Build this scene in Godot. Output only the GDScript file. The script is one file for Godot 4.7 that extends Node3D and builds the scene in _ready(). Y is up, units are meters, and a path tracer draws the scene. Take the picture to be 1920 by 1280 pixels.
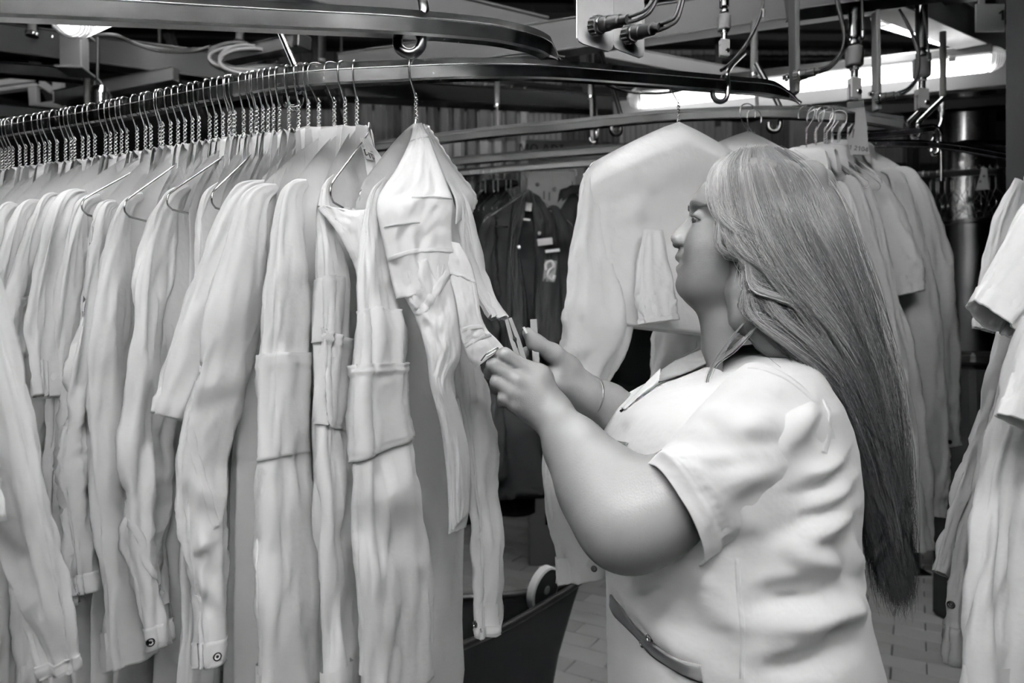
extends Node3D
# The sorting hall of an industrial laundry: rails of white workwear, a worker in a white tunic pegging a coat.
const F := 1280.0        # focal length in pixels of a 1920 x 1280 frame (24 mm lens)
const EYE := 1.35        # height of the lens above the floor
var M := {}
var used := {}
var N1 := FastNoiseLite.new()
var N2 := FastNoiseLite.new()
var rng := RandomNumberGenerator.new()


# a point of the place: where the ray through pixel (px, py) stands at depth d
func P(px: float, py: float, d: float) -> Vector3:
	return Vector3((px - 960.0) / F * d, EYE - (py - 640.0) / F * d, -d)


func numbered(n: String) -> String:
	if not used.has(n):
		used[n] = 0
		return n
	used[n] += 1
	return "%s_%03d" % [n, used[n]]


func tag(o: Node3D, label: String, category: String, group := "", kind := "") -> Node3D:
	if label: o.set_meta("label", label)
	if category: o.set_meta("category", category)
	if group: o.set_meta("group", group)
	if kind: o.set_meta("kind", kind)
	return o


func thing(called: String, label: String, category: String, at := Vector3.ZERO, group := "") -> Node3D:
	var o := Node3D.new()
	o.name = numbered(called)
	add_child(o, true)
	o.position = at
	return tag(o, label, category, group)


func newst() -> SurfaceTool:
	var st := SurfaceTool.new()
	st.begin(Mesh.PRIMITIVE_TRIANGLES)
	st.set_smooth_group(0)
	return st


func finish(st: SurfaceTool) -> ArrayMesh:
	st.generate_normals()
	st.index()
	return st.commit()


# one named mesh; the vertices are given in the room's axes and moved to those of its parent
func obj(called: String, st, mat: Material, parent: Node3D = null) -> MeshInstance3D:
	var me: Mesh = finish(st) if st is SurfaceTool else st
	var o := MeshInstance3D.new()
	o.name = called if parent else numbered(called)
	o.mesh = me
	o.material_override = mat
	if parent:
		parent.add_child(o, true)
		o.position = -_origin(parent)
	else:
		add_child(o, true)
	return o


func _origin(n: Node3D) -> Vector3:
	var v := Vector3.ZERO
	var k: Node = n
	while k is Node3D and k != self:
		v += k.position
		k = k.get_parent()
	return v


func struct(called: String, st, mat: Material) -> MeshInstance3D:
	var o := obj(called, st, mat)
	o.set_meta("kind", "structure")
	return o


# ---------- shapes
func tri(st: SurfaceTool, a: Vector3, b: Vector3, c: Vector3) -> void:
	st.add_vertex(a); st.add_vertex(c); st.add_vertex(b)


func quad(st: SurfaceTool, a: Vector3, b: Vector3, c: Vector3, d: Vector3) -> void:   # counter-clockwise seen from outside
	st.add_vertex(a); st.add_vertex(c); st.add_vertex(b)
	st.add_vertex(a); st.add_vertex(d); st.add_vertex(c)


func frame(from: Vector3, to: Vector3, up := Vector3.UP) -> Basis:    # x along from->to
	var x := (to - from).normalized()
	if absf(x.dot(up)) > 0.98: up = Vector3.FORWARD
	var z := x.cross(up).normalized()
	return Basis(x, z.cross(x), z)


func bx(st: SurfaceTool, xf: Transform3D, size: Vector3, bev := 0.003) -> void:      # box with chamfered edges
	st.set_smooth_group(-1)
	var h := size * 0.5
	bev = minf(bev, minf(h.x, minf(h.y, h.z)) * 0.6)
	var c := func(sx: int, sy: int, sz: int, ax: int) -> Vector3:
		var v := Vector3(sx * (h.x - (0.0 if ax == 0 else bev)), sy * (h.y - (0.0 if ax == 1 else bev)), sz * (h.z - (0.0 if ax == 2 else bev)))
		return xf * v
	for ax in 3:
		var b := (ax + 1) % 3
		var d := (ax + 2) % 3
		for s in [-1, 1]:
			var q := []
			for k in [[-1, -1], [1, -1], [1, 1], [-1, 1]]:
				var sg := [0, 0, 0]
				sg[ax] = s; sg[b] = k[0]; sg[d] = k[1]
				q.append(c.call(sg[0], sg[1], sg[2], ax))
			if s > 0: quad(st, q[0], q[1], q[2], q[3])
			else: quad(st, q[3], q[2], q[1], q[0])
			# the chamfer between face (ax, s) and faces (b, t)
			for t in [-1, 1]:
				var e := []
				for k in [-1, 1]:
					var sg := [0, 0, 0]
					sg[ax] = s; sg[b] = t; sg[d] = k
					e.append(c.call(sg[0], sg[1], sg[2], ax))
					e.append(c.call(sg[0], sg[1], sg[2], b))
				if s * t > 0: quad(st, e[0], e[1], e[3], e[2])
				else: quad(st, e[2], e[3], e[1], e[0])
	for sx in [-1, 1]:
		for sy in [-1, 1]:
			for sz in [-1, 1]:
				if sx * sy * sz > 0: tri(st, c.call(sx, sy, sz, 0), c.call(sx, sy, sz, 1), c.call(sx, sy, sz, 2))
				else: tri(st, c.call(sx, sy, sz, 2), c.call(sx, sy, sz, 1), c.call(sx, sy, sz, 0))
	st.set_smooth_group(0)


func bar(st: SurfaceTool, a: Vector3, b: Vector3, h: float, w: float, bev := 0.003) -> void:   # a box from a to b, h high, w wide
	bx(st, Transform3D(frame(a, b), (a + b) * 0.5), Vector3(a.distance_to(b), h, w), bev)


func spline(c: Array, n: int) -> PackedVector3Array:       # Catmull-Rom through c, n points a span
	var out := PackedVector3Array()
	for i in c.size() - 1:
		var p0: Vector3 = c[maxi(i - 1, 0)]
		var p1: Vector3 = c[i]
		var p2: Vector3 = c[i + 1]
		var p3: Vector3 = c[mini(i + 2, c.size() - 1)]
		for k in n:
			var t := float(k) / n
			out.append(0.5 * (2.0 * p1 + (p2 - p0) * t + (2.0 * p0 - 5.0 * p1 + 4.0 * p2 - p3) * t * t + (3.0 * p1 - p0 - 3.0 * p2 + p3) * t * t * t))
	out.append(c[c.size() - 1])
	return out


func frames(pts: PackedVector3Array, up := Vector3.UP) -> Array:   # parallel-transported bases, x along
	var out := []
	var last := up
	for i in pts.size():
		var t := (pts[mini(i + 1, pts.size() - 1)] - pts[maxi(i - 1, 0)]).normalized()
		var s := t.cross(last)
		if s.length() < 0.05: s = t.cross(Vector3(0.31, 0.4, 0.86))
		s = s.normalized()
		last = s.cross(t)
		out.append(Basis(t, last, s))
	return out


func tube(st: SurfaceTool, pts: PackedVector3Array, r: float, sides := 8, r2 := -1.0, caps := true) -> void:
	if r2 < 0: r2 = r
	var fr := frames(pts)
	var n := pts.size()
	var ring := PackedVector3Array()
	for i in n:
		var b: Basis = fr[i]
		var rr := lerpf(r, r2, float(i) / maxi(n - 1, 1))
		for k in sides:
			var a := TAU * k / sides
			ring.append(pts[i] + (b.y * cos(a) + b.z * sin(a)) * rr)
	grid(st, ring, sides, n, true)
	if caps:
		st.set_smooth_group(-1)
		for k in sides:
			tri(st, pts[0], ring[(k + 1) % sides], ring[k])
			tri(st, pts[n - 1], ring[(n - 1) * sides + k], ring[(n - 1) * sides + (k + 1) % sides])
		st.set_smooth_group(0)


func rod(st: SurfaceTool, a: Vector3, b: Vector3, r: float, sides := 10, r2 := -1.0) -> void:
	tube(st, PackedVector3Array([a, b]), r, sides, r2)


func grid(st: SurfaceTool, p: PackedVector3Array, nu: int, nv: int, closed := false, group := 0) -> void:   # rows of nu points
	st.set_smooth_group(group)
	for j in nv - 1:
		for i in (nu if closed else nu - 1):
			var k := (i + 1) % nu
			quad(st, p[j * nu + i], p[j * nu + k], p[(j + 1) * nu + k], p[(j + 1) * nu + i])
	st.set_smooth_group(0)


func sweep(st: SurfaceTool, pts: PackedVector3Array, prof: PackedVector2Array, scales := PackedFloat32Array(), up := Vector3.UP) -> void:
	# a closed profile (x to the side, y up) along pts, its edges kept sharp
	var n := pts.size()
	var m := prof.size()
	var rings := PackedVector3Array()
	for i in n:
		var t := (pts[mini(i + 1, n - 1)] - pts[maxi(i - 1, 0)]).normalized()
		var s := t.cross(up).normalized()
		var u := s.cross(t)
		var k := scales[i] if scales.size() else 1.0
		for q in prof:
			rings.append(pts[i] + (s * q.x + u * q.y) * k)
	for e in m:
		st.set_smooth_group(e + 1)
		for i in n - 1:
			var f := (e + 1) % m
			quad(st, rings[i * m + e], rings[i * m + f], rings[(i + 1) * m + f], rings[(i + 1) * m + e])
	st.set_smooth_group(-1)
	for e in range(1, m - 1):
		tri(st, rings[0], rings[e + 1], rings[e])
		tri(st, rings[(n - 1) * m], rings[(n - 1) * m + e], rings[(n - 1) * m + e + 1])
	st.set_smooth_group(0)


func lathe(st: SurfaceTool, at: Vector3, axis: Vector3, prof: Array, sides := 24, sharp := true, sx := 1.0) -> void:   # prof: [radius, height] pairs
	var b := frame(Vector3.ZERO, axis)
	for j in prof.size() - 1:
		var ring := PackedVector3Array()
		for q in [prof[j], prof[j + 1]]:
			for k in sides:
				var a := TAU * k / sides
				ring.append(at + b.x * q[1] + (b.y * cos(a) * sx + b.z * sin(a)) * q[0])
		grid(st, ring, sides, 2, true, j + 1 if sharp else 0)


func plate(st: SurfaceTool, xf: Transform3D, poly: PackedVector2Array, depth: float, bev := 0.0) -> void:   # polygon in x y, thick along z
	st.set_smooth_group(-1)
	var idx := Geometry2D.triangulate_polygon(poly)
	var n := poly.size()
	var front := poly
	if bev > 0.0:
		var sh := Geometry2D.offset_polygon(poly, -bev)
		if sh.size() == 1 and sh[0].size() == n: front = sh[0]
	for s in [1, -1]:
		for i in range(0, idx.size(), 3):
			var a := xf * Vector3(poly[idx[i]].x, poly[idx[i]].y, s * depth * 0.5)
			var b := xf * Vector3(poly[idx[i + 1]].x, poly[idx[i + 1]].y, s * depth * 0.5)
			var c := xf * Vector3(poly[idx[i + 2]].x, poly[idx[i + 2]].y, s * depth * 0.5)
			if s > 0: tri(st, a, b, c)
			else: tri(st, c, b, a)
	for i in n:
		var k := (i + 1) % n
		quad(st, xf * Vector3(poly[i].x, poly[i].y, -depth * 0.5), xf * Vector3(poly[k].x, poly[k].y, -depth * 0.5), xf * Vector3(poly[k].x, poly[k].y, depth * 0.5), xf * Vector3(poly[i].x, poly[i].y, depth * 0.5))
	st.set_smooth_group(0)


func text_mesh(words: String, size: float, depth := 0.001, bold := false) -> Mesh:
	var t := TextMesh.new()
	t.text = words
	var f := SystemFont.new()
	f.font_names = PackedStringArray(["Droid Sans"])
	f.font_weight = 700 if bold else 400
	t.font = f
	t.font_size = 32
	t.pixel_size = size / 32.0
	t.depth = depth
	return t


# ---------- materials: the picture is black and white, so every base colour is a grey
func gm(v: float, rough := 0.6, metal := 0.0) -> StandardMaterial3D:
	var m := StandardMaterial3D.new()
	m.albedo_color = Color(v, v, v)
	m.roughness = rough
	m.metallic = metal
	return m


func noise_tex(freq: float, oct: int, sd: int, lo: float, hi: float, size := 512, bump := 0.0, kind := FastNoiseLite.TYPE_SIMPLEX_SMOOTH) -> NoiseTexture2D:
	var n := FastNoiseLite.new()
	n.noise_type = kind
	n.frequency = freq
	n.fractal_octaves = oct
	n.seed = sd
	var t := NoiseTexture2D.new()
	t.width = size; t.height = size
	t.seamless = true
	t.noise = n
	if bump > 0.0:
		t.as_normal_map = true
		t.bump_strength = bump
	else:
		var g := Gradient.new()
		g.set_color(0, Color(lo, lo, lo)); g.set_color(1, Color(hi, hi, hi))
		t.color_ramp = g
	return t


func tri_map(m: StandardMaterial3D, scale: float) -> StandardMaterial3D:
	m.uv1_triplanar = true
	m.uv1_scale = Vector3.ONE * scale
	return m


func weave_tex() -> ImageTexture:        # fine twill as a normal map
	var im := Image.create(256, 256, false, Image.FORMAT_RGB8)
	for y in 256:
		for x in 256:
			var t := 0.5 + 0.5 * sin(TAU * (x + y) / 8.0)
			var w := 0.5 + 0.5 * sin(TAU * (x - y) / 16.0)
			var v := 0.35 + 0.4 * t + 0.25 * w
			im.set_pixel(x, y, Color(v, v, v))
	im.bump_map_to_normal_map(1.5)
	return ImageTexture.create_from_image(im)


func make_materials() -> void:
	N1.seed = 5; N1.frequency = 1.0; N1.fractal_octaves = 2
	N2.seed = 9; N2.frequency = 1.0; N2.fractal_octaves = 3
	var crumple := noise_tex(0.012, 4, 21, 0, 1, 512, 5.0)
	for c in [["cloth", 0.93], ["cloth_grey_shaded", 0.63], ["cloth_warm", 0.90], ["tunic", 0.95]]:  # the grey one also carries the shade of the white coats at right
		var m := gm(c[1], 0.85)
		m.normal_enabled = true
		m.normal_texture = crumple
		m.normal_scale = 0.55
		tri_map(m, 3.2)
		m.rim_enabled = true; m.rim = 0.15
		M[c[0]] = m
	var dk := gm(0.08, 0.95)
	dk.normal_enabled = true; dk.normal_texture = crumple; dk.normal_scale = 0.5
	M.dark_cloth = tri_map(dk, 3.0)
	M.black_cloth = gm(0.05, 0.95)
	M.trim_cloth = gm(0.22, 0.9)
	for c in ["dark_cloth", "black_cloth", "trim_cloth"]: M[c].metallic_specular = 0.12
	M.mid_cloth = gm(0.45, 0.9)
	# worn polished steel: scratches in the roughness
	var st := gm(0.42, 1.0, 1.0)
	st.roughness_texture = noise_tex(0.05, 4, 3, 0.18, 0.3, 512)
	M.steel = tri_map(st, 2.0)
	M.dark_steel = gm(0.17, 0.3, 1.0)
	M.rail_dark = gm(0.10, 0.4)
	M.rail_dark.metallic_specular = 0.2
	M.wire = gm(0.72, 0.25, 1.0)
	M.chrome = gm(0.85, 0.12, 1.0)
	M.black = gm(0.06, 0.45)
	M.black_matt = gm(0.045, 0.8)
	M.rubber = gm(0.04, 0.5)
	M.rubber.metallic_specular = 0.25
	for c in [["paint_dark", 0.11], ["paint", 0.17], ["paint_mid", 0.28], ["paint_light", 0.45], ["paint_pale", 0.62]]:
		var m := gm(c[1], 0.55)
		m.roughness_texture = noise_tex(0.05, 4, 8, 0.5, 0.65, 256)
		m.metallic_specular = 0.15
		M[c[0]] = tri_map(m, 1.3)
	M.tile = gm(0.70, 0.5)
	M.tile_b = gm(0.67, 0.55)
	M.tile_c = gm(0.73, 0.5)
	M.grout = gm(0.30, 0.9)
	M.brass = gm(0.6, 0.3, 1.0)
	M.white_plastic = gm(0.85, 0.4)
	M.snap = gm(0.5, 0.25, 1.0)
	M.label_white = gm(0.9, 0.7)
	M.print_dark = gm(0.16, 0.7)
	M.wood = gm(0.36, 0.8)
	var glow := gm(0.95, 0.4)
	glow.emission_enabled = true
	glow.emission = Color(1, 1, 1)
	glow.emission_energy_multiplier = 1.5
	M.glow = glow
	var glow2: StandardMaterial3D = glow.duplicate()
	glow2.emission_energy_multiplier = 0.35
	M.glow_soft = glow2
	var clear := gm(0.85, 0.05)
	clear.transparency = BaseMaterial3D.TRANSPARENCY_ALPHA
	clear.albedo_color = Color(0.9, 0.9, 0.9, 0.35)
	M.clear = clear


func _ready() -> void:
	# camera
	var cam := Camera3D.new()
	cam.name = "camera"
	cam.position = Vector3(0, EYE, 0)
	cam.fov = 53.13
	cam.near = 0.05
	cam.far = 60.0
	var lens_set := CameraAttributesPhysical.new()
	lens_set.frustum_focal_length = 24.0
	lens_set.frustum_focus_distance = 1.0
	lens_set.exposure_aperture = 5.0
	cam.attributes = lens_set
	cam.fov = 53.13
	add_child(cam)
	# environment: a closed hall, the little that leaks in is grey
	var we := WorldEnvironment.new()
	we.name = "environment"
	var env := Environment.new()
	env.background_mode = Environment.BG_COLOR
	env.background_color = Color(0.25, 0.25, 0.25)
	env.tonemap_mode = Environment.TONE_MAPPER_LINEAR
	env.tonemap_exposure = 2.1
	env.sdfgi_enabled = true
	env.ssao_enabled = true
	env.ssil_enabled = true
	we.environment = env
	add_child(we)
	make_materials()
	# lights: fluorescent battens above the rails, out of the frame, two of them added, and those in view further back
	room_lights()
	structure()
	make_hanger_meshes()
	rails()
	side_rails()
	machinery()
	background()
	garments()
	worker()
	small_things()


# a weatherproof fluorescent batten: grey housing, glowing diffuser, clear end caps; its light just under the diffuser
func batten(a: Vector3, b: Vector3, r: float, energy: float, label: String, group := "", glow: Material = null) -> Node3D:
	var t := thing("fluorescent_lamp", label, "lamp", (a + b) * 0.5, group)
	var f := frame(a, b)
	var len := a.distance_to(b)
	var xf := Transform3D(f, (a + b) * 0.5)
	# diffuser: a half round trough below
	var st := newst()
	var ring := PackedVector3Array()
	var ns := 14
	for i in 2:
		for k in ns + 1:
			var w := PI + PI * k / ns
			ring.append(xf * Vector3((i - 0.5) * len, sin(w) * r * 0.95, cos(w) * r))
	grid(st, ring, ns + 1, 2)
	obj("diffuser", st, glow if glow else M.glow, t)
	st = newst()
	bx(st, Transform3D(f, xf * Vector3(0, r * 0.45, 0)), Vector3(len * 1.01, r * 0.9, r * 2.1), r * 0.2)
	obj("housing", st, M.paint_pale, t)
	for s in [-1, 1]:
		st = newst()
		var rr := PackedVector3Array()
		for i in 6:
			var q := float(i) / 5.0
			var rad := r * sqrt(maxf(1.0 - q * q * 0.92, 0.0))
			for k in 16:
				var w := TAU * k / 16
				rr.append(xf * Vector3(s * (len * 0.5 + q * r * 1.3), sin(w) * rad * 0.95, cos(w) * rad))
		grid(st, rr, 16, 6, true)
		obj("end_cap", st, M.clear, t)
		st = newst()
		for k in 5:
			var q := 0.25 + 0.13 * k
			var arc := PackedVector3Array()
			var rad := r * sqrt(1.0 - q * q * 0.92) * 1.02
			for m in 9:
				var w := PI + PI * m / 8
				arc.append(xf * Vector3(s * (len * 0.5 + q * r * 1.3), sin(w) * rad * 0.95, cos(w) * rad))
			tube(st, arc, r * 0.035, 5)
		obj("cap_rib", st, M.white_plastic, t)
	st = newst()
	for s in [-0.4, 0.0, 0.4]:
		bx(st, Transform3D(f, xf * Vector3(s * len, 0, r * 1.02)), Vector3(r * 0.5, r * 0.5, r * 0.15), 0.002)
	obj("clip", st, M.wire, t)
	var l := AreaLight3D.new()
	l.name = "lamp_light"
	l.area_size = Vector2(len, r * 1.6)
	l.light_energy = energy
	l.area_range = 20.0
	l.shadow_enabled = true
	add_child(l, true)
	l.global_transform = Transform3D(Basis(f.x, f.z, -f.y * -1.0), xf * Vector3(0, -r * 1.15, 0))
	l.look_at_from_position(xf * Vector3(0, -r * 1.15, 0), xf * Vector3(0, -r * 3.0, 0), f.z)
	return t


func room_lights() -> void:
	batten(P(1204, 182, 3.0), P(1850, 111, 2.62), 0.050, 0.5, "long bright fluorescent batten behind the rails at the upper right", "fluorescent battens under the ceiling")
	batten(P(1660, 28, 2.5), P(1768, 66, 3.1), 0.045, 0.3, "short foreshortened fluorescent batten high at the upper right", "fluorescent battens under the ceiling")
	batten(P(140, 34, 2.3), P(330, -40, 3.2), 0.066, 0.35, "fluorescent batten with ribbed end cap, partly behind the top rail at the left", "fluorescent battens under the ceiling")
	# the battens over the aisle, above and behind the photographer; the last two are added
	batten(Vector3(-0.55, 2.62, 0.28), Vector3(0.9, 2.62, 0.06), 0.08, 92.0, "fluorescent batten overhead above the aisle, in front of the worker", "fluorescent battens over the aisle")
	batten(Vector3(-1.9, 2.95, -0.05), Vector3(-0.5, 2.95, 0.1), 0.08, 16.0, "fluorescent batten overhead above the left rack", "fluorescent battens over the aisle")
	batten(Vector3(-0.8, 2.9, 1.6), Vector3(0.8, 2.9, 1.6), 0.08, 5.0, "unseen fill lamp added overhead behind the photographer, shaped as a fluorescent batten", "fluorescent battens over the aisle")  # added fill from behind, never in view
	batten(Vector3(-0.9, 3.0, -1.5), Vector3(0.5, 3.0, -1.5), 0.08, 4.5, "unseen batten added overhead beyond the main rail to brighten the rail tops", "fluorescent battens over the aisle")  # added so that the upper bevels of the rails catch a bright reflection


func structure() -> void:
	# floor: a slab of grout with the tiles laid in it
	var st := newst()
	bx(st, Transform3D(Basis(), Vector3(0.5, -0.06, -3.0)), Vector3(13.2, 0.10, 11.4), 0.0)
	var fl := struct("floor", st, M.grout)
	var dx := Vector3(cos(0.534), 0, sin(0.534))       # along the rows of tiles
	var dz := Vector3(-dx.z, 0, dx.x)
	var L := 0.256
	var W := 0.122
	var protos := []
	for k in 3:
		var s2 := newst()
		bx(s2, Transform3D(), Vector3(L - 0.005, 0.014, W - 0.005), 0.0022)
		protos.append(finish(s2))
	var mats := [M.tile, M.tile_b, M.tile_c]
	var rest := newst()
	var singles := []
	rng.seed = 3
	for j in range(-70, 70):
		for i in range(-36, 36):
			var c := dx * ((i + (0.5 if posmod(j, 2) == 1 else 0.0)) * L) + dz * (j * W) + Vector3(0.6, 0, -3.2)
			if c.x < -3.6 or c.x > 5.2 or c.z > -0.4 or c.z < -7.6: continue
			var d := -c.z
			var px := c.x / d * F + 960.0
			var py := 640.0 + EYE / d * F
			var seen := (px > 900 and px < 1180 and py > 955 and py < 1330) or (px > 1640 and px < 1860 and py > 800 and py < 1330)
			singles.append([0.0 if seen else 10.0 + c.distance_to(Vector3(0.5, 0, -2.5)), c])
	singles.sort_custom(func(a, b): return a[0] < b[0])
	for k in singles.size():
		var c: Vector3 = singles[k][1]
		var b := Basis(dx, Vector3.UP, dz) * Basis(Vector3(1, 0, 0), rng.randf_range(-0.002, 0.002))
		var at := c + Vector3(0, -0.007 + rng.randf_range(-0.0006, 0.0006), 0)
		if k < 290:
			var o := MeshInstance3D.new()
			o.name = "floor_tile"
			o.mesh = protos[k % 3]
			o.material_override = mats[rng.randi() % 3]
			fl.add_child(o, true)
			o.transform = Transform3D(b, at)
		else:
			rest.append_from(protos[0], 0, Transform3D(b, at))
	var ro := obj("floor_tiles", rest.commit(), M.tile, fl)
	ro.set_meta("kind", "stuff")
	# walls and ceiling of the hall
	for w in [["wall_back", Vector3(0.5, 2.75, -8.6), Vector3(13.2, 5.7, 0.2), M.paint_dark], ["wall_front", Vector3(0.5, 2.75, 2.6), Vector3(13.2, 5.7, 0.2), M.paint_dark],
			["wall_left", Vector3(-6.0, 2.75, -3.0), Vector3(0.2, 5.7, 11.4), M.paint_dark], ["wall_right", Vector3(7.0, 2.75, -3.0), Vector3(0.2, 5.7, 11.4), M.paint_dark]]:
		st = newst()
		bx(st, Transform3D(Basis(), w[1]), w[2], 0.0)
		struct(w[0], st, w[3])
	st = newst()
	bx(st, Transform3D(Basis(), Vector3(0.5, 5.68, -3.0)), Vector3(13.2, 0.16, 11.4), 0.0)
	struct("ceiling", st, M.paint_dark)
	# ribbed steel cladding on the upper back wall, in separate sheets
	var wb: Node3D = get_node("wall_back")
	var sheet := newst()
	var prof := PackedVector3Array()
	for y in [0.0, 2.6]:
		for k in 5:
			for q in [[0.0, 0.0], [0.055, 0.0], [0.07, 0.035], [0.125, 0.035], [0.14, 0.0]]:
				prof.append(Vector3(k * 0.14 + q[0], y, q[1]))
	sheet.set_smooth_group(-1)
	for k in 24:
		quad(sheet, prof[k], prof[k + 1], prof[25 + k + 1], prof[25 + k])
	var sm := finish(sheet)
	for k in 13:
		var o := MeshInstance3D.new()
		o.name = "cladding_sheet"
		o.mesh = sm
		o.material_override = M.paint_light if k % 3 else M.paint_mid
		wb.add_child(o, true)
		o.position = Vector3(-3.6 + k * 0.705, 2.9, -8.49)


# ---------- the slick rails the hangers slide on
func rail(label: String, c: Array, h: float, mat: Material, taper_end := false, cat := "rail") -> Node3D:
	var ctrl := []
	for q in c: ctrl.append(P(q[0], q[1], q[2]))
	var pts := spline(ctrl, 10)
	var t := thing("hanging_rail", label, cat, pts[pts.size() / 2], "rails for the hangers")
	var st := newst()
	var w := h * 0.36
	var prof := PackedVector2Array([Vector2(-w * 0.55, h * 0.5), Vector2(-w, h * 0.15), Vector2(-w * 0.86, -h * 0.42), Vector2(-w * 0.6, -h * 0.5), Vector2(w * 0.6, -h * 0.5), Vector2(w * 0.86, -h * 0.42), Vector2(w, h * 0.15), Vector2(w * 0.55, h * 0.5)])
	prof.reverse()
	var sc := PackedFloat32Array()
	if taper_end:
		for i in pts.size():
			var q := float(pts.size() - 1 - i) / (pts.size() - 1)
			sc.append(clampf(q / 0.13, 0.22, 1.0))
	sweep(st, pts, prof, sc)
	obj("rail_bar", st, mat, t)
	# a fine lip along the upper bevel
	for s in [-1, 1]:
		st = newst()
		var line := PackedVector3Array()
		for i in pts.size():
			var tt := (pts[mini(i + 1, pts.size() - 1)] - pts[maxi(i - 1, 0)]).normalized()
			var k := sc[i] if sc.size() else 1.0
			line.append(pts[i] + (tt.cross(Vector3.UP).normalized() * s * w * 1.0 + Vector3.UP * h * 0.14) * k)
		tube(st, line, h * 0.035, 6)
		obj("lip", st, M.chrome if mat == M.steel else M.dark_steel, t)
	return t


# a rod from the ceiling bent into an eye under the rail
func bracket(t: Node3D, top: Vector3, ring: Vector3, r: float, er: float, mat: Material, turn := 0.0) -> void:
	var st := newst()
	var b := Basis(Vector3.UP, turn)
	var pts := [top, ring + b * Vector3(er * 1.1, er * 3.2, 0), ring + b * Vector3(er * 1.05, er * 1.2, 0)]
	for k in 9:
		var a := 0.0 - PI * 1.0 * k / 8
		pts.append(ring + b * Vector3(cos(a) * er, sin(a) * er, 0))
	pts.append(ring + b * Vector3(-er * 0.98, er * 0.7, 0))
	tube(st, spline(pts, 4), r, 10)
	obj("bracket", st, mat, t)


func rails() -> void:
	# main rail, from the far left over the crowded hangers to its tip at the right
	var a := rail("long polished rail that carries the crowded wire hangers on the left, tip at right", [[-800, 385, 2.1], [-420, 330, 1.75], [-160, 282, 1.5], [0, 246, 1.38], [208, 211, 1.24], [403, 173, 1.12], [560, 147, 1.07], [782, 134, 1.09], [896, 130.5, 1.12], [1030, 132.5, 1.2], [1198, 145, 1.33], [1377, 160, 1.45], [1438, 166, 1.48], [1476, 178, 1.5], [1502, 194, 1.5]], 0.034, M.steel, true)
	bracket(a, P(508, 20, 1.3), P(549, 190, 1.10), 0.0058, 0.011, M.steel, 0.2)
	bracket(a, P(1395, 100, 1.6), P(1350, 176, 1.43), 0.0055, 0.016, M.dark_steel, 0.1)
	# the rail above it, nearer to the camera
	var b := rail("polished rail crossing the top left corner, bent down to a pointed tip", [[-620, -40, 0.56], [-260, -12, 0.63], [0, 6, 0.70], [279, 20, 0.76], [560, 35, 0.84], [740, 44, 0.88], [896, 57, 0.94], [963, 68, 0.97], [1005, 80, 1.0], [1030, 95, 1.02], [1048, 112, 1.04]], 0.033, M.steel, true)
	bracket(b, P(762, -60, 0.95), P(768, 78, 0.9), 0.0068, 0.016, M.dark_steel, 0.0)
	# rails further back
	var c := rail("dark rail behind the garment being pegged, curving right over the big white coat", [[560, 291, 2.25], [711, 274, 2.2], [822, 260, 2.15], [963, 244, 2.1], [1040, 238, 2.05], [1198, 222, 2.0], [1263, 217, 1.97], [1415, 211, 1.93], [1480, 212, 1.9], [1600, 219, 1.85], [1640, 224, 1.84], [1690, 232, 1.84]], 0.034, M.rail_dark)
	bracket(c, P(1128, 100, 2.2), P(1155, 243, 2.02), 0.008, 0.014, M.dark_steel, 0.2)
	bracket(c, P(1418, 120, 2.0), P(1452, 236, 1.93), 0.008, 0.015, M.dark_steel, -0.4)
	var d := rail("black rail just below the dark curved rail, behind the garment being pegged", [[700, 318, 2.8], [849, 303, 2.75], [1020, 289, 2.7], [1198, 276, 2.65], [1330, 268, 2.6]], 0.036, M.rail_dark)
	bracket(d, P(1105, 60, 2.9), P(1112, 262, 2.68), 0.007, 0.012, M.steel, 0.0)
	rail("black rail that carries the dark jackets in the middle", [[640, 345, 3.2], [876, 323, 3.05], [1097, 305, 2.95], [1300, 290, 2.9]], 0.034, M.black)
	# the cluster of bright rails at the right, beyond the white coats
	var e := rail("short bright rail end poking out right of the hanging paper tag", [[1560, 214, 2.25], [1640, 219, 2.2], [1680, 221, 2.15], [1688, 226, 2.15], [1698, 240, 2.15]], 0.026, M.steel)
	bracket(e, P(1728, 205, 2.2), P(1700, 240, 2.15), 0.006, 0.006, M.dark_steel)
	var f := rail("bright rail with a rounded end below the short rail at right", [[1560, 256, 2.1], [1640, 252, 2.1], [1705, 246, 2.1], [1744, 241, 2.1], [1756, 246, 2.1], [1760, 256, 2.1]], 0.026, M.steel)
	bracket(f, P(1768, 185, 2.2), P(1716, 252, 2.1), 0.007, 0.012, M.chrome)
	var g := rail("bright curved rail sloping down to the grey post at right", [[1590, 270, 2.0], [1660, 269, 2.0], [1730, 270, 2.0], [1790, 276, 2.0], [1840, 284, 2.0], [1900, 295, 2.0], [1990, 312, 2.0]], 0.022, M.steel)
	bracket(g, P(1756, 244, 2.05), P(1752, 284, 2.0), 0.005, 0.0095, M.chrome)
	rail("dark flattened rail end meeting the curved rail beside the grey post", [[1785, 274, 2.15], [1810, 268, 2.15], [1850, 268, 2.15], [1900, 269, 2.15], [1990, 271, 2.15]], 0.018, M.dark_steel)
	rail("black rail of empty hangers in front of the metal silo at right", [[1640, 331, 3.3], [1716, 328, 3.25], [1850, 322, 3.2], [1890, 320, 3.2], [2010, 314, 3.1]], 0.028, M.black)


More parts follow.
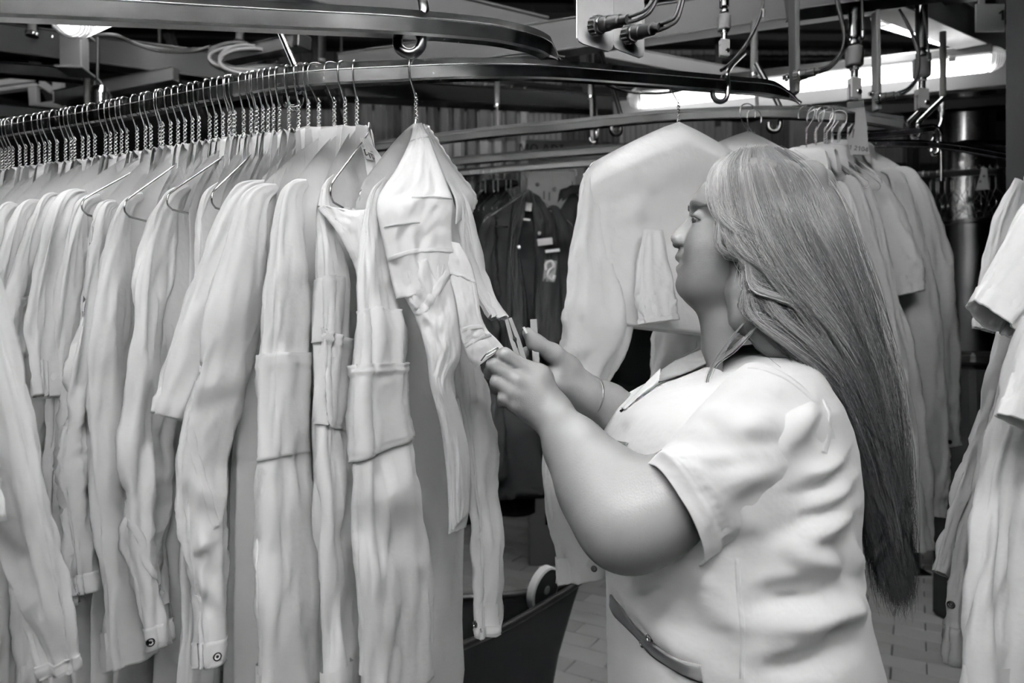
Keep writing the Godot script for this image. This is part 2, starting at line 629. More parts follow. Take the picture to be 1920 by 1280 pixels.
func side_rails() -> void:
	# the rails of the near coats run just outside the picture
	var t := thing("hanging_rail", "rail of the near coats at the right, running outside the picture edge", "rail", Vector3(0.95, 1.82, -1.0), "rails for the hangers")
	var st := newst()
	var prof := PackedVector2Array([Vector2(0.007, 0.017), Vector2(0.012, 0.005), Vector2(0.010, -0.017), Vector2(-0.010, -0.017), Vector2(-0.012, 0.005), Vector2(-0.007, 0.017)])
	var pts := []
	for q in [[2330, 60, 0.70], [2240, 120, 0.86], [2190, 90, 0.92], [2150, 150, 1.08], [2010, 240, 1.5], [1975, 262, 1.8]]: pts.append(P(q[0], q[1], q[2]) + Vector3(0, 0.098 - 0.017, 0))
	sweep(st, spline(pts, 8), prof)
	obj("rail_bar", st, M.steel, t)
	st = newst()
	for k in [1, 4]: rod(st, pts[k] + Vector3(0, 0.01, 0), Vector3(pts[k].x, 5.6, pts[k].z), 0.006)
	obj("drop_rod", st, M.dark_steel, t)
	t = thing("hanging_rail", "rail of the near coat at the left, running outside the picture edge", "rail", Vector3(-0.75, 1.78, -0.7), "rails for the hangers")
	st = newst()
	pts = []
	for q in [[-600, -20, 0.55], [-420, 10, 0.70], [-380, 60, 0.9]]: pts.append(P(q[0], q[1], q[2]) + Vector3(0, 0.098 - 0.017, 0))
	sweep(st, spline(pts, 8), prof)
	obj("rail_bar", st, M.steel, t)
	st = newst()
	rod(st, pts[1] + Vector3(0, 0.01, 0), Vector3(pts[1].x, 5.6, pts[1].z), 0.006)
	obj("drop_rod", st, M.dark_steel, t)


# ---------- a wire hanger; origin where its hook rests on the rail, x towards the near shoulder
var hanger_meshes := {}

func make_hanger_meshes() -> void:
	var r := 0.00135
	var st := newst()
	var hook := [Vector3(-0.0195, -0.026, 0), Vector3(-0.0205, -0.013, 0), Vector3(-0.0150, -0.0005, 0), Vector3(0.0, 0.0045, 0), Vector3(0.0150, -0.0005, 0), Vector3(0.0205, -0.013, 0), Vector3(0.0175, -0.032, 0), Vector3(0.0075, -0.048, 0), Vector3(0.002, -0.057, 0), Vector3(0.0, -0.061, 0)]
	tube(st, spline(hook, 4), r, 6)
	hanger_meshes.hook = finish(st)
	st = newst()
	for s in [0, 1]:
		var pts := PackedVector3Array()
		for k in 25:
			var q := k / 24.0
			var a: float = TAU * q * 3.2 + PI * s
			pts.append(Vector3(cos(a) * 0.0022 + (0.0042 if s == 1 and k == 0 else 0.0), -0.054 - 0.040 * q + (0.004 if s == 1 and k == 0 else 0.0), sin(a) * 0.0022))
		tube(st, pts, r, 5)
	hanger_meshes.twist = finish(st)
	st = newst()
	var half := 1.0
	var arms := [Vector3(0.0015, 0.0, 0), Vector3(0.007, -0.012, 0), Vector3(0.03, -0.026, 0), Vector3(0.10, -0.06, 0), Vector3(0.185, -0.1, 0), Vector3(0.200, -0.110, 0), Vector3(0.201, -0.119, 0), Vector3(0.190, -0.124, 0)]
	var back := []
	for k in range(arms.size() - 1, -1, -1):
		back.append(Vector3(-arms[k].x * half, arms[k].y, 0))
	tube(st, spline(arms, 4), r, 6)
	tube(st, spline(back, 4), r, 6)
	rod(st, arms[7], back[0], r, 6)
	hanger_meshes.frame = finish(st)


# hw, drop: where its shoulder ends lie from the neck, so that the coat sits on it; lift moves the frame out of the cloth
func hanger(at: Vector3, yaw: float, label: String, group: String, hw := 0.2, drop := 0.11, lift := 0.0, mat: Material = null) -> Node3D:
	var t := thing("wire_hanger", label, "hanger", at, group)
	t.rotation = Vector3(0, yaw, 0)
	for k in [["hook", "hook"], ["twist", "twisted_neck"], ["frame", "wire_frame"]]:
		var o := MeshInstance3D.new()
		o.name = k[1]
		o.mesh = hanger_meshes[k[0]]
		o.material_override = mat if mat else M.wire
		t.add_child(o, true)
		if k[0] == "frame":
			o.scale = Vector3(hw / 0.2, drop / 0.11, 1.0)
			o.position = Vector3(0, -0.093, -lift)
	return t


# yaw that turns local x to the level direction d
func yaw_to(d: Vector3) -> float:
	return atan2(-d.z, d.x)


# a steel beam: web with two flanges, end plates
func beam(called: String, label: String, cat: String, a: Vector3, b: Vector3, h: float, w: float, mat: Material, group := "") -> Node3D:
	var t := thing(called, label, cat, (a + b) * 0.5, group)
	var f := frame(a, b)
	var c := (a + b) * 0.5
	var len := a.distance_to(b)
	var st := newst()
	bx(st, Transform3D(f, c), Vector3(len, h * 0.94, w * 0.8), 0.003)
	obj("web", st, mat, t)
	for s in [-1, 1]:
		st = newst()
		bx(st, Transform3D(f, c + f.y * s * h * 0.47), Vector3(len, h * 0.06, w), 0.002)
		obj("flange", st, mat, t)
	return t


func cable(parent: Node3D, called: String, c: Array, r: float, mat: Material) -> void:
	var st := newst()
	tube(st, spline(c, 8), r, 8)
	obj(called, st, mat, parent)


# a round plug with a ribbed collar and two cables leaving it
func plug(parent: Node3D, a: Vector3, b: Vector3, r: float) -> void:
	var ax := (b - a).normalized()
	var L := a.distance_to(b)
	var st := newst()
	lathe(st, a, ax, [[0.0, -0.1 * L], [r * 1.25, -0.1 * L], [r * 1.25, 0.1 * L], [r, 0.11 * L], [r, 0.4 * L], [r * 0.86, 0.42 * L], [r * 0.86, 0.75 * L], [r * 0.62, 0.77 * L], [r * 0.62, L], [0.0, L]], 18)
	obj("plug", st, M.rubber, parent)
	st = newst()
	for k in 14:
		var w := TAU * k / 14
		var f := frame(Vector3.ZERO, ax)
		bx(st, Transform3D(f, a + (f.y * cos(w) + f.z * sin(w)) * r * 1.25), Vector3(L * 0.2, r * 0.2, r * 0.2), 0.0006)
	obj("collar_rib", st, M.black, parent)
	st = newst()
	lathe(st, a, ax, [[r * 1.05, 0.13 * L], [r * 1.08, 0.14 * L], [r * 1.08, 0.18 * L], [r * 1.05, 0.19 * L]], 18)
	obj("ring", st, M.wire, parent)


# a small air cylinder hanging down: tube, neck, hexagon nut, fork end with its pin
func actuator(label: String, px: float, y0: float, y1: float, d: float) -> void:
	var top := P(px, y0, d)
	var bot := P(px, y1, d)
	var L := top.y - bot.y
	var u := L / 100.0
	var t := thing("air_cylinder", label, "pneumatic cylinder", top, "air cylinders over the right-hand rails")
	var st := newst()
	lathe(st, top, Vector3.DOWN, [[0.0, -0.1], [u * 8, -0.1], [u * 8, u * 16], [u * 6, u * 17], [u * 5, u * 20], [u * 7.5, u * 22], [u * 7.5, u * 26], [u * 5, u * 28], [u * 5, u * 30]], 20)
	obj("cylinder", st, M.steel, t)
	st = newst()
	lathe(st, top + Vector3.DOWN * u * 30, Vector3.DOWN, [[0.0, 0], [u * 11, 0], [u * 11.5, u * 2], [u * 11.5, u * 24], [u * 10, u * 26], [0.0, u * 26]], 6)
	obj("hexagon_nut", st, M.paint_mid, t)
	st = newst()
	lathe(st, top + Vector3.DOWN * u * 56, Vector3.DOWN, [[u * 6.5, 0], [u * 6.5, u * 4], [u * 5, u * 5], [u * 5, u * 17], [0, u * 17]], 16)
	obj("piston_rod", st, M.chrome, t)
	st = newst()
	var c := top + Vector3.DOWN * u * 86
	for s in [-1, 1]:
		bx(st, Transform3D(Basis(Vector3.UP, 0.25), c + Vector3(0, 0, s * u * 4.6)), Vector3(u * 17, u * 28, u * 3.4), u * 1.6)
	bx(st, Transform3D(Basis(Vector3.UP, 0.25), c + Vector3(0, u * 9, 0)), Vector3(u * 17, u * 9, u * 9), u)
	obj("fork_end", st, M.paint_pale, t)
	st = newst()
	lathe(st, c + Vector3(0, -u * 6, -u * 8), Vector3(0.25, 0, 0.97), [[0.0, 0], [u * 4, 0], [u * 4, u * 15], [u * 3.4, u * 16], [0.0, u * 16]], 14)
	obj("pin", st, M.chrome, t)


func machinery() -> void:
	var st: SurfaceTool
	# ---- left: the box beam with its bracket
	beam("steel_beam", "dark grey box beam under the ceiling at the far left, carrying the bracket and coiled cables", "beam", P(-260, 40, 2.7), P(480, 138, 3.2), 0.122, 0.08, M.paint, "steel beams under the ceiling")
	var t := thing("beam_clamp", "lighter grey upright bracket clamped round the dark box beam at left", "bracket", P(138, 104, 2.5))
	st = newst()
	bar(st, P(139, 66, 2.5), P(140, 131, 2.5), 0.05, 0.08, 0.003)
	obj("sleeve", st, M.paint_mid, t)
	for y in [65.0, 134.0]:
		st = newst()
		bx(st, Transform3D(Basis(Vector3.UP, 0.1), P(141, y, 2.5)), Vector3(0.095, 0.01, 0.1), 0.002)
		obj("cover_plate", st, M.paint_mid, t)
	st = newst()
	for k in [[62.0, 64.0], [68.0, 66.0], [97.0, 71.0]]:
		lathe(st, P(k[0], k[1], 2.44), Vector3.UP, [[0, 0], [0.006, 0], [0.006, 0.008], [0.0, 0.011]], 6)
	obj("bolt", st, M.wire, t)
	beam("steel_beam", "dark lower rail of the beam structure at far left, below the box beam", "beam", P(-200, 112, 2.9), P(160, 144, 2.9), 0.05, 0.06, M.paint_dark, "steel beams under the ceiling")
	beam("steel_beam", "grey beam rising to the right behind the leftmost hangers", "beam", P(108, 184, 3.2), P(330, 140, 3.0), 0.06, 0.05, M.paint_mid, "steel beams under the ceiling")
	beam("steel_beam", "dark beam end at the left edge just above the hangers", "beam", P(-150, 196, 2.6), P(120, 219, 2.5), 0.045, 0.06, M.paint_dark, "steel beams under the ceiling")
	beam("steel_beam", "grey square tube pointing right behind the coiled cables", "beam", P(430, 108, 2.4), P(562, 80, 2.2), 0.044, 0.05, M.paint_mid, "steel beams under the ceiling")
	t = thing("end_plug", "black plastic plug closing the grey square tube behind the cables", "end cap", P(567, 79, 2.2))
	st = newst()
	bx(st, Transform3D(frame(P(430, 108, 2.4), P(562, 80, 2.2)), P(567, 79, 2.19)), Vector3(0.026, 0.047, 0.055), 0.004)
	obj("cap", st, M.black, t)
	st = newst()
	bx(st, Transform3D(frame(P(430, 108, 2.4), P(562, 80, 2.2)), P(562, 80, 2.2)), Vector3(0.012, 0.043, 0.05), 0.004)
	obj("insert", st, M.rubber, t)
	# pale window frame far left
	t = thing("pale_frame", "pale painted frame with a diagonal brace seen below the box beam at far left", "frame", P(60, 170, 4.0))
	for k in [[-60, 168, 80, 150, 0.03], [-60, 176, 80, 158, 0.02], [72, 152, 102, 172, 0.025], [62, 146, 66, 208, 0.022], [110, 150, 112, 215, 0.03], [66, 205, 108, 198, 0.03]]:
		st = newst()
		bar(st, P(k[0], k[1], 4.0), P(k[2], k[3], 4.0), k[4] * 1.6, 0.05, 0.004)
		obj("frame_bar", st, M.paint_pale, t)
	t = thing("drop_tube", "dark upright tube hanging from the box beam beside the bracket at left", "tube", P(162, 160, 2.6))
	st = newst()
	rod(st, P(162, 132, 2.6), P(163, 205, 2.6), 0.011, 14)
	obj("tube", st, M.paint, t)
	st = newst()
	lathe(st, P(163, 206, 2.6), Vector3.UP, [[0.0, 0], [0.014, 0], [0.014, 0.012], [0.011, 0.013]], 14)
	obj("foot_collar", st, M.paint_mid, t)
	t = thing("spotlight_cup", "small polished metal cup lamp hanging behind the left hangers", "lamp", P(188, 182, 2.8))
	st = newst()
	lathe(st, P(188, 173, 2.8), Vector3.DOWN, [[0.0, -0.02], [0.03, -0.02], [0.036, 0.0], [0.036, 0.008], [0.042, 0.01], [0.034, 0.09], [0.0, 0.092]], 24)
	obj("cup", st, M.chrome, t)
	st = newst()
	tube(st, spline([P(180, 172, 2.8), P(177, 155, 2.8), P(183, 150, 2.8), P(190, 158, 2.8), P(196, 172, 2.8)], 5), 0.006, 8)
	rod(st, P(183, 150, 2.8) * Vector3(1, 0, 1) + Vector3(0, 5.6, 0), P(183, 151, 2.8), 0.006, 8)
	obj("yoke", st, M.black, t)
	# upright pipes between the beams
	for k in [[604, 20, 124, 3.4, "pale upright pipe right of the black tube end"], [450, 30, 82, 3.6, "pale upright pipe above the coiled cables"], [60, 18, 66, 2.8, "dark upright pipe left of the batten with the ribbed end"], [106, 40, 72, 3.0, "thin upright pipe just left of the bracket at left"], [299, 40, 90, 3.6, "thin upright pipe above the cable run at left"]]:
		t = thing("upright_pipe", k[4], "pipe", P(k[0], k[2], k[3]), "upright pipes among the beams")
		st = newst()
		var top := P(k[0], k[1], k[3])
		top.y = 5.6
		rod(st, top, P(k[0], k[2], k[3]), 0.0055 * k[3] if k[0] != 299 else 0.008, 14)
		obj("pipe", st, M.paint_light if k[0] > 400 else M.paint_mid, t)
		st = newst()
		lathe(st, P(k[0], k[2], k[3]), Vector3.UP, [[0.0, -0.004], [0.0085 * k[3], -0.004], [0.0085 * k[3], 0.014], [0.005 * k[3], 0.02]], 14)
		obj("socket", st, M.paint, t)
	# cables: a run along the top of the beam and the coil that hangs from it
	t = thing("cable_run", "bundle of grey cables running along the top of the dark box beam at left", "cables", P(300, 84, 2.6))
	for k in 4:
		var o := Vector3(0.0, 0.008 * k, -0.02 * k)
		cable(t, "cable", [P(170 + 8 * k, 66, 2.55) + o, P(216, 66 + 2 * k, 2.55) + o, P(252, 82 + k, 2.6) + o, P(300, 96 - k, 2.6) + o, P(360, 97 - 2 * k, 2.6) + o, P(395, 88 + k, 2.55) + o], 0.0062, M.paint)
	t = thing("cable_coil", "coil of thick grey cables hanging over the end of the dark box beam at left", "cables", P(430, 105, 2.5))
	rng.seed = 12
	for k in 8:
		var pts := []
		for m in 13:
			var w := 1.2 + 5.0 * m / 12.0
			var rx := 44.0 + 5.0 * (k % 4)
			var ry := 21.0 + 3.0 * (k % 3)
			var cx := 436.0 + 5.0 * k
			pts.append(P(cx + cos(w) * rx + (10.0 + 6.0 * k) * maxf(0.0, m - 8) * 0.5, 104.0 + 1.6 * k - sin(w) * ry + 2.0 * maxf(0.0, m - 8), 2.34 - 0.010 * k))
		cable(t, "cable", pts, 0.0062, M.paint_light if k % 2 else M.paint_mid)
	for k in 4:
		cable(t, "cable", [P(392, 92 + 2 * k, 2.40), P(430, 80 + 2 * k, 2.38), P(470, 84 + 2 * k, 2.38), P(512, 92 + k, 2.4)], 0.0055, M.paint_mid)
	for k in 4:
		cable(t, "cable", [P(420, 128 + 2 * k, 2.34), P(470, 124 + 3 * k, 2.32), P(520, 124 + 3 * k, 2.30), P(575, 146 + 4 * k, 2.34)], 0.006, M.paint_light if k % 2 else M.paint_mid)
	# ---- middle: the broad grey beam and the sloping ducts
	beam("steel_beam", "broad grey beam behind the hanging sockets, rising towards the upper right", "beam", P(640, 132, 2.95), P(1900, -52, 2.2), 0.125, 0.07, M.paint_mid, "steel beams under the ceiling")
	beam("steel_beam", "wide grey duct crossing behind the top rail, sloping down to the right", "duct", P(330, -72, 2.6), P(1010, 78, 3.4), 0.17, 0.2, M.paint_mid, "steel beams under the ceiling")
	beam("steel_beam", "shallow grey channel below the main rail in the middle", "beam", P(640, 168, 3.0), P(1420, 214, 4.4), 0.085, 0.1, M.paint, "steel beams under the ceiling")
	beam("steel_beam", "pale channel sloping down behind the long batten in the middle", "beam", P(1130, 98, 3.6), P(1460, 160, 3.4), 0.07, 0.08, M.paint_light, "steel beams under the ceiling")
	beam("steel_beam", "long pale channel carrying the bright batten at right", "beam", P(1150, 214, 3.15), P(1960, 132, 2.8), 0.10, 0.05, M.paint_light, "steel beams under the ceiling")
	beam("steel_beam", "dark channel below the pale one, behind the bright rail ends at right", "beam", P(1560, 214, 3.3), P(1960, 184, 3.1), 0.05, 0.06, M.paint_dark, "steel beams under the ceiling")
	beam("steel_beam", "grey diagonal beam coming down from the ceiling at the upper right", "beam", P(1640, -24, 2.0), P(1890, 92, 2.9), 0.11, 0.09, M.paint_light, "steel beams under the ceiling")
	beam("steel_beam", "grey crossbeam at the top edge, upper right", "beam", P(1480, 8, 1.95), P(1900, -48, 1.95), 0.07, 0.08, M.paint, "steel beams under the ceiling")
	# far pale windows band and trusses under the roof
	rng.seed = 8
	for k in 9:
		var y := 4.9 - 0.24 * (k % 4)
		beam("roof_truss", "dark roof truss far back under the ceiling", "truss", Vector3(-5.8, y, -4.6 - 0.42 * k), Vector3(6.8, y - 0.25 * (k % 2), -4.4 - 0.42 * k), 0.13, 0.08, M.paint_dark if k % 2 else M.paint, "roof trusses far back")
	for k in 8:
		beam("roof_strut", "slim grey strut between the roof trusses", "truss", Vector3(-4.6 + 1.25 * k, 5.4, -5.4), Vector3(-4.2 + 1.25 * k, 2.9 + 0.3 * (k % 3), -6.8), 0.07, 0.06, M.paint, "struts between the roof trusses")
	# ---- the two socket plates at the top
	var spec := [[1082.0, 1150.0, 82.0, 97.0, 1.30, "grey metal plate with a black round plug, left of two at the top edge"], [1150.0, 1208.0, 94.0, 109.0, 1.34, "grey metal plate with a black round plug, right of two at the top edge"]]
	for k in 2:
		var s = spec[k]
		var d: float = s[4]
		var o := P(s[0], s[2], d)
		t = thing("socket_plate", s[5], "plate", o, "socket plates at the top edge")
		var w: float = (s[1] - s[0]) / F * d
		var drop: float = (s[3] - s[2]) / F * d
		var poly := PackedVector2Array([Vector2(0, 0.35), Vector2(0, 0.012), Vector2(0.003, 0.004), Vector2(0.012, -0.001), Vector2(w - 0.010, -drop), Vector2(w - 0.002, -drop + 0.004), Vector2(w, -drop + 0.014), Vector2(w, 0.35)])
		st = newst()
		plate(st, Transform3D(Basis(), o), poly, 0.004)
		obj("plate", st, M.paint, t)
		st = newst()
		rod(st, o + Vector3(-0.0005, 0.01, 0.001), o + Vector3(-0.0005, 0.35, 0.001), 0.0016, 6)
		obj("edge", st, M.wire, t)
		if k == 0:
			plug(t, P(1120, 48, d - 0.02), P(1178, 36, d - 0.09), 0.0135)
			cable(t, "cable", [P(1174, 32, d - 0.085), P(1192, 27, d - 0.1), P(1216, 12, d - 0.12), P(1238, -40, d - 0.12)], 0.0032, M.rubber)
			cable(t, "cable", [P(1176, 42, d - 0.085), P(1198, 36, d - 0.1), P(1222, 18, d - 0.12), P(1246, -40, d - 0.12)], 0.0032, M.rubber)
		else:
			plug(t, P(1181, 64, d - 0.02), P(1238, 51, d - 0.09), 0.0135)
			cable(t, "cable", [P(1232, 46, d - 0.085), P(1252, 40, d - 0.1), P(1268, 25, d - 0.11), P(1284, -40, d - 0.11)], 0.0036, M.rubber)
			cable(t, "cable", [P(1234, 57, d - 0.085), P(1256, 48, d - 0.1), P(1273, 30, d - 0.11), P(1290, -40, d - 0.11)], 0.0036, M.rubber)
	# ---- air cylinders and the bars with sensors
	actuator("air cylinder with a pale fork end hanging at the top, right of the socket plates", 1358, -4, 106, 1.5)
	actuator("air cylinder with its fork end above the hanging paper tag", 1602, 48, 186, 1.95)
	actuator("air cylinder hanging rightmost, in front of the bright batten", 1728, 70, 206, 2.05)
	var bars := [[1488.0, -30.0, 178.0, 33.0, 1.75, "grey upright flat bar with a black plug, left of two before the batten"], [1642.0, 22.0, 208.0, 21.0, 1.95, "pale narrow upright bar with a black plug, right of two before the batten"]]
	for k in 2:
		var s = bars[k]
		var d: float = s[4]
		t = thing("sensor_bar", s[5], "bar", P(s[0], s[2], d), "upright sensor bars before the batten")
		st = newst()
		bar(st, P(s[0], s[1], d), P(s[0] + 2, s[2], d), s[3] / F * d, 0.012, 0.002)
		obj("bar", st, M.paint if k == 0 else M.paint_mid, t)
		st = newst()
		lathe(st, P(s[0] - s[3] * 0.6, s[2] - 32, d), Vector3.RIGHT, [[0, 0], [0.006, 0], [0.006, 0.006], [0.009, 0.007], [0.009, 0.012], [0.0, 0.012]], 10)
		obj("bolt", st, M.chrome, t)
		if k == 0:
			plug(t, P(1494, 143, d - 0.02), P(1540, 132, d - 0.06), 0.012)
			for m in 2:
				cable(t, "cable", [P(1534, 130 + 6 * m, d - 0.06), P(1556, 122 + 5 * m, d - 0.06), P(1577, 98 + 4 * m, d - 0.05), P(1583 + m, 66, d - 0.04), P(1574 + 2 * m, 24, d - 0.03), P(1562 + 2 * m, -30, d)], 0.0042, M.rubber)
		else:
			plug(t, P(1646, 184, d - 0.02), P(1688, 176, d - 0.06), 0.012)
			for m in 2:
				cable(t, "cable", [P(1682, 174 + 6 * m, d - 0.06), P(1704, 164 + 5 * m, d - 0.06), P(1719, 142 + 4 * m, d - 0.05), P(1722 + m, 104, d - 0.04), P(1708 + 2 * m, 60, d - 0.03), P(1686, 18, d)], 0.0036, M.rubber)
	t = thing("hanging_hose", "black hose running from the top edge down behind the main rail's eye", "hose", P(1400, 60, 1.6))
	cable(t, "hose", [P(1434, -40, 1.62), P(1428, 20, 1.6), P(1406, 72, 1.58), P(1376, 112, 1.56), P(1352, 132, 1.54)], 0.0042, M.rubber)
	st = newst()
	lathe(st, P(1430, 18, 1.6), Vector3.DOWN, [[0.0, 0], [0.005, 0], [0.005, 0.02], [0.0, 0.02]], 10)
	obj("tie", st, M.white_plastic, t)
	t = thing("hanging_hose", "thin black hose beside the rightmost air cylinder", "hose", P(1735, 60, 2.0))
	cable(t, "hose", [P(1730, 10, 2.0), P(1736, 50, 2.0), P(1742, 100, 2.0)], 0.003, M.rubber)
	st = newst()
	lathe(st, P(1742, 100, 2.0), Vector3.DOWN, [[0.0, 0], [0.006, 0], [0.007, 0.02], [0.004, 0.024], [0.0, 0.024]], 10)
	obj("fitting", st, M.chrome, t)
	t = thing("hanging_hose", "thin black hose beside the air cylinder above the paper tag", "hose", P(1617, 45, 1.9))
	cable(t, "hose", [P(1616, -10, 1.9), P(1617, 30, 1.9), P(1618, 58, 1.9)], 0.0036, M.rubber)
	st = newst()
	tube(st, spline([P(1618, 58, 1.9), P(1618, 70, 1.9), P(1612, 75, 1.9)], 4), 0.005, 10)
	obj("elbow_fitting", st, M.wire, t)
	t = thing("suspension_pipe", "pale pipe hanging before the batten's right half, ending in a bent hook", "pipe", P(1768, 185, 2.25))
	st = newst()
	rod(st, P(1768, 60, 2.25), P(1768, 180, 2.25), 0.010, 14)
	obj("sleeve", st, M.paint_light, t)
	cable(t, "hook_rod", [P(1768, 176, 2.25), P(1768, 215, 2.25), P(1764, 234, 2.22), P(1752, 258, 2.18), P(1742, 278, 2.15)], 0.0055, M.wire)
	t = thing("suspension_pipe", "long thin rod hanging left of the silo at right", "pipe", P(1766, 300, 2.6))
	st = newst()
	rod(st, P(1765, 200, 2.6) * Vector3(1, 0, 1) + Vector3(0, 5.6, 0), P(1765, 340, 2.6), 0.005, 10)
	obj("rod", st, M.steel, t)
	st = newst()
	lathe(st, P(1765, 200, 2.6), Vector3.DOWN, [[0, 0], [0.01, 0], [0.01, 0.02], [0.005, 0.022]], 10)
	obj("collar", st, M.paint_mid, t)
	t = thing("suspension_pipe", "pale pipe hanging behind the main rail, right of the pegged garment", "pipe", P(932, 180, 2.9))
	st = newst()
	rod(st, P(932, 100, 2.9), P(932, 198, 2.9), 0.011, 14)
	rod(st, P(932, 198, 2.9), P(933, 250, 2.7), 0.006, 10)
	obj("rod", st, M.paint_light, t)
	st = newst()
	lathe(st, P(932, 196, 2.9), Vector3.DOWN, [[0.011, 0], [0.014, 0], [0.014, 0.01], [0.007, 0.012]], 14)
	obj("collar", st, M.wire, t)
	t = thing("suspension_pipe", "pale pipe hanging behind the main rail, left of the long batten", "pipe", P(1108, 180, 2.8))
	st = newst()
	rod(st, P(1108, 100, 2.8), P(1108, 180, 2.8), 0.012, 14)
	rod(st, P(1108, 180, 2.8), P(1111, 285, 2.7), 0.006, 10)
	obj("rod", st, M.paint_light, t)
	st = newst()
	lathe(st, P(1108, 180, 2.8), Vector3.DOWN, [[0.012, 0], [0.014, 0], [0.014, 0.01], [0.007, 0.012]], 14)
	obj("collar", st, M.wire, t)
	t = thing("suspension_pipe", "grey pipe hanging between the pale fork end and the first sensor bar", "pipe", P(1414, 130, 2.2))
	st = newst()
	rod(st, P(1414, 40, 2.2), P(1414, 140, 2.2), 0.011, 14)
	rod(st, P(1414, 140, 2.2), P(1420, 200, 2.0), 0.006, 10)
	obj("rod", st, M.paint_mid, t)
	st = newst()
	lathe(st, P(1414, 138, 2.2), Vector3.DOWN, [[0.011, 0], [0.015, 0], [0.015, 0.012], [0.007, 0.014]], 14)
	obj("collar", st, M.wire, t)
	t = thing("loose_cable", "thin black cable sagging below the main rail towards the long batten", "cable", P(1200, 170, 1.9))
	cable(t, "cable", [P(1120, 150, 1.8), P(1160, 168, 1.9), P(1210, 175, 1.9), P(1262, 172, 1.9), P(1310, 158, 1.8)], 0.004, M.rubber)
	cable(t, "cable_end", [P(900, 112, 1.9), P(960, 102, 1.9), P(1010, 100, 1.9), P(1060, 108, 1.85)], 0.004, M.rubber)
	# the square grey post at the right, with its number plate
	t = thing("steel_post", "broad grey square post at the right edge of the picture", "post", P(1940, 1200, 1.62) * Vector3(1, 0, 1))
	st = newst()
	var pc := P(1884, 640, 1.735)
	bx(st, Transform3D(Basis(Vector3.UP, 0.03), Vector3(pc.x + 0.08, 1.7, pc.z + 0.06)), Vector3(0.16, 3.4, 0.12), 0.004)
	obj("post", st, M.paint_dark, t)
	st = newst()
	bx(st, Transform3D(Basis(Vector3.UP, 0.03), Vector3(pc.x + 0.08, 0.006, pc.z + 0.06)), Vector3(0.26, 0.012, 0.22), 0.003)
	obj("foot_plate", st, M.paint, t)
	t = thing("number_plate", "light plate with a black figure 1 at the top right corner", "sign", P(1866, 30, 2.05))
	st = newst()
	bx(st, Transform3D(Basis(), P(1856, 34, 2.06)), Vector3(0.088, 0.085, 0.006), 0.002)
	bx(st, Transform3D(Basis(), P(1840, 34, 2.07) * Vector3(1, 0, 1) + Vector3(0, 3.95, 0)), Vector3(0.02, 3.3, 0.006), 0.001)
	obj("plate", st, M.white_plastic, t)
	var o2 := obj("figure", text_mesh("1", 0.042, 0.002, true), M.print_dark, t)
	o2.position += P(1879, 29, 2.052)


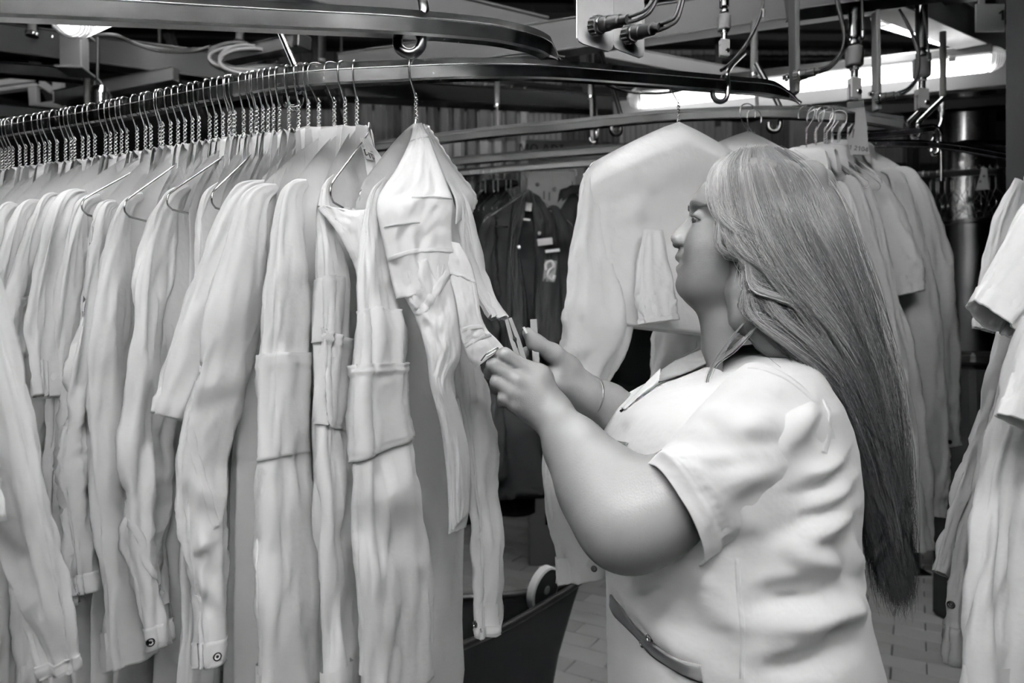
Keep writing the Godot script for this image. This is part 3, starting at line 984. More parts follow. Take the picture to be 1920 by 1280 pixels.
func background() -> void:
	var st: SurfaceTool
	# metal silo at the right
	var o := P(1812, 640, 3.7) * Vector3(1, 0, 1)
	var t := thing("metal_silo", "polished round metal silo standing behind the empty hangers at right", "silo", o)
	st = newst()
	lathe(st, o, Vector3.UP, [[0.0, 0.0], [0.150, 0.0], [0.150, 0.80], [0.164, 0.82], [0.164, 1.985], [0.0, 1.985]], 40)
	obj("shell", st, M.dark_steel, t)
	st = newst()
	lathe(st, o, Vector3.UP, [[0.120, 1.985], [0.132, 1.99], [0.132, 3.6], [0.0, 3.6]], 36)
	obj("upper_shell", st, M.steel, t)
	for y in [0.82, 1.98]:
		st = newst()
		lathe(st, o, Vector3.UP, [[0.164, y - 0.012], [0.170, y - 0.01], [0.170, y + 0.01], [0.164, y + 0.012]], 40)
		obj("band", st, M.dark_steel, t)
	t = thing("machine_base", "black machine base on the floor in front of the metal silo", "machine", P(1830, 640, 3.3) * Vector3(1, 0, 1))
	st = newst()
	bx(st, Transform3D(Basis(Vector3.UP, 0.2), P(1838, 850, 3.3) * Vector3(1, 0, 1) + Vector3(0, 0.62, 0)), Vector3(0.34, 1.24, 0.25), 0.02)
	obj("housing", st, M.black_matt, t)
	st = newst()
	bx(st, Transform3D(Basis(Vector3.UP, 0.2), P(1838, 850, 3.3) * Vector3(1, 0, 1) + Vector3(0, 1.27, 0)), Vector3(0.38, 0.06, 0.29), 0.015)
	obj("cover", st, M.black, t)
	t = thing("steel_post", "dark square post behind the right row of coats", "post", P(1700, 640, 4.0) * Vector3(1, 0, 1))
	st = newst()
	bx(st, Transform3D(Basis(), P(1712, 640, 4.0) * Vector3(1, 0, 1) + Vector3(0, 1.4, 0)), Vector3(0.05, 2.8, 0.05), 0.004)
	obj("post", st, M.paint_dark, t)
	st = newst()
	bx(st, Transform3D(Basis(), P(1712, 640, 4.0) * Vector3(1, 0, 1) + Vector3(0, 0.006, 0)), Vector3(0.14, 0.012, 0.14), 0.003)
	obj("foot_plate", st, M.paint_dark, t)
	t = thing("cabinet_panel", "large grey cabinet far back, left of the metal silo", "cabinet", P(1600, 640, 5.4) * Vector3(1, 0, 1))
	st = newst()
	bx(st, Transform3D(Basis(), P(1620, 640, 5.4) * Vector3(1, 0, 1) + Vector3(0, 1.35, 0)), Vector3(1.3, 2.7, 0.5), 0.01)
	obj("body", st, M.paint, t)
	for k in 2:
		st = newst()
		bx(st, Transform3D(Basis(), P(1620, 640, 5.14) * Vector3(1, 0, 1) + Vector3(-0.32 + 0.64 * k, 1.35, 0)), Vector3(0.60, 2.5, 0.02), 0.004)
		obj("door", st, M.paint, t)
	# pale board with dark knobs and the sign over it, in the gap behind the dark jackets
	t = thing("control_board", "pale upright control board with two dark knobs, behind the dark grey jacket", "control board", P(1040, 640, 4.2) * Vector3(1, 0, 1))
	st = newst()
	bx(st, Transform3D(Basis(), P(1042, 640, 4.2) * Vector3(1, 0, 1) + Vector3(0, 1.25, 0)), Vector3(0.34, 2.5, 0.2), 0.01)
	obj("body", st, M.paint_light, t)
	for k in 2:
		st = newst()
		bx(st, Transform3D(Basis(), P([1011.0, 1056.0][k], 400, 4.09)), Vector3(0.145, 0.5, 0.012), 0.003)
		obj("door", st, M.paint_pale, t)
	for e in [[1008, 346], [1040, 355]]:
		st = newst()
		lathe(st, P(e[0], e[1], 4.08), Vector3(0, 0, 1), [[0.0, 0.02], [0.010, 0.02], [0.013, 0.016], [0.013, 0.0]], 18)
		obj("knob", st, M.black, t)
	for e in [[1020, 366], [1030, 368]]:
		st = newst()
		bx(st, Transform3D(Basis(), P(e[0], e[1], 4.08)), Vector3(0.008, 0.05, 0.012), 0.002)
		obj("handle", st, M.black, t)
	t = thing("hall_sign", "pale sign board with dark capital letters above the control board", "sign", P(1050, 284, 4.1))
	st = newst()
	bx(st, Transform3D(Basis(Vector3(0, 0, 1), -0.03), P(1066, 283, 4.1)), Vector3(0.52, 0.12, 0.02), 0.004)
	obj("board", st, M.paint_light, t)
	var w := obj("lettering", text_mesh("MO ADI", 0.075, 0.003, true), M.print_dark, t)
	w.position += P(1014, 279, 4.085)
	w.rotation.z = -0.03
	# a row of pale cloths far back
	var c := Cloth.new()
	c.closed = true
	c.nu = 30
	c.nv = 14
	for j in c.nv:
		var v := float(j) / (c.nv - 1)
		for i in c.nu:
			var a := TAU * i / c.nu
			var r := lerpf(0.030, 0.046, smoothstep(0.0, 0.12, v)) * (1.0 + 0.12 * sin(a * 5.0 + v * 3.0))
			c.p.append(Vector3(cos(a) * r, -v * 1.7, sin(a) * r * 0.8))
	c.flip = -1.0
	var cm := finish(cloth_mesh(c))
	var last: Node3D = null
	for k in 14:
		var at := P(664 + 24.5 * k, 141 + 2.56 * k, 5.2)
		var b := thing("hanging_cloth", "long pale cloth hanging far back behind the overall being pegged", "cloth", at, "pale cloths hanging far back")
		var m := obj("cloth", cm, M.cloth_grey_shaded if k % 3 else M.mid_cloth, b)
		m.position = Vector3.ZERO
		m.rotation.y = k * 1.3
		st = newst()
		tube(st, spline([at + Vector3(0, 0.0, 0), at + Vector3(0, 0.03, 0), at + Vector3(0.018, 0.055, 0), at + Vector3(0, 0.075, 0), at + Vector3(-0.016, 0.06, 0)], 4), 0.004, 6)
		obj("hook", st, M.wire, b)
	var rl := thing("hanging_rail", "far rail of the pale cloths, behind the overall being pegged", "rail", P(830, 190, 5.2), "rails for the hangers")
	st = newst()
	bar(st, P(600, 117, 5.2), P(1060, 165, 5.2), 0.035, 0.02)
	obj("rail_bar", st, M.dark_steel, rl)
	for k in 3:
		st = newst()
		rod(st, P(640 + 180 * k, 121 + 19 * k, 5.2), P(640 + 180 * k, 20, 5.2), 0.008)
		obj("rod", st, M.paint, rl)
	# empty hangers before the silo
	for k in 17:
		hanger(P(1716 + 9.3 * k + 3.0 * sin(k * 2.1), 324 - 0.9 * k, 3.24), 1.0 + 0.25 * sin(k * 1.7), "empty wire hanger on the black rail before the metal silo", "empty hangers before the silo", 0.19, 0.11)
	t = thing("paper_tag", "small pale tag with punched holes among the empty hangers before the silo", "tag", P(1842, 346, 3.1))
	st = newst()
	plate(st, Transform3D(Basis(), P(1842, 336, 3.1)), PackedVector2Array([Vector2(-0.03, -0.05), Vector2(0.03, -0.045), Vector2(0.02, 0.05), Vector2(0.0, 0.055)]), 0.002)
	obj("card", st, M.paint_light, t)
	for e in [[1838, 340], [1845, 330]]:
		st = newst()
		lathe(st, P(e[0], e[1], 3.097), Vector3(0, 0, 1), [[0.0, 0.002], [0.005, 0.002], [0.006, 0.0]], 12)
		obj("eyelet", st, M.print_dark, t)


# ---------- cloth: a sampled surface that pockets, seams and snaps can be laid on
class Cloth:
	var p: PackedVector3Array
	var nu: int
	var nv: int
	var closed: bool
	var flip := 1.0

	func at(u: float, v: float) -> Vector3:
		var fv := clampf(v, 0.0, 1.0) * (nv - 1)
		var j := mini(int(fv), nv - 2)
		var t := fv - j
		var fu := 0.0
		var i := 0
		var k := 0
		if closed:
			fu = fposmod(u, 1.0) * nu
			i = int(fu) % nu
			k = (i + 1) % nu
		else:
			fu = clampf(u, 0.0, 1.0) * (nu - 1)
			i = mini(int(fu), nu - 2)
			k = i + 1
		var s := fu - int(fu) if closed else fu - i
		var a := p[j * nu + i].lerp(p[j * nu + k], s)
		var b := p[(j + 1) * nu + i].lerp(p[(j + 1) * nu + k], s)
		return a.lerp(b, t)

	func nrm(u: float, v: float) -> Vector3:
		var e := 0.03
		var du := at(u + e, v) - at(u - e, v)
		var dv := at(u, v + e) - at(u, v - e)
		return du.cross(dv).normalized() * flip

	func facing(v: float, eye: Vector3) -> float:      # the u whose cloth faces the point eye
		var best := 0.0
		var most := -2.0
		for k in 24:
			var u := k / 24.0
			var d := nrm(u, v).dot((eye - at(u, v)).normalized())
			if d > most:
				most = d
				best = u
		return best


func smooth(a: float, b: float, x: float) -> float:
	return smoothstep(a, b, x)


func fold(x: float) -> float:                 # a rounded ridge with a tighter valley, period 1, -1..1
	var f := x - floorf(x)
	var s := sin(PI * f)
	return 1.6 * s * (1.0 - 0.25 * s) - 0.8


# the body of a hanging coat; fr: x to the near shoulder, y up, z out of the visible face
func torso(fr: Transform3D, o: Dictionary) -> Cloth:
	var c := Cloth.new()
	c.nu = o.get("nu", 48)
	c.nv = o.get("nv", 40)
	c.closed = true
	c.p = PackedVector3Array()
	var hw: float = o.get("hw", 0.215)
	var hf: float = o.get("hf", hw)
	var drop: float = o.get("drop", 0.1)
	var len: float = o.get("len", 0.95)
	var th: float = o.get("th", 0.028)
	var flare: float = o.get("flare", 0.12)
	var amp: float = o.get("amp", 0.012)
	var sd: float = o.get("sd", 0.0)
	var k: float = o.get("k", 9.0)
	var lean: float = o.get("lean", 0.0)
	var hem: float = o.get("hem", 0.0)
	var lines: Array = o.get("lines", [])
	for j in c.nv:
		var t := pow(float(j) / (c.nv - 1), 1.25)
		var g := smooth(0.02, 0.45, t)
		for i in c.nu:
			var a := TAU * i / c.nu
			var xs := signf(cos(a)) * pow(absf(cos(a)), 0.72)
			var zs := sin(a)
			var w := hw if xs > 0 else hf
			var x := xs * w * (1.0 + flare * t - 0.05 * sin(PI * t))
			var ty := -drop * pow(absf(xs), 1.15) - (0.012 * smooth(0.85, 1.0, absf(xs)))
			var y := lerpf(ty, -len + hem * xs, t)
			var thick := 0.003 + th * smooth(0.0, 0.14, t) * (0.75 + 0.25 * (1.0 - absf(xs)))
			var n := N1.get_noise_3d(x * 3.0, y * 1.3, sd * 7.3)
			var n2 := N2.get_noise_3d(x * 9.0 + 40.0, y * 4.5, sd * 3.1)
			var z := zs * thick + amp * g * (fold(x * k + sd + n * 1.7) + 0.6 * sin(x * k * 2.9 + sd * 3.0 + n * 4.0)) + n2 * amp * 0.7 * smooth(0.03, 0.2, t)
			x += amp * 0.8 * g * N1.get_noise_2d(y * 3.0, sd * 5.0 + (3.0 if xs > 0 else 9.0)) + lean * t
			var q := fr * Vector3(x, y, z)
			if lines.size() and zs < 0.3: q -= fr.basis.z * fold_lines(q, lines)
			c.p.append(q)
	c.flip = -1.0
	return c


# a sleeve or trouser leg hanging along control points q: [point, width] with cloth thickness ratio th
func sleeve(q: Array, zn: Vector3, o: Dictionary) -> Cloth:
	var c := Cloth.new()
	c.nu = o.get("nu", 36)
	c.closed = true
	var per: int = o.get("per", 14)
	var cp := []
	var wd := []
	for e in q:
		cp.append(e[0])
		wd.append(Vector3(e[1], 0, 0))
	var line := spline(cp, per)
	var wl := spline(wd, per)
	var n := line.size()
	c.nv = n
	c.p = PackedVector3Array()
	var th: float = o.get("th", 0.42)
	var amp: float = 1.35 * float(o.get("amp", 0.007))
	var sd: float = o.get("sd", 0.0)
	var crush: float = o.get("crush", 0.0)       # cross wrinkles, strongest at v = crush_at
	var cat: float = o.get("crush_at", 0.5)
	var cw: float = o.get("crush_w", 0.25)
	var hem: float = o.get("hem", 0.0)           # height of the turned hem at the lower end
	var total := 0.0
	var lines: Array = o.get("lines", [])
	for j in n - 1: total += line[j].distance_to(line[j + 1])
	var s := 0.0
	for j in n:
		var t := (line[mini(j + 1, n - 1)] - line[maxi(j - 1, 0)]).normalized()
		var wdir := zn.cross(t).normalized()
		var nn := t.cross(wdir)
		if j > 0: s += line[j].distance_to(line[j - 1])
		var v := s / total
		var w := wl[j].x
		var top := smooth(0.0, 0.12, v)
		for i in c.nu:
			var a := TAU * i / c.nu
			var ca := cos(a)
			var sa := sin(a)
			var x := signf(ca) * pow(absf(ca), 0.85) * w * 0.5
			var flat := th * lerpf(0.6, 1.0, top)
			var z := sa * w * 0.5 * flat
			var nz := N1.get_noise_3d(ca * 1.1 + sd * 3.7, s * 4.0, sa * 1.1)
			var d := amp * smooth(0.04, 0.35, v) * (0.7 * sin(a * 2.0 + sd * 2.0 + nz * 2.2 + s * 3.0) + 0.55 * fold(a / TAU * 3.0 + sd + nz * 0.9 + s * 0.8))
			d += amp * 0.8 * N2.get_noise_3d(ca * 2.2 + sd, s * 9.0, sa * 2.2 + 5.0) * top
			if crush > 0.0:
				var win := exp(-pow((v - cat) / cw, 2.0))
				var cr := N2.get_noise_3d(ca * 1.4 + 9.0, s * 16.0 + sd + sa * 0.8, sd * 2.0)
				d += crush * win * (1.0 - 2.6 * absf(cr))
			var dirv := (wdir * ca * 0.5 + nn * sa).normalized()
			if hem > 0.0:
				var from_end := total - s
				if from_end < hem: d += 0.0016 + 0.0007 * sin(a * 34.0) * smooth(hem * 0.6, hem, from_end)
				elif from_end < hem + 0.008: d -= 0.0012
			var at := line[j] + wdir * x + nn * z + dirv * d
			if lines.size():
				var to := (Vector3(0, 1.35, 0) - at).normalized()
				if dirv.dot(to) > -0.2: at += to * fold_lines(at, lines) * smooth(-0.2, 0.3, dirv.dot(to))
			c.p.append(at)
	c.flip = 1.0
	var mid := int(c.nv * 0.5)                   # make the normals point outwards
	var cen := line[mid]
	if c.nrm(0.25, 0.5).dot(c.at(0.25, 0.5) - cen) < 0: c.flip = -1.0
	return c


func cloth_mesh(c: Cloth, open_end := true, cap_top := false) -> SurfaceTool:
	var st := newst()
	var p := c.p.duplicate()
	var rows := c.nv
	if c.closed and open_end:                    # turn the cloth in at the lower end so that it shows its thickness and an inside
		var last := c.p.slice((c.nv - 1) * c.nu)
		var cen := Vector3.ZERO
		for q in last: cen += q
		cen /= c.nu
		var up := Vector3.ZERO
		for i in c.nu: up += c.p[(c.nv - 3) * c.nu + i]
		up = (up / c.nu - cen).normalized()
		for k in [[0.0018, 0.0008], [0.0022, 0.006], [0.0026, 0.05]]:
			for q in last:
				p.append(q + (cen - q).normalized() * k[0] + up * k[1])
			rows += 1
	if c.flip > 0: grid(st, p, c.nu, rows, c.closed)
	else:
		var r := PackedVector3Array()
		for j in rows:
			for i in c.nu: r.append(p[j * c.nu + c.nu - 1 - i])
		grid(st, r, c.nu, rows, c.closed)
	if cap_top:
		st.set_smooth_group(0)
		var cen := Vector3.ZERO
		for i in c.nu: cen += c.p[i]
		cen /= c.nu
		for i in c.nu: tri(st, cen, c.p[i], c.p[(i + 1) % c.nu])
	return st


# a patch laid on the cloth between (u0, v0) and (u1, v1): edges turned down, stitching pressed in
func patch(c: Cloth, u0: float, u1: float, v0: float, v1: float, lift: float, o := {}) -> SurfaceTool:
	var st := newst()
	var n: int = o.get("n", 14)
	var m: int = o.get("m", 18)
	var band: float = o.get("band", 0.0)
	var slant: float = o.get("slant", 0.0)
	var sd: float = o.get("sd", 1.0)
	var p := PackedVector3Array()
	for j in m + 3:
		for i in n + 3:
			var a := clampf(float(i - 1) / n, 0.0, 1.0)
			var b := clampf(float(j - 1) / m, 0.0, 1.0)
			var edge := i == 0 or j == 0 or i == n + 2 or j == m + 2
			var u := lerpf(u0, u1, a)
			var v := lerpf(v0, v1, b) + slant * (a - 0.5)
			var d := -0.004 if edge else lift
			if not edge:
				var q := minf(minf(a, 1.0 - a) * n, minf(b, 1.0 - b) * m)
				if q > 0.9 and q < 1.9: d -= lift * 0.55
				d += lift * 0.35 * N2.get_noise_3d(a * 7.0 + sd, b * 7.0, sd)
				if (i % 2 == 0) and (a < 0.01 or a > 0.99): d += lift * 0.3
				if (j % 2 == 0) and (b > 0.99): d += lift * 0.3
				if band > 0.0 and b < band: d += lift * 0.6
			p.append(c.at(u, v) + c.nrm(u, v) * d)
	if c.flip > 0: grid(st, p, n + 3, m + 3)
	else:
		var r := PackedVector3Array()
		for j in m + 3:
			for i in n + 3: r.append(p[j * (n + 3) + n + 2 - i])
		grid(st, r, n + 3, m + 3)
	return st


# a stitched seam along the cloth: a low welt, puckered
func seam(c: Cloth, pts: Array, width: float, lift: float, sd := 0.0) -> SurfaceTool:
	var st := newst()
	var line := []
	for e in pts: line.append(Vector3(e[0], e[1], 0))
	var total := 0.0
	for k in pts.size() - 1: total += c.at(pts[k][0], pts[k][1]).distance_to(c.at(pts[k + 1][0], pts[k + 1][1]))
	var n := maxi(int(total / 0.0045 / (pts.size() - 1)), 4)
	var sp := spline(line, n)
	var p := PackedVector3Array()
	for k in sp.size():
		var q := sp[k]
		var x := c.at(q.x, q.y)
		var nn := c.nrm(q.x, q.y)
		var t := (c.at(sp[mini(k + 1, sp.size() - 1)].x, sp[mini(k + 1, sp.size() - 1)].y) - c.at(sp[maxi(k - 1, 0)].x, sp[maxi(k - 1, 0)].y)).normalized()
		var s := nn.cross(t).normalized()
		var pk := 1.0 + 0.55 * (1.0 if k % 3 else -1.0) + 0.4 * N1.get_noise_2d(k * 0.21, sd)
		for e in [[-0.5, -0.6], [-0.42, 0.9], [-0.1, 0.55 * pk], [0.2, 0.75 * pk], [0.42, 0.5], [0.5, -0.6]]:
			p.append(x + s * e[0] * width + nn * e[1] * lift)
	grid(st, p, 6, sp.size())
	return st


func snap(c: Cloth, u: float, v: float, parent: Node3D, r := 0.0055) -> void:
	var x := c.at(u, v)
	var nn := c.nrm(u, v)
	var st := newst()
	lathe(st, x - nn * 0.002, nn, [[0.0, 0.004], [r * 0.3, 0.0044], [r * 0.36, 0.0032], [r * 0.62, 0.003], [r * 0.75, 0.0048], [r * 0.95, 0.0046], [r, 0.002], [r, 0.0]], 16)
	obj("snap", st, M.snap, parent)


# a shirt collar standing round the neck, its points falling on the face
func collar(fr: Transform3D, r: float, h: float, sd: float) -> SurfaceTool:
	var st := newst()
	var p := PackedVector3Array()
	var n := 22
	for j in 5:
		for i in n + 1:
			var a := -2.5 + 5.0 * i / n
			var q := j / 4.0
			var out := r * (1.0 + 0.55 * q) * (1.0 + 0.12 * N1.get_noise_2d(a * 1.5, sd))
			var tip := pow(absf(a) / 2.5, 3.0)
			var y := h * sin(q * 2.2) * (1.0 - 0.35 * tip) - q * q * (0.028 + 0.05 * tip) + 0.006 * N1.get_noise_2d(a * 2.0 + 7.0, sd) * q
			p.append(fr * Vector3(sin(a + PI * 0.5 + PI) * out * 0.95, y - 0.012, -cos(a + PI * 0.5 + PI) * out * 0.35))
	grid(st, p, n + 1, 5)
	return st


# the spot on a cloth that shows at pixel (px, py): used to lay pockets, seams and snaps where the photograph has them
func uv(c: Cloth, px: float, py: float) -> Array:
	var best := 1e9
	var out := [0.0, 0.5]
	for j in c.nv:
		for i in c.nu:
			var q := c.p[j * c.nu + i]
			var dx := q.x / -q.z * F + 960.0 - px
			var dy := 640.0 - (q.y - EYE) / -q.z * F - py
			var d := dx * dx + dy * dy
			if d < best:
				var u := float(i) / c.nu if c.closed else float(i) / (c.nu - 1)
				var v := float(j) / (c.nv - 1)
				if c.closed and c.nrm(u, v).dot(eye() - q) < 0: continue
				best = d
				out = [u, v]
	return out


func seam_px(c: Cloth, a: Array, parent: Node3D, mat: Material, width := 0.010, lift := 0.0016) -> void:
	var pts := []
	for q in a:
		var e := uv(c, q[0], q[1])
		if pts.size():
			while e[0] - pts[-1][0] > 0.5: e[0] -= 1.0
			while e[0] - pts[-1][0] < -0.5: e[0] += 1.0
		pts.append(e)
	obj("seam", seam(c, pts, width, lift, a[0][0]), mat, parent)


func snap_px(c: Cloth, px: float, py: float, parent: Node3D, r := 0.0055) -> void:
	var e := uv(c, px, py)
	snap(c, e[0], e[1], parent, r)


func pocket_px(c: Cloth, x0: float, y0: float, x1: float, y1: float, parent: Node3D, mat: Material, o := {}) -> void:
	var a := uv(c, x0, (y0 + y1) * 0.5)
	var b := uv(c, x1, (y0 + y1) * 0.5)
	var t := uv(c, (x0 + x1) * 0.5, y0)
	var d := uv(c, (x0 + x1) * 0.5, y1)
	if c.closed:
		var m := uv(c, (x0 + x1) * 0.5, (y0 + y1) * 0.5)
		for e in [a, b]:
			while e[0] - m[0] > 0.5: e[0] -= 1.0
			while e[0] - m[0] < -0.5: e[0] += 1.0
	var u0 := minf(a[0], b[0])
	var u1 := maxf(a[0], b[0])
	obj(o.get("called", "pocket"), patch(c, u0, u1, t[1], d[1], o.get("lift", 0.003), o), mat, parent)


# a single layer of cloth between a left and a right edge ([px, py, depth] rows), bulging towards the eye
func panel(left: Array, right: Array, o := {}) -> Cloth:
	var c := Cloth.new()
	c.closed = false
	c.nu = o.get("nu", 24)
	c.nv = o.get("nv", 48)
	var l := []
	var r := []
	for q in left: l.append(P(q[0], q[1], q[2]))
	for q in right: r.append(P(q[0], q[1], q[2]))
	var n := 12
	var a := spline(l, n)
	var b := spline(r, n)
	var amp: float = o.get("amp", 0.006)
	var bulge: float = o.get("bulge", 0.015)
	var sd: float = o.get("sd", 0.0)
	var kx: float = o.get("kx", 2.0)             # folds across and down the panel
	var ky: float = o.get("ky", 2.0)
	var skew: float = o.get("skew", 0.0)
	for j in c.nv:
		var v := float(j) / (c.nv - 1)
		var pa := a[0].lerp(a[0], 0)
		var fa := v * (a.size() - 1)
		var ia := mini(int(fa), a.size() - 2)
		pa = a[ia].lerp(a[ia + 1], fa - ia)
		var fb := v * (b.size() - 1)
		var ib := mini(int(fb), b.size() - 2)
		var pb := b[ib].lerp(b[ib + 1], fb - ib)
		for i in c.nu:
			var u := float(i) / (c.nu - 1)
			var q := pa.lerp(pb, u)
			var to := (eye() - q).normalized()
			var w := sqrt(maxf(sin(PI * u), 0.0))
			var nz := N1.get_noise_3d(u * 1.3 + sd, v * 2.6, sd * 3.0)
			var d := bulge * w + amp * (0.35 + 0.65 * w) * (fold(u * kx + v * skew + nz * 0.9 + sd) * 0.6 + fold(v * ky + u * skew * 0.7 + nz * 1.3 + sd * 2.0) * 0.45 + N2.get_noise_3d(u * 4.0 + sd, v * 7.0, sd))
			c.p.append(q + to * d)
	c.flip = 1.0
	if c.nrm(0.5, 0.5).dot(eye() - c.at(0.5, 0.5)) < 0: c.flip = -1.0
	return c


func panel_mesh(c: Cloth, thick := 0.0025) -> SurfaceTool:         # both faces and the edges between them
	var st := newst()
	var back := PackedVector3Array()
	for j in c.nv:
		for i in c.nu:
			var e := i == 0 or j == 0 or i == c.nu - 1 or j == c.nv - 1
			back.append(c.p[j * c.nu + i] - c.nrm(float(i) / (c.nu - 1), float(j) / (c.nv - 1)) * (thick * (0.7 if e else 1.0)))
	var rev := func(p: PackedVector3Array) -> PackedVector3Array:
		var r := PackedVector3Array()
		for j in c.nv:
			for i in c.nu: r.append(p[j * c.nu + c.nu - 1 - i])
		return r
	grid(st, c.p if c.flip > 0 else rev.call(c.p), c.nu, c.nv)
	grid(st, back if c.flip < 0 else rev.call(back), c.nu, c.nv)
	var rim_a := PackedVector3Array()
	var rim_b := PackedVector3Array()
	for i in c.nu:
		rim_a.append(c.p[i]); rim_b.append(back[i])
	for j in range(1, c.nv):
		rim_a.append(c.p[j * c.nu + c.nu - 1]); rim_b.append(back[j * c.nu + c.nu - 1])
	for i in range(c.nu - 2, -1, -1):
		rim_a.append(c.p[(c.nv - 1) * c.nu + i]); rim_b.append(back[(c.nv - 1) * c.nu + i])
	for j in range(c.nv - 2, -1, -1):
		rim_a.append(c.p[j * c.nu]); rim_b.append(back[j * c.nu])
	var n := rim_a.size()
	rim_a.append_array(rim_b)
	grid(st, rim_a, n, 2)
	return st


func eye() -> Vector3:
	return Vector3(0, EYE, 0)


# main-rail position of the hook whose top shows at pixel column px
func rail_top(px: float) -> Vector3:
	var t := [[-420, 314, 1.75], [-160, 267, 1.5], [0, 231, 1.38], [208, 194, 1.24], [403, 153.5, 1.12], [560, 127, 1.07], [782, 114.5, 1.09], [896, 113, 1.12], [1030, 117.5, 1.2], [1198, 132, 1.33], [1270, 138, 1.38], [1377, 146.5, 1.45], [1438, 155, 1.48]]
	for k in t.size() - 1:
		if px <= t[k + 1][0]:
			var q: float = (px - t[k][0]) / float(t[k + 1][0] - t[k][0])
			return P(px, lerpf(t[k][1], t[k + 1][1], q), lerpf(t[k][2], t[k + 1][2], q))
	return P(px, 155, 1.48)


func px_path(a: Array, d0: float, d1: float) -> Array:         # [px, py, width in pixels] rows to sleeve control points
	var out := []
	for k in a.size():
		var d := lerpf(d0, d1, float(k) / (a.size() - 1)) if a[k].size() < 4 else float(a[k][3])
		out.append([P(a[k][0], a[k][1], d), a[k][2] / F * d])
	return out


# one white work coat on the left rack
func coat(label: String, group: String, hook_px: float, s: Vector3, o: Dictionary) -> Dictionary:
	var hk := rail_top(hook_px)
	var n := hk + Vector3(0, -0.098, 0)
	var dir := Vector3(s.x - n.x, 0, s.z - n.z)
	var hw := dir.length()
	dir = dir.normalized()
	var fr := Transform3D(Basis(dir, Vector3.UP, dir.cross(Vector3.UP)), n)
	var t := thing(o.get("called", "work_coat"), label, o.get("cat", "coat"), n, group)
	var d := {"hw": hw, "hf": minf(hw, 0.2), "drop": n.y - s.y, "sd": hook_px * 0.013}
	d.merge(o.get("torso", {}), true)
	var mat: Material = o.get("mat", M.cloth)
	var body := torso(fr, d)
	obj("body", cloth_mesh(body), mat, t)
	obj("collar", collar(fr, 0.042, 0.026, hook_px), mat, t)
	return {"node": t, "frame": fr, "body": body, "hook": hk, "yaw": yaw_to(dir), "hw": hw, "drop": n.y - s.y}


func add_sleeve(t: Node3D, fr: Transform3D, path: Array, o: Dictionary, mat: Material = null, called := "sleeve") -> Cloth:
	if not o.get("loose", false):             # set in at the shoulder: it starts small, up on the shoulder's slope
		var s0: Vector3 = path[0][0]
		var up := fr.origin + Vector3(0, -0.012, 0)
		var first := s0.lerp(up, clampf(0.075 / maxf(s0.distance_to(up), 0.08), 0.0, 0.6))
		path = [[first + Vector3(0, 0.004, 0), 0.010], [s0.lerp(first, 0.25) + Vector3(0, 0.004, 0), path[0][1] * 0.8]] + path.slice(1)
	var c := sleeve(path, fr.basis.z, o)
	var m := obj(called, cloth_mesh(c, true, true), mat if mat else M.cloth, t)
	c.set_meta("node", m)
	return c


func cuff(t: Node3D, c: Cloth, v0: float, snap_off: float, mat: Material = null) -> void:
	var m := obj("cuff", patch(c, 0.0, 0.999, v0, 0.995, 0.0022, {"n": 34, "m": 8}), mat if mat else M.cloth, t)
	if snap_off < 9.0: snap(c, c.facing((v0 + 1.0) * 0.5, eye()) + snap_off, (v0 + 1.0) * 0.5, m)


func garments() -> void:
	left_rack()
	pegged_garment()
	right_shirts()
	near_garments()
	dark_jackets()


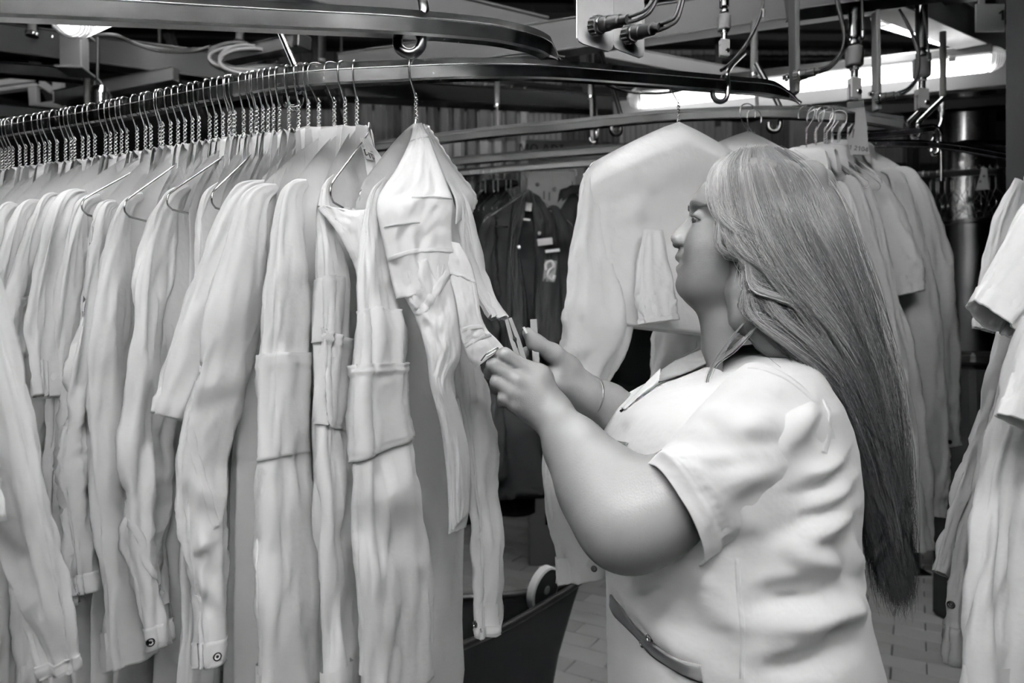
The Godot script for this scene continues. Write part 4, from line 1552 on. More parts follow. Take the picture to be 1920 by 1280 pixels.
func left_rack() -> void:
	var G := "white work coats packed on the left rack"
	var H := "wire hangers crowded on the main rail"
	# hooks as they show along the rail
	var hooks := [-150, -120, -95, -70, -52, -40, -28, -15, -6, 3, 10, 17, 24, 37, 48, 60, 73, 84, 93, 107, 123, 133, 140, 155, 166, 178, 198, 207, 217, 228, 238, 257, 273, 283, 305, 320, 334, 347, 361, 373, 393, 405, 418, 430, 440, 457, 471, 482, 493, 503, 513, 524, 542, 560, 578, 598, 627, 647]
	# the coats that can be told apart: hook, shoulder point, label, sleeve paths
	var spec := {
		647: {"s": [517, 392, 0.92], "label": "white coat with one big patch pocket on its sleeve, third from the rack's right end",
			"sl": [{"p": [[535, 402, 72], [540, 560, 100], [536, 720, 104], [535, 880, 118], [545, 1080, 150], [545, 1300, 170]], "d": [0.92, 0.86], "o": {"sd": 3.1, "amp": 0.006, "lines": px_lines([[500, 890, 610, 1110, 30, 0.012], [482, 1000, 570, 1260, 26, 0.009], [590, 900, 560, 1040, 22, -0.006], [500, 520, 580, 470, 16, 0.004]], 0.85)}, "pocket": [492, 660, 586, 862], "seam": [[497, 880], [484, 1000], [474, 1130], [468, 1260]]}]},
		627: {"s": [440, 398, 0.93], "label": "white coat with a creased snapped cuff, just left of the coat with one big pocket",
			"sl": [{"p": [[462, 410, 70], [452, 560, 108], [415, 720, 112], [384, 860, 100], [388, 1010, 84], [398, 1130, 64], [400, 1246, 52]], "d": [0.92, 0.87], "o": {"lines": px_lines([[340, 880, 430, 990, 16, 0.007], [350, 990, 430, 1080, 14, 0.007], [366, 1070, 424, 1160, 12, 0.006], [340, 760, 440, 690, 22, 0.006], [350, 1040, 410, 1010, 10, 0.005]], 0.86), "sd": 1.7, "amp": 0.007, "crush": 0.004, "crush_at": 0.8, "crush_w": 0.16}, "cuff": 0.93, "snap": -0.02, "seam": [[336, 700], [352, 800], [378, 900], [404, 985]]}]},
		598: {"s": [428, 402, 0.96], "label": "white short-sleeved coat with its wide sleeve hem open above a buttoned cuff",
			"sl": [{"p": [[436, 404, 70], [402, 540, 92], [362, 660, 92], [318, 782, 66]], "d": [0.95, 0.90], "o": {"sd": 5.2, "amp": 0.006, "hem": 0.025}}]},
		480: {"s": [377, 396, 0.95], "label": "white coat hung half off its bare wire shoulder, narrow folded front strip below",
			"sl": [{"p": [[380, 404, 44], [388, 520, 62], [385, 700, 72], [378, 900, 80], [375, 1100, 80], [372, 1300, 84]], "d": [0.97, 0.93], "o": {"sd": 2.4, "amp": 0.006}}]},
		437: {"s": [296, 400, 0.96], "label": "white coat with a bare wire shoulder and a snapped cuff, left of the short sleeve",
			"sl": [{"p": [[303, 408, 50], [292, 520, 70], [286, 700, 84], [276, 860, 92], [272, 1010, 86], [286, 1110, 66], [298, 1212, 54]], "d": [0.96, 0.90], "o": {"sd": 0.6, "amp": 0.009, "crush": 0.004, "crush_at": 0.78, "crush_w": 0.2}, "cuff": 0.93, "snap": 0.0, "seam": [[248, 930], [262, 1000], [284, 1070], [304, 1120]]}]},
		347: {"s": [214, 412, 0.985], "label": "long white coat with a straight panel hemmed just above the lower edge",
			"sl": [{"p": [[222, 420, 44], [214, 560, 90], [204, 760, 110], [222, 960, 118], [240, 1120, 124], [252, 1236, 132]], "d": [0.985, 0.94], "o": {"lines": px_lines([[196, 1010, 244, 700, 20, 0.006], [240, 1180, 270, 860, 18, 0.006], [160, 700, 230, 620, 20, 0.005]], 0.93), "sd": 4.4, "amp": 0.006, "hem": 0.03}}]},
		300: {"s": [168, 412, 0.99], "label": "white coat whose bent sleeve bulges at the elbow, left of the long straight panel",
			"sl": [{"p": [[178, 430, 44], [172, 600, 62], [150, 760, 74], [140, 880, 72], [152, 1000, 62], [160, 1112, 44]], "d": [0.98, 0.93], "o": {"sd": 7.7, "amp": 0.009, "crush": 0.010, "crush_at": 0.62, "crush_w": 0.25}, "cuff": 0.93, "snap": 9.9}]},
		283: {"s": [134, 408, 1.0], "label": "white coat with a wire shoulder showing, its front edge hanging straight",
			"sl": [{"p": [[138, 416, 40], [132, 560, 56], [118, 760, 56], [112, 940, 54], [112, 1140, 62]], "d": [1.0, 0.98], "o": {"sd": 8.1, "amp": 0.007, "hem": 0.03}}]},
		257: {"s": [100, 396, 1.0], "label": "white short-sleeved coat near the left edge, its sleeve hem curled open",
			"sl": [{"p": [[112, 400, 48], [98, 520, 72], [88, 640, 74], [95, 745, 62]], "d": [1.0, 0.96], "o": {"sd": 6.3, "amp": 0.007, "hem": 0.025}}]},
		207: {"s": [62, 398, 1.03], "label": "white coat at the left edge with a creased chest pocket on its side",
			"sl": [{"p": [[72, 408, 46], [52, 560, 70], [44, 760, 74], [50, 960, 72], [60, 1160, 70], [66, 1300, 70]], "d": [1.02, 0.98], "o": {"sd": 9.3, "amp": 0.009, "crush": 0.005, "crush_at": 0.4}, "pocket": [24, 560, 74, 668]}]},
		166: {"s": [26, 412, 1.06], "label": "white coat cut by the left edge, its shoulder seam puckered",
			"sl": [{"p": [[32, 420, 46], [16, 560, 66], [8, 760, 70], [12, 960, 72], [18, 1300, 80]], "d": [1.05, 1.0], "o": {"sd": 10.3, "amp": 0.008}, "seam": [[6, 500], [2, 600], [0, 700]]}]},
		123: {"s": [-16, 420, 1.10], "label": "white coat mostly outside the left edge, only its shoulder in view",
			"sl": [{"p": [[-10, 428, 46], [-26, 600, 66], [-34, 900, 72], [-30, 1300, 80]], "d": [1.09, 1.05], "o": {"sd": 11.3, "amp": 0.008}}]},
	}
	for e in spec.keys():
		if not hooks.has(e): hooks.append(e)
	hooks.sort()
	var plain := 0
	for hp in hooks:
		var bare: bool = hp in [480, 437, 347, 283]
		var c: Dictionary
		if spec.has(hp):
			var s = spec[hp]
			c = coat(s.label, G, hp, P(s.s[0], s.s[1], s.s[2]), {"torso": {"th": 0.02, "len": 0.98, "amp": 0.008, "nu": 56, "nv": 44, "flare": 0.05}})
			for e in s.sl:
				var cl := add_sleeve(c.node, c.frame, px_path(e.p, e.d[0], e.d[1]), e.o)
				var mnode: Node3D = cl.get_meta("node")
				if e.has("pocket"):
					var q = e.pocket
					pocket_px(cl, q[0], q[1], q[2], q[3], mnode, M.cloth, {"n": 20, "m": 26, "band": 0.14, "slant": 0.012})
				if e.has("cuff"): cuff(mnode, cl, e.cuff, e.snap)
				if e.has("seam"):
					seam_px(cl, e.seam, mnode, M.cloth, 0.011, 0.0016)
		else:
			# packed between the others: only the collar and a sliver of the body can be seen
			plain += 1
			var off := (lerpf(150.0, 95.0, clampf((hp - 100) / 500.0, 0, 1)) - 16.0 + 9.0 * sin(hp * 1.7)) * 0.72
			var hk := rail_top(hp)
			var s := P(hp - off, lerpf(425, 395, clampf(hp / 500.0, 0, 1)) - 22.0, -hk.z - 0.12)
			c = coat("white work coat packed tightly on the left rack, hardly more than its collar showing", G, hp, s, {"torso": {"th": 0.009, "len": 0.85 + 0.05 * sin(hp), "amp": 0.004, "nu": 24, "nv": 18, "flare": 0.0}, "mat": M.cloth_warm if plain % 3 == 0 else M.cloth})
		var lb := "wire hanger packed among many on the main rail, holding a white coat"
		if bare: lb = {480: "wire hanger whose bare shoulder lies on a coat, rightmost of four on the left rack", 437: "wire hanger whose bare shoulder lies second from the right among four", 347: "wire hanger whose bare shoulder lies third from the right among four", 283: "wire hanger whose bare shoulder lies on a coat, leftmost of four"}[hp]
		hanger(c.hook, c.yaw, lb, H, c.hw * (0.99 if bare else 0.8), c.drop * (0.88 if bare else 0.98), 0.016 if bare else 0.0)


func pegged_garment() -> void:
	# second coat from the end: its hanger shows whole, the front hangs open
	var c := coat("white open coat with a printed mark inside its neck, next to the pegged overall", "white work coats packed on the left rack", 669, P(592, 380, 0.905), {"torso": {"th": 0.022, "len": 1.0, "amp": 0.01, "nu": 64, "nv": 50, "flare": 0.0, "k": 8.0}})
	var t: Node3D = c.node
	hanger(c.hook, c.yaw, "wire hanger of the open coat with the printed mark, both its shoulders showing", "", c.hw * 0.99, c.drop * 0.9, 0.020)
	var lap := panel([[594, 384, 0.885], [632, 432, 0.88], [664, 490, 0.88], [678, 548, 0.88], [672, 604, 0.885]], [[668, 394, 0.93], [702, 400, 0.93], [704, 470, 0.92], [696, 545, 0.91], [686, 612, 0.90]], {"amp": 0.007, "bulge": 0.012, "sd": 4.0, "kx": 1.6, "ky": 1.4, "skew": 1.0})
	var lm := obj("lapel", panel_mesh(lap), M.cloth, t)
	obj("seam", seam(lap, [[0.06, 0.02], [0.07, 0.4], [0.06, 0.97]], 0.010, 0.0016, 3.0), M.cloth, lm)
	var facing := panel([[672, 258, 1.045], [684, 300, 1.03], [690, 345, 1.0], [694, 400, 0.98]], [[690, 262, 1.05], [716, 296, 1.07], [735, 340, 1.06], [742, 410, 1.03]], {"amp": 0.004, "bulge": 0.006, "sd": 2.0, "kx": 1.2, "ky": 1.0})
	obj("neck_facing", panel_mesh(facing), M.cloth, t)
	# the printed mark: a small blurred oval print with strokes
	var mk := panel([[680, 277, 1.03], [682, 289, 1.03], [686, 298, 1.03]], [[697, 280, 1.035], [701, 290, 1.035], [703, 302, 1.035]], {"amp": 0.0, "bulge": 0.003, "nu": 8, "nv": 8})
	var mm := obj("printed_mark", panel_mesh(mk, 0.0008), M.label_white, t)
	var st := newst()
	for e in [[0.1, 0.15, 0.9, 0.3], [0.15, 0.2, 0.2, 0.6], [0.2, 0.6, 0.45, 0.5], [0.5, 0.35, 0.55, 0.8], [0.6, 0.4, 0.9, 0.55], [0.75, 0.5, 0.85, 0.9], [0.9, 0.55, 0.95, 0.85]]:
		tube(st, PackedVector3Array([mk.at(e[0], e[1]) + mk.nrm(e[0], e[1]) * 0.0006, mk.at(e[2], e[3]) + mk.nrm(e[2], e[3]) * 0.0006]), 0.0009, 5)
	var mp := obj("mark_print", st, M.print_dark, mm)
	mp.set_meta("kind", "stuff")
	var s := add_sleeve(t, c.frame, px_path([[602, 388, 36], [620, 480, 74], [628, 560, 86], [624, 680, 84], [628, 800, 94], [634, 960, 116], [642, 1300, 140]], 0.905, 0.87), {"sd": 6.1, "amp": 0.007, "per": 16})
	var sn: Node3D = s.get_meta("node")
	pocket_px(s, 588, 516, 646, 640, sn, M.cloth, {"band": 0.0, "n": 16, "m": 20, "slant": 0.012, "sd": 3.3})
	pocket_px(s, 594, 622, 652, 800, sn, M.cloth, {"band": 0.11, "n": 16, "m": 26, "slant": -0.02, "lift": 0.004, "sd": 1.2})
	# ---- the garment the worker is pegging, last on the rail
	var hk := rail_top(780)
	var n := hk + Vector3(0, -0.098, 0)
	var sn2 := P(709, 385, 0.93)
	var far := P(893, 376, 1.21)
	var dir := Vector3(sn2.x - far.x, 0, sn2.z - far.z).normalized()
	var fr := Transform3D(Basis(dir, Vector3.UP, dir.cross(Vector3.UP)), n)
	t = thing("work_overall", "white overall hung last on the rail, its front pinched in the worker's hands", "overall", n)
	hanger(hk, yaw_to(dir), "wire hanger standing apart at the right end, holding the overall being pegged", "", 0.15, 0.15, 0.0)
	var body := torso(fr, {"hw": 0.160, "hf": 0.163, "drop": 0.145, "len": 1.05, "th": 0.022, "amp": 0.009, "nu": 64, "nv": 50, "flare": -0.02, "sd": 2.0, "k": 7.0})
	obj("body", cloth_mesh(body), M.cloth, t)
	# the front, folded forward: yoke with its slit pockets
	var yoke := panel([[775, 232, 1.07], [768, 264, 1.04], [744, 314, 0.98], [711, 364, 0.925], [706, 396, 0.90], [717, 450, 0.89], [730, 510, 0.89], [742, 560, 0.89]], [[791, 230, 1.07], [803, 254, 1.05], [822, 304, 1.02], [842, 352, 0.985], [851, 384, 0.965], [848, 430, 0.95], [856, 490, 0.94], [860, 540, 0.94]], {"amp": 0.006, "bulge": 0.022, "sd": 7.0, "kx": 0.8, "ky": 3.2, "skew": 0.8, "nu": 36, "nv": 64})
	var ym := obj("yoke", panel_mesh(yoke, 0.003), M.cloth, t)
	for e in [[[0.05, 0.145], [0.5, 0.135], [0.95, 0.14]], [[0.02, 0.80], [0.35, 0.785], [0.66, 0.79], [0.98, 0.81]]]:
		obj("seam", seam(yoke, e, 0.007, 0.0013, e[0][1]), M.cloth, ym)
	for e in [[0.45, 0.49, 0.98, 0.53], [0.06, 0.66, 0.52, 0.662]]:           # the slit pockets
		st = newst()
		var p := PackedVector3Array()
		for k in 20:
			var q := k / 19.0
			var u := lerpf(e[0], e[2], q)
			var v := lerpf(e[1], e[3], q)
			var h := 0.004 * sin(PI * clampf(q, 0.02, 0.98))
			var nn := yoke.nrm(u, v)
			p.append(yoke.at(u, v) + nn * 0.0010)
			p.append(yoke.at(u, v) + nn * 0.0034 + Vector3(0, h * 0.3, 0))
			p.append(yoke.at(u, v) + nn * 0.0010 + Vector3(0, h, 0))
		grid(st, p, 3, 20)
		obj("slit_pocket", st, M.cloth, ym)
	# the lining that shows inside the open front, with its stitched edge
	var lining := panel([[793, 232, 1.085], [808, 268, 1.09], [838, 336, 1.09], [856, 378, 1.08], [856, 420, 1.05]], [[800, 236, 1.10], [826, 276, 1.13], [858, 322, 1.17], [892, 368, 1.2], [884, 396, 1.19]], {"amp": 0.003, "bulge": 0.004, "sd": 1.0, "kx": 0.8, "ky": 1.1, "nv": 40})
	var lin := obj("lining", panel_mesh(lining, 0.003), M.cloth, t)
	obj("edge_welt", seam(lining, [[0.95, 0.02], [0.95, 0.5], [0.95, 0.97]], 0.016, 0.003, 3.0), M.cloth, lin)
	# short sleeve on the far side
	var ss := add_sleeve(t, fr, px_path([[876, 392, 30], [880, 450, 52], [890, 510, 66], [908, 556, 64], [932, 596, 62]], 1.12, 1.08), {"sd": 3.4, "amp": 0.006, "crush": 0.0, "th": 0.24, "hem": 0.02}, M.cloth, "short_sleeve")
	# gathered drape below the yoke
	var drape := panel([[742, 500, 0.905], [762, 556, 0.90], [782, 606, 0.895], [798, 660, 0.89], [806, 720, 0.89], [826, 800, 0.90], [838, 900, 0.92], [842, 1000, 0.93]], [[852, 470, 0.95], [860, 540, 0.94], [866, 610, 0.93], [864, 670, 0.925], [846, 715, 0.92], [862, 770, 0.95], [882, 860, 0.97], [880, 960, 0.98]], {"amp": 0.008, "bulge": 0.03, "sd": 5.5, "kx": 0.8, "ky": 2.6, "skew": 1.2, "nu": 36, "nv": 72})
	var dm := obj("drape", panel_mesh(drape, 0.003), M.cloth, t)
	seam_px(drape, [[752, 524], [770, 566], [786, 584], [812, 556], [840, 508]], dm, M.cloth, 0.012, 0.002)
	# placket strip running down to the hands
	var strip := panel([[816, 446, 0.935], [830, 480, 0.925], [846, 530, 0.915], [858, 584, 0.905], [864, 632, 0.905], [876, 668, 0.91], [892, 690, 0.915]], [[862, 456, 0.95], [884, 496, 0.945], [896, 548, 0.935], [902, 590, 0.93], [914, 618, 0.93], [930, 634, 0.935], [944, 650, 0.94]], {"amp": 0.004, "bulge": 0.008, "sd": 8.0, "kx": 0.6, "ky": 5.0, "nu": 16, "nv": 60})
	var sm := obj("placket_strip", panel_mesh(strip, 0.003), M.cloth_warm, t)
	for v in [0.27, 0.62, 0.74]:
		obj("seam", seam(strip, [[0.04, v], [0.5, v - 0.01], [0.96, v]], 0.007, 0.0014, v), M.cloth, sm)
	obj("seam", seam(strip, [[0.9, 0.28], [0.9, 0.5], [0.9, 0.72]], 0.009, 0.0018, 1.0), M.cloth, sm)
	# wire clip at the end of the strip, beside the fingers
	st = newst()
	tube(st, spline([P(902, 676, 0.90), P(913, 662, 0.897), P(926, 655, 0.9), P(934, 652, 0.905), P(926, 660, 0.9), P(912, 668, 0.898)], 4), 0.0011, 6)
	obj("wire_loop", st, M.wire, sm)
	# near sleeve: broad, with the patch pocket
	var big := add_sleeve(t, fr, px_path([[694, 396, 40, 0.92], [702, 470, 70, 0.90], [710, 560, 104, 0.88], [716, 640, 118, 0.868], [712, 760, 128, 0.862], [726, 900, 160, 0.862], [744, 1080, 186, 0.87], [752, 1300, 196, 0.88]], 0.9, 0.88), {"lines": px_lines([[690, 880, 832, 1030, 40, 0.014], [830, 900, 770, 1000, 34, -0.012], [668, 980, 770, 1260, 30, 0.009], [700, 1050, 840, 1120, 30, 0.006], [760, 1130, 850, 1240, 30, 0.008], [690, 480, 760, 560, 20, 0.005]], 0.83), "sd": 9.1, "amp": 0.006, "nu": 52, "per": 18, "th": 0.34})
	var bm: Node3D = big.get_meta("node")
	pocket_px(big, 662, 576, 770, 694, bm, M.cloth, {"n": 22, "m": 20, "slant": 0.035, "lift": 0.003, "sd": 4.0})
	pocket_px(big, 654, 682, 762, 852, bm, M.cloth, {"n": 24, "m": 30, "band": 0.13, "slant": 0.016, "lift": 0.0045, "sd": 6.0})
	seam_px(big, [[668, 860], [664, 950], [666, 1050], [668, 1160], [668, 1270]], bm, M.cloth)
	# far sleeve, long and thin, with its cuff snap
	var thin := add_sleeve(t, fr, px_path([[872, 640, 66], [886, 740, 80], [902, 880, 74], [912, 1020, 62], [914, 1188, 50]], 1.03, 1.06), {"loose": true, "sd": 2.2, "amp": 0.008, "crush": 0.003, "crush_at": 0.2, "per": 18})
	var tm: Node3D = thin.get_meta("node")
	cuff(tm, thin, 0.955, 9.9)
	snap_px(thin, 895, 1168, tm)
	# loose belt strap
	var strap := panel([[848, 742, 0.99], [850, 800, 0.985], [856, 870, 0.98], [846, 940, 0.975], [840, 1002, 0.97]], [[862, 748, 1.0], [870, 800, 0.995], [882, 880, 0.99], [880, 950, 0.985], [874, 988, 0.98]], {"amp": 0.004, "bulge": 0.006, "sd": 3.0, "kx": 0.5, "ky": 2.0, "nu": 10})
	obj("belt_strap", panel_mesh(strap, 0.003), M.cloth_warm, t)


# a coat given by its neck, both shoulder ends and sleeve paths
func hung(called: String, label: String, cat: String, group: String, n: Vector3, s: Vector3, far: Vector3, td: Dictionary, mat: Material) -> Dictionary:
	var dir := Vector3(s.x - far.x, 0, s.z - far.z).normalized()
	var fr := Transform3D(Basis(dir, Vector3.UP, dir.cross(Vector3.UP)), n)
	var t := thing(called, label, cat, n, group)
	var d := {"hw": Vector2(s.x - n.x, s.z - n.z).length(), "hf": Vector2(far.x - n.x, far.z - n.z).length(), "drop": n.y - (s.y + far.y) * 0.5}
	d.merge(td, true)
	var body := torso(fr, d)
	var bm := obj("body", cloth_mesh(body), mat, t)
	return {"node": t, "frame": fr, "body": body, "body_node": bm, "yaw": yaw_to(dir), "hw": d.hw, "drop": d.drop}


func right_shirts() -> void:
	var G := "white coats on the right-hand rails"
	var n := P(1272, 229, 1.38)
	# the big coat seen from behind, left of the worker's face
	var c := hung("work_coat", "large white coat seen from behind, hanging to the left of the worker's face", "coat", G, n, P(1088, 334, 1.34), P(1455, 330, 1.46), {"len": 0.425, "th": 0.04, "amp": 0.007, "nu": 80, "nv": 60, "flare": 0.02, "sd": 1.0, "k": 5.0, "hem": 0.02, "lines": px_lines([[1100, 372, 1290, 306, 18, 0.004], [1120, 420, 1262, 392, 16, 0.004], [1140, 470, 1256, 430, 18, 0.005], [1170, 560, 1252, 470, 16, 0.005], [1280, 300, 1420, 320, 20, 0.004], [1300, 400, 1262, 560, 16, 0.004], [1200, 360, 1280, 340, 10, 0.003]], 1.34)}, M.cloth)
	var hk := rail_top(1270)
	hanger(Vector3(n.x, hk.y, n.z), c.yaw, "single wire hanger of the big white coat behind the worker", "", 0.19, 0.105)
	seam_px(c.body, [[1290, 246], [1282, 310], [1268, 380], [1256, 440], [1254, 500], [1262, 580]], c.body_node, M.cloth, 0.009, 0.0016)
	seam_px(c.body, [[1312, 330], [1310, 390], [1308, 450]], c.body_node, M.cloth, 0.012, 0.0016)
	pocket_px(c.body, 1279, 228, 1300, 276, c.body_node, M.cloth, {"called": "hanging_loop", "n": 5, "m": 12, "lift": 0.002})
	var s := add_sleeve(c.node, c.frame, px_path([[1100, 340, 40], [1112, 420, 78], [1120, 520, 118], [1120, 610, 150], [1092, 700, 122], [1070, 790, 106], [1066, 900, 100], [1080, 1000, 100], [1090, 1086, 98]], 1.33, 1.30), {"lines": px_lines([[1070, 560, 1180, 640, 18, 0.005], [1060, 640, 1160, 690, 16, 0.005], [1040, 760, 1100, 860, 18, 0.005], [1090, 440, 1140, 560, 20, 0.006], [1040, 980, 1110, 900, 16, 0.005]], 1.28), "sd": 4.7, "amp": 0.007, "crush": 0.002, "crush_at": 0.45, "nu": 48, "hem": 0.03, "th": 0.36})
	var sn: Node3D = s.get_meta("node")
	snap_px(s, 1113, 1064, sn, 0.006)
	seam_px(s, [[1070, 520], [1060, 600], [1052, 700], [1048, 800]], sn, M.cloth, 0.012, 0.0014)
	var s2 := add_sleeve(c.node, c.frame, px_path([[1225, 430, 40], [1226, 500, 62], [1230, 560, 72], [1236, 604, 70]], 1.30, 1.29), {"loose": true, "sd": 2.7, "amp": 0.005, "crush": 0.005, "crush_at": 0.85, "hem": 0.012, "th": 0.3}, M.cloth, "folded_sleeve")
	# the one behind it
	n = P(1402, 246, 1.62)
	c = hung("work_coat", "white coat behind the big one, its shoulders rising over the worker's hair", "coat", G, n, P(1292, 300, 1.58), P(1520, 300, 1.66), {"len": 1.15, "th": 0.03, "amp": 0.012, "sd": 5.0, "k": 11.0}, M.cloth)
	hanger(Vector3(n.x, rail_top(1390).y, n.z), c.yaw, "wire hanger above the worker's hair, left of the two side by side", "", c.hw * 0.95, c.drop * 1.0)
	hanger(Vector3(n.x, rail_top(1410).y, n.z) + Vector3(0.026, -0.004, -0.03), c.yaw + 0.1, "empty wire hanger above the worker's hair, right of the two side by side", "", c.hw * 0.9, c.drop * 1.0)
	add_sleeve(c.node, c.frame, px_path([[1298, 306, 40], [1290, 450, 80], [1276, 620, 100], [1262, 760, 104], [1250, 900, 100], [1248, 1060, 90]], 1.57, 1.52), {"sd": 3.9, "amp": 0.012, "th": 0.4, "nu": 44})
	# the row that recedes to the right; its shade is put into a greyer cloth
	var rows := [
		[[1604, 268, 2.00], [1729, 338, 1.97], "rightmost white coat of the right row, long sleeve with a snapped cuff", [[1722, 345, 34], [1740, 460, 60], [1750, 620, 74], [1758, 760, 66], [1769, 838, 54]], [1777, 827], [1615, 214]],
		[[1590, 268, 1.95], [1702, 346, 1.92], "white coat second from the right in the right row, cuff snap low beside the silo", [[1694, 352, 34], [1712, 480, 56], [1728, 640, 70], [1738, 800, 66], [1744, 900, 54], [1742, 966, 46]], [1746, 955], [1600, 213]],
		[[1574, 270, 1.90], [1650, 352, 1.86], "white short-sleeved coat in the right row, its square sleeve hem showing", [[1640, 350, 40], [1660, 420, 62], [1682, 496, 70], [1697, 552, 58]], [], [1586, 212]],
		[[1560, 272, 1.86], [1632, 362, 1.82], "white coat of the right row with a cuff snap near the floor tiles", [[1624, 372, 40], [1650, 560, 62], [1682, 720, 66], [1706, 880, 58], [1716, 1028, 50]], [1737, 1022], [1572, 211]],
		[[1546, 275, 1.82], [1612, 372, 1.78], "white coat of the right row, its side hidden behind the worker's hair", [[1606, 382, 50], [1640, 600, 74], [1664, 800, 84], [1690, 950, 84], [1700, 1030, 80]], [], [1558, 210]],
		[[1530, 278, 1.79], [1590, 384, 1.74], "white coat of the right row, its neck just above the worker's crown", [[1586, 394, 50], [1610, 600, 74], [1630, 800, 84], [1650, 1000, 84]], [], [1540, 209]],
		[[1512, 281, 1.76], [1570, 394, 1.71], "leftmost white coat of the right row, mostly behind the worker's hair", [[1564, 404, 50], [1590, 600, 70], [1600, 800, 80]], [], [1520, 208]],
	]
	for k in rows.size():
		var q = rows[k]
		n = P(q[0][0], q[0][1], q[0][2])
		var sp := P(q[1][0], q[1][1], q[1][2])
		var far := n * 2.0 - sp
		c = hung("work_coat", q[2], "coat", G, n, sp, Vector3(far.x, sp.y, far.z), {"len": 1.0 if k != 2 else 0.8, "th": 0.022, "amp": 0.009, "sd": k * 2.3, "k": 9.0}, M.cloth_grey_shaded)
		obj("collar", collar(c.frame, 0.05, 0.03, k), M.cloth_grey_shaded, c.node)
		var sl := add_sleeve(c.node, c.frame, px_path(q[3], q[1][2] - 0.01, q[1][2] - 0.03), {"sd": k * 1.9, "amp": 0.008, "hem": 0.025, "crush": 0.004, "crush_at": 0.85, "crush_w": 0.15}, M.cloth_grey_shaded)
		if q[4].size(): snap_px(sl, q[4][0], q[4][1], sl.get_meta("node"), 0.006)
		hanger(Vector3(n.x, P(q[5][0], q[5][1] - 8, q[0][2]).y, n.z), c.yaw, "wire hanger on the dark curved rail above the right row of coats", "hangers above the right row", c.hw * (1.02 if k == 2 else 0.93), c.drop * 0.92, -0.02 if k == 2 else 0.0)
	for k in 3:
		var hp := P(1528 + 22 * k, 208 + k, 1.84)
		hanger(hp, c.yaw + 0.2 * k, "wire hanger on the dark curved rail above the right row of coats", "hangers above the right row", 0.1, 0.11)


